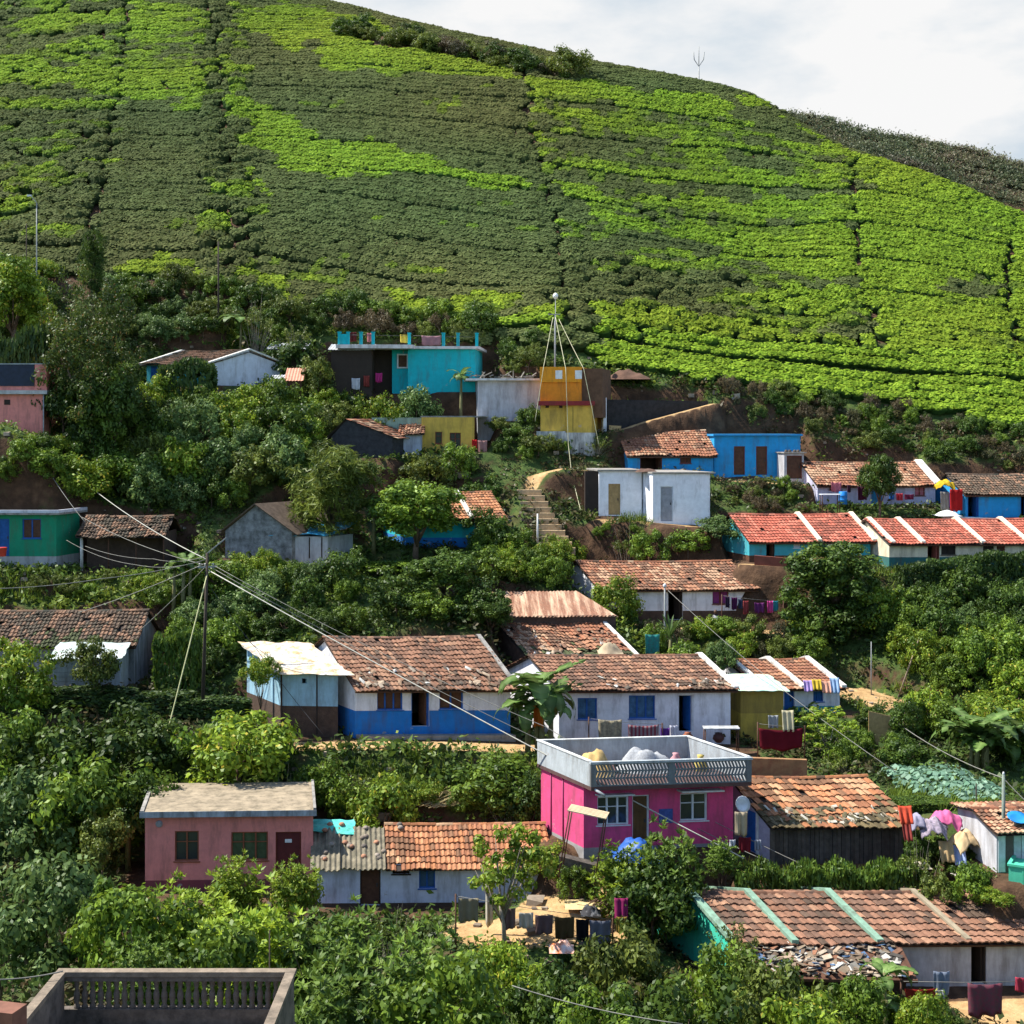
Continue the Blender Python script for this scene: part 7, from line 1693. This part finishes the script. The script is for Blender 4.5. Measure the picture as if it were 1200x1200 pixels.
SPIKE = [mesh_np('leaf', *strip_leaf(1.0, .10, .5, gb, ((.03, .07, .02), (.07, .12, .03)), torn=False)[:2], LEAF, strip_leaf(1.0, .10, .5, gb, ((.03, .07, .02), (.08, .13, .03)))[2])]
def banana(px, pt, d, n, label, L=1.5, st=.5, leaves=None, name='banana_plant', cat='banana plant', stems=1, seed=0, el=(.0, .5)):
    g = random.Random(seed + int(px)); x = (px - CX) / F * d; z = float(zg(x, d)); H = max(1.2, (HY - pt) / F * d - z)
    r = empty(name, (x, d, z - .05)); tag(r, label, cat); leaves = leaves or BAN
    for s in range(stems):
        ox, oy = (g.uniform(-.7, .7), g.uniform(-.4, .4)) if s else (0, 0); hs = H * st * (g.uniform(.6, .95) if s else 1)
        mb = MB(); mb.tube([(ox, oy, -.2), (ox, oy, hs * .5), (ox + .05, oy, hs)], [.15, .12, .07], 8); mb.build('stem', plain('banana_stem', (.16, .15, .06), .7, .4, 5), r)
        k = n if s == 0 else n * 2 // 3
        for i in range(k):
            o = add_obj('leaf', g.choice(leaves), r, (ox, oy, hs - g.uniform(0, .3)), (0, g.uniform(*el), i * 2.4 + g.uniform(-.3, .3)))
            q = L * g.uniform(.75, 1.15) * (1 if s == 0 else .8); o.scale = (q, q, q)
    return r
banana(630, 748, 69.6, 15, 'large banana plant in front of the gap between blue-based house and white house', 2.7, .62, stems=4, el=(.1, .7))
banana(215, 602, 84.5, 10, 'banana clump with yellow-green leaves beside the open shed', 1.5, .55, stems=4)
banana(1145, 800, 68.5, 13, 'tall banana clump right of the cabbage plot', 2.5, .5, stems=4, seed=3, el=(.1, .7))
banana(1195, 815, 69.5, 9, 'banana plant at the right edge beside the tall clump', 2.3, .5, stems=3, seed=9, el=(.1, .7))
banana(282, 335, 110.5, 10, 'half dry banana clump above the white gable house', 2.2, .6, DRYB, stems=2)
banana(1035, 1082, 49.5, 9, 'banana plant by the scrap-covered lean-to', 1.3, .6, seed=5, stems=2)
banana(438, 558, 91, 7, 'banana plant with one pale leaf beside the feathery tree', 1.5, .6, seed=2)
banana(150, 925, 64, 7, 'dark drooping banana plant left of the pink house', 1.6, .6, seed=4)
banana(785, 690, 81.5, 16, 'spiky yucca-like palm before the long-tiled house', 1.5, .45, SPIKE, 'palm', 'palm', 2, el=(-.3, .3))
banana(540, 408, 104.6, 12, 'slender papaya-like tree before the teal terrace house wall', 1.2, .75, BAN[:3], 'papaya_tree', 'tree', 1, seed=8)
# cabbage plot
g = np.random.default_rng(31); k = 22; a = g.random(k) * 6.28; r_ = .22 * np.sqrt(g.random(k))
cp = np.stack([r_ * np.cos(a), r_ * np.sin(a), .12 + .12 * g.random(k)], -1)
cm = mesh_np('cabbage', leaf_quads(cp, unit(np.stack([np.cos(a), np.sin(a), 1.3 * np.ones(k)], -1) + g.normal(size=(k, 3)) * .2), .28, .24, g), np.arange(4 * k).reshape(-1, 4), LEAF, np.repeat(cmix((.05, .12, .07), (.16, .26, .18), g.random((k, 1))), 4, 0) * 1.3)
cq = [tuple(hit(px, py, 50))[:2] for px, py in ((1032, 908), (1075, 900), (1120, 904), (1170, 930), (1175, 948), (1120, 944), (1050, 928))]
xa = min(p[0] for p in cq); xb = max(p[0] for p in cq); ya = min(p[1] for p in cq); yb = max(p[1] for p in cq)
nn_ = 0
for yy in np.arange(ya, yb, .5):
    for xx in np.arange(xa, xb, .46):
        x, y = xx + g.normal(0, .05), yy + g.normal(0, .05)
        if in_poly(np.array([x]), np.array([y]), cq)[0] and nn_ < 290:
            o = add_obj('cabbage', cm, None, (x, y, float(zg(x, y)) + .02), (0, 0, g.random() * 6)); s = g.uniform(1.0, 1.5); o.scale = (s, s, s); nn_ += 1
            tag(o, 'blue green cabbage growing in the plot right of the plank house', 'cabbage', 'cabbages in the plot')
T = lambda *a, **k: plant(*a, **k)
for q, (px_, pt_, w__) in enumerate(T0): plant('dark', px_, pt_, w__, 58.3, label=('shrub under the greyish lavender cloth', 'shrub under the dull lilac cloth', 'shrub under the apricot cloth')[q])
plant('bigtree', 105, 322, 135, 97, label='large tree with reddish olive crown between salmon house and gable house', cat='tree')
T('treelime', 12, 298, 95, 104, label='bright green tree at the left edge below the tea', cat='tree')
T('featherdark', 109, 262, 34, 110, label='narrow dark tree standing against the tea slope', cat='tree')
T('mid', 462, 655, 76, 88.6, label='bush at the left foot of the broad yellow-green tree'); T('lime', 508, 656, 50, 88.6, label='lime bush at the right foot of the broad yellow-green tree'); T('dark', 955, 700, 84, 84.2, label='dark bush at the left foot of the big round tree'); T('dark', 1003, 695, 70, 84.4, label='dark bush at the right foot of the big round tree'); T('dark', 75, 430, 70, 96.2, label='dark bush at the left foot of the large reddish tree'); T('dark', 130, 425, 84, 96, label='dark bush at the right foot of the large reddish tree')
T('feather', 392, 513, 108, 91, label='feathery olive green tree in front of the grey gable hut', cat='tree')
T('tree', 486, 556, 112, 89.5, label='broad yellow-green tree left of the turquoise house', cat='tree')
T('dark', 465, 668, 74, 82, label='dark bush above the middle of the blue-based house ridge'); T('treedark', 520, 640, 84, 82.5, label='dark tree above the ridge of the blue-based house', cat='tree'); T('dark', 560, 676, 66, 81.5, label='dark bush behind the right end of the blue-based house'); T('mid', 505, 690, 60, 81, label='green bush just over the blue-based house ridge')
T('treedark', 575, 690, 60, 80.5, label='dark olive tree left of the rusty roofs', cat='tree')
T('treedark', 975, 632, 108, 85, label='big round tree in front of turquoise row', cat='tree')
T('treedark', 1031, 525, 44, 95.6, label='small round dark tree in front of the lavender house', cat='tree')
T('lime', 281, 828, 138, 67.5, label='broad lime green bush behind the pink house roof')
T('sapling', 592, 948, 122, 55, label='young tree with thin trunk in the sunlit yard', cat='tree')
T('whorlmid', 780, 958, 112, 56.6, label='dense whorled tree in front of the magenta house', cat='tree'); T('whorl', 728, 985, 88, 57.4, label='smaller lime whorled tree left of the magenta house door', cat='tree')
T('dark', 765, 1015, 105, 55.5, label='dark bush at the foot of the dense whorled tree'); T('whorlmid', 846, 978, 46, 58, label='bush under the right corner of the magenta house')
T('sapling', 972, 826, 84, 71.5, label='young green tree right of the dark red blanket', cat='tree'); T('dark', 1064, 820, 52, 73, label='narrow dark shrub left of the bananas')
T('blue', 845, 605, 62, 92.6, label='blue-green bush below the right white block'); T('mid', 806, 618, 50, 92.5, label='mid green bush under the grey-doored block'); T('mid', 762, 620, 44, 92.6, label='small bush on the bank below the tan-doored block')
T('lime', 718, 674, 62, 86, label='bright lime bush at the left end of the long-tiled house'); T('tree', 800, 745, 60, 78.5, label='small tree behind the ridge of the white house', cat='tree'); T('blue', 847, 748, 40, 78, label='small blue-green bush between the two white roofs')
T('dark', 340, 395, 70, 108.6, label='dark bush behind the low grey sheds'); T('olive', 372, 420, 46, 105, label='olive bush left of the dark lean-to'); T('blue', 488, 455, 52, 103.4, label='grey-green bush below the teal terrace house'); T('lime', 445, 462, 60, 103, label='low lime bush on the bank above black hut')
T('whorl', 275, 998, 80, 54, label='lime whorled sapling in front of pink house windows'); T('whorl', 345, 1000, 70, 53.5, label='lime whorled sapling in front of the dark red door')
for px, pt, wpx, d, kd, lb in [(62, 1012, 150, 51, 'blue', 'large bush with grey-green leaves behind the terrace corner'), (150, 1028, 130, 48.5, 'mid', 'leafy bush below the left of the pink house'), (215, 1020, 130, 50, 'whorl', 'lime bush below the pink house windows'), (300, 1040, 150, 47, 'whorl', 'lime bush below the dark red door'), (385, 1055, 150, 46, 'whorlmid', 'mid green whorled bush below the asbestos roof'), (480, 1075, 160, 45, 'whorlmid', 'glossy bush below the white hut'), (250, 1085, 150, 42, 'mid', 'leafy bush directly behind the balustrade'), (400, 1110, 170, 41, 'whorlmid', 'dark glossy bush right of the balustrade'), (520, 1120, 160, 41, 'mid', 'wide dark green bush at the bottom of the picture'), (590, 1105, 90, 46, 'lime', 'lime shrub below the yard clothesline'), (650, 1128, 110, 44, 'dark', 'dark shrub below the white and orange bundle'), (735, 1098, 120, 47, 'olive', 'olive bush below the maroon pink cloth'), (850, 1100, 110, 49, 'mid', 'bush in front of the left end of the long low terrace'), (790, 1140, 150, 44, 'dark', 'large dark bush at the bottom centre right'), (905, 1130, 110, 46, 'olive', 'olive bush in front of the scrap-covered lean-to'), (1000, 1140, 80, 47, 'mid', 'mid green bush left of the lower right banana'), (0, 1045, 70, 52, 'dark', 'dark bush at the left edge under the brushwood'), (170, 1090, 90, 41, 'whorlmid', 'bush behind the left end of the balustrade'), (700, 1160, 110, 41, 'mid', 'low bush at the bottom below the olive bush'), (1080, 1160, 60, 46, 'lime', 'lime shrub in front of the long red cloth'), (940, 1160, 120, 43, 'lime', 'wide lime shrub at the bottom right')]:
    T(kd, px, pt, wpx, d, label=lb)
for px, pt, wpx, d, kd, lb in [(70, 838, 150, 67, 'dark', 'big dark bush below the left hedge'), (15, 832, 110, 68, 'mid', 'dark green bush at the left edge below the hedge'), (168, 826, 120, 69, 'dark', 'rounded dark bush left of the lime bush'), (110, 878, 140, 64.5, 'mid', 'sunlit rounded bush above the brushwood heap'), (30, 900, 130, 63.5, 'blue', 'grey-green bush at the left edge above the brushwood'), (180, 900, 80, 64.5, 'dark', 'dark bush at the back of the pink house'), (120, 955, 60, 61.5, 'olive', 'small pale bush left of the pink house wall'), (385, 890, 70, 67, 'mid', 'bush at the edge of the dirt lane'), (575, 886, 110, 66.5, 'mid', 'rounded bush below the dirt lane left of magenta house'), (450, 903, 90, 65.5, 'lime', 'low green bush in the middle of the slope below the lane'), (620, 905, 60, 65, 'dark', 'dark bush against the magenta house side wall'), (20, 745, 90, 73, 'lime', 'lime shrub in front of the weathered brown roof'), (110, 748, 60, 74.5, 'olive', 'thin shrub in front of the torn plastic roof'), (305, 765, 40, 72, 'lime', 'small lime shrub in front of pale blue lean-to'), (480, 820, 1, 1, None, '')]:
    if kd: T(kd, px, pt, wpx, d, label=lb)
for i, (px, pt, wpx, d) in enumerate([(18, 808, 120, 74.5), (95, 806, 120, 74.6), (170, 812, 110, 74.6), (245, 818, 90, 74.4)]): T('hedge', px, pt, wpx, d, label='section of the long clipped hedge below the left sheds', cat='hedge', group='left clipped hedge', name='hedge')
T('hedgelime', 207, 745, 50, 76.6, label='clipped lime hedge block between left shed and utility pole', cat='hedge', name='hedge')
for i, (px, pt, wpx, d) in enumerate([(1078, 662, 50, 86), (1118, 655, 55, 86.2), (1160, 650, 55, 86.2), (1203, 648, 60, 86)]): T('hedge', px, pt, wpx, d, label='section of the thick hedge in front of the long cream house', cat='hedge', group='hedge before the cream house', name='hedge')
T('hedge', 219, 427, 64, 103.2, label='dark clipped hedge in front of the white gable house', cat='hedge', name='hedge'); T('hedge', 25, 396, 60, 97, label='clipped hedge behind the salmon house parapet', cat='hedge', name='hedge')
for i, px in enumerate((890, 935, 980, 1025, 1060)): T('hedgelime', px, 1019, 52, 57.3 - .03 * i, label='part of the low bright hedge in front of the grey plank wall', cat='hedge', group='low bright hedge before the plank house', name='hedge')
for i, px in enumerate((1070, 1105, 1140, 1175)): T('hedgelime', px, 936 + 3 * i, 42, 62.5, label='part of the low hedge in front of the cabbage plot', cat='hedge', group='low hedge before the cabbages', name='hedge')
th = thicket
th([(190, 492), (300, 492), (338, 475), (350, 560), (280, 605), (95, 605), (100, 510)], 34, ['mid', 'mid', 'lime', 'dark', 'blue', 'olive'], (2.4, 4.2), 'lush bush in the big thicket between gable house and grey hut', 'bushes of the big thicket', seed=1)
th([(-10, 530), (95, 525), (95, 585), (-10, 583)], 16, ['dark', 'mid', 'lime'], (1.2, 2.2), 'bush on the slope between salmon house and green house', 'bushes below the salmon house', seed=2)
th([(330, 475), (400, 480), (400, 560), (340, 585)], 11, ['lime', 'mid', 'olive'], (1.8, 3.0), 'bush in the patch left of the black hut', 'bushes left of the black hut', seed=3)
th([(460, 562), (585, 556), (578, 600), (580, 640), (575, 650), (470, 570)], 15, ['dark', 'mid', 'dark', 'olive'], (2.0, 3.1), 'dark tall bush in the grove below the yellow house', 'grove below the yellow house', seed=4)
th([(560, 655), (675, 650), (690, 690), (560, 690)], 16, ['lime', 'mid', 'lime'], (1.2, 2.2), 'bright shrub on the bank below the stairs', 'bright shrubs below the stairs', seed=5)
th([(170, 690), (420, 680), (420, 745), (300, 750), (250, 800), (230, 800)], 26, ['dark', 'dark', 'mid', 'blue'], (1.2, 2.6), 'dark shrub on the shaded bank right of the brown roof', 'dark shrubs of the shaded bank', seed=6)
th([(-10, 680), (190, 680), (190, 705), (-10, 708)], 10, ['lime', 'mid', 'olive'], (.7, 1.4), 'low shrub on the bank below the green house', 'low shrubs below the green house', seed=7)
th([(270, 668), (420, 668), (420, 690), (270, 690)], 9, ['lime', 'mid'], (1.0, 1.8), 'green shrub in the row below the grey gable hut', 'shrubs below the grey gable hut', seed=8)
th([(390, 926), (640, 926), (640, 962), (390, 962)], 18, ['mid', 'lime', 'lime', 'olive'], (.6, 1.2), 'shrub on the slope between dirt lane and white hut', 'shrubs below the dirt lane', seed=9)
th([(1010, 700), (1080, 712), (1215, 716), (1215, 790), (1100, 805), (1040, 775)], 34, ['mid', 'dark', 'dark', 'mid', 'blue', 'lime'], (1.7, 3.0), 'bush in the dense thicket below the cream house hedge', 'thicket below the cream house', seed=10)
th([(1085, 800), (1215, 800), (1215, 900), (1090, 870)], 14, ['lime', 'mid'], (1.4, 2.6), 'bush around the tall banana clump', 'bushes round the bananas', seed=11)
th([(830, 480), (850, 450), (1000, 478), (1210, 510), (1210, 560), (1100, 540), (950, 530)], 56, ['dry', 'olive', 'dry', 'dark', 'mid'], (.7, 1.7), 'brownish scrub bush on the slope under the tea', 'scrub under the tea', seed=12)
th([(845, 572), (945, 575), (955, 600), (865, 602)], 14, ['dry', 'olive', 'mid'], (.6, 1.2), 'scrub bush between blue building and turquoise row', 'scrub below the blue building', seed=13)
th([(700, 622), (860, 625), (868, 652), (700, 650)], 10, ['mid', 'olive', 'dry'], (.6, 1.3), 'small shrub on the bank below the white blocks', 'shrubs below the white blocks', seed=14)
th([(745, 745), (940, 748), (960, 775), (860, 780), (760, 770)], 18, ['olive', 'dry', 'mid', 'lime'], (.9, 1.9), 'shrub on the bank below the long-tiled house yard', 'shrubs below the long-tiled house', seed=15)
th([(120, 335), (230, 340), (330, 362), (330, 400), (130, 410)], 30, ['dark', 'mid', 'blue', 'olive'], (1.4, 3.0), 'bush in the strip between tea and white gable house', 'bushes along the foot of the tea', seed=16)
th([(-10, 325), (60, 325), (60, 420), (-10, 420)], 12, ['mid', 'dark', 'lime'], (1.6, 3.2), 'bush behind the salmon house', 'bushes behind the salmon house', seed=17)
th([(330, 372), (560, 376), (560, 400), (340, 395)], 20, ['dark', 'olive', 'mid', 'dry'], (1.4, 2.8), 'bush in the row behind the teal terrace house', 'bushes behind the teal terrace house', seed=18)
th([(565, 400), (640, 408), (640, 440), (565, 440)], 8, ['dark', 'olive'], (1.0, 2.0), 'dark bush behind the junk-covered roof', 'bushes behind the junk-covered roof', seed=19)
th([(1065, 1000), (1170, 1005), (1160, 1045), (1065, 1045)], 14, ['mid', 'olive', 'dry', 'lime'], (.6, 1.3), 'small shrub on the bank below the spread laundry', 'shrubs below the spread laundry', seed=20)
th([(870, 1170), (1120, 1180), (1120, 1215), (870, 1215)], 12, ['mid', 'lime', 'dark'], (.8, 1.6), 'shrub along the bottom right edge', 'shrubs along the bottom right', seed=21)
th([(90, 430), (165, 430), (175, 500), (90, 520)], 10, ['dark', 'dark', 'mid'], (1.8, 3.2), 'dark bush under the large reddish tree', 'bushes under the large tree', seed=22)
th([(585, 470), (700, 520), (640, 545), (560, 530)], 10, ['mid', 'olive', 'dark'], (1.0, 1.9), 'bush between annex and yellow house', 'bushes below the annex', seed=24)
th([(1000, 850), (1060, 850), (1060, 905), (960, 905)], 10, ['dark', 'mid'], (1.0, 1.8), 'dark bush below the stick fence', 'bushes below the stick fence', seed=25)
th([(690, 1010), (780, 1005), (790, 1050), (700, 1050)], 7, ['mid', 'lime'], (.8, 1.5), 'shrub below the magenta house wall', 'shrubs below the magenta house', seed=26)
th([(890, 672), (940, 680), (940, 720), (890, 715)], 5, ['mid', 'olive'], (.6, 1.2), 'shrub on the red bank left of the big round tree', 'shrubs on the red bank', seed=27)
T('mid', 1132, 1006, 64, 55.6, label='green bush below the apricot cloth'); T('lime', 1166, 1040, 46, 54.4, label='lime bush at the foot of the mint green tank'); T('olive', 1098, 1020, 54, 55.8, label='olive bush above the long low terrace roof')
T('mid', 672, 1012, 40, 58.2, label='small bush on the rough stone wall'); T('lime', 640, 990, 60, 60, label='lime bush at the magenta house side wall')
for px, pt, wpx, d, lb in [(300, 352, 44, 110, 'half-bare twiggy shrub right of the dry banana clump'), (345, 372, 36, 109.5, 'twiggy pale shrub left of the teal terrace house'), (420, 905, 46, 66.5, 'half-bare shrub on the slope below the lean-to'), (600, 910, 50, 65.5, 'twiggy shrub left of the magenta house side wall'), (735, 618, 34, 93.2, 'twiggy shrub on the bank below the tan door'), (1078, 990, 50, 56.8, 'twiggy shrub in front of the dull lilac cloth'), (700, 505, 30, 101.5, 'dry twiggy shrub at the foot of the orange house'), (460, 1058, 60, 53, 'twiggy shrub in front of the white hut door'), (898, 555, 40, 99, 'dry shrub in front of the blue building'), (985, 880, 50, 69, 'twiggy shrub beside the stick fence'), (330, 905, 40, 65.8, 'twiggy shrub behind the right corner of the pink roof'), (860, 1075, 56, 51.8, 'twiggy shrub in front of the jade green gable')]:
    plant('twiggy', px, pt, wpx, d, label=lb)
# scrub under the crest of the hill
gk = random.Random(3)
for i in range(46):
    t = gk.random(); px = 400 + 265 * t; py = np.interp(px, [400, 500, 610, 665], [38, 57, 82, 97]) + gk.uniform(-7, 9) * (1 - .5 * t); b = hit(px, float(py), 150)
    H = gk.uniform(1.3, 2.7) if i else 3.6
    if i == 0: b = hit(665, 92, 150)
    vs = KIND[gk.choice(['dry', 'dark', 'olive', 'dark'])]; cr, tr, H0, W0 = gk.choice(vs); Wd = H * gk.uniform(1.1, 1.8)
    r = empty('shrub', b - Vector((0, 0, .2)), gk.uniform(0, 6.28)); r.scale = (Wd / W0, Wd / W0, H / H0); add_obj('crown', cr, r); add_obj('trunk', tr, r)
    if i: tag(r, 'dark scrub bush in the belt under the crest of the hill', 'shrub', 'scrub belt under the crest')
    else: tag(r, 'lone bush standing out against the sky on the crest', 'shrub')
for i in range(22):
    px = 680 + 230 * i / 22 + gk.uniform(-5, 5); d = 186 - 10 * i / 22; x = (px - CX) / F * d
    z = float(zg(x, d)); H = gk.uniform(.7, 1.3); cr, tr, H0, W0 = gk.choice(KIND['dry']); r = empty('shrub', (x, d, z)); r.scale = (H * 1.5 / W0, H * 1.5 / W0, H / H0); add_obj('crown', cr, r); add_obj('trunk', tr, r)
    tag(r, 'tuft of dry scrub along the skyline near the mast', 'shrub', 'dry tufts along the skyline')
# of the shrubs the 300 that show largest stay objects of their own; the rest become one mass
def shown(o):
    k_ = next(c for c in o.children if c.name.startswith('crown')); s_ = o.scale * k_.scale; return (s_.x * s_.z) / max(1, o.location.y) ** 2
shr = [o for o in C.objects if o.type == 'EMPTY' and o.get('category') == 'shrub']
shr.sort(key=shown, reverse=True)
keepers = [o for o in shr if 'lone bush' in o['label'] or 'wiggy' in o['label']]
shr = [o for o in shr if o not in keepers]
Vm, Cm = [], []
for o in shr[284:]:
    cr = o.children[0] if o.children[0].name.startswith('crown') else o.children[1]
    me = cr.data; v = np.empty(len(me.vertices) * 3, np.float32); me.vertices.foreach_get('co', v); v = v.reshape(-1, 3)
    c = np.empty(len(me.vertices) * 4, np.float32); me.color_attributes['Col'].data.foreach_get('color', c); c = c.reshape(-1, 4)[:, :3]
    M = np.array(Matrix.LocRotScale(o.location, o.rotation_euler, o.scale) @ Matrix.LocRotScale(cr.location, cr.rotation_euler, cr.scale))
    v = v @ M[:3, :3].T + M[:3, 3]
    Vm.append(v); Cm.append(c * random.uniform(.8, 1.2))
    for ch in list(o.children): bpy.data.objects.remove(ch)
    bpy.data.objects.remove(o)
if Vm:
    V_ = np.concatenate(Vm); so_ = add_obj('scrub', mesh_np('scrub', V_, np.arange(len(V_)).reshape(-1, 4), LEAF, np.concatenate(Cm)))
    tag(so_, 'scattered small scrub on the banks and under the crest of the hill', 'scrub', kind='stuff')
print('plants', len(VEG), 'objects', len(bpy.data.objects))

# ------------------------------------------------------------------ the air of the valley
if HAZE:
    hm, ht, ho = new_mat('haze')
    pv = N('ShaderNodeVolumePrincipled', ht); pv.inputs['Color'].default_value = (.86, .92, 1, 1); pv.inputs['Density'].default_value = HAZE; pv.inputs['Anisotropy'].default_value = .3
    ht.links.new(pv.outputs[0], ho.inputs['Volume'])
    mb = MB(); mb.box(-345, 345, -50, 430, float(GZ.min()) - 1, float(max(GZ.max(), 75)) + 8); hz = mb.build('haze', hm); tag(hz, kind='stuff')
    cy.volume_bounces = 1; cy.volume_step_rate = 8
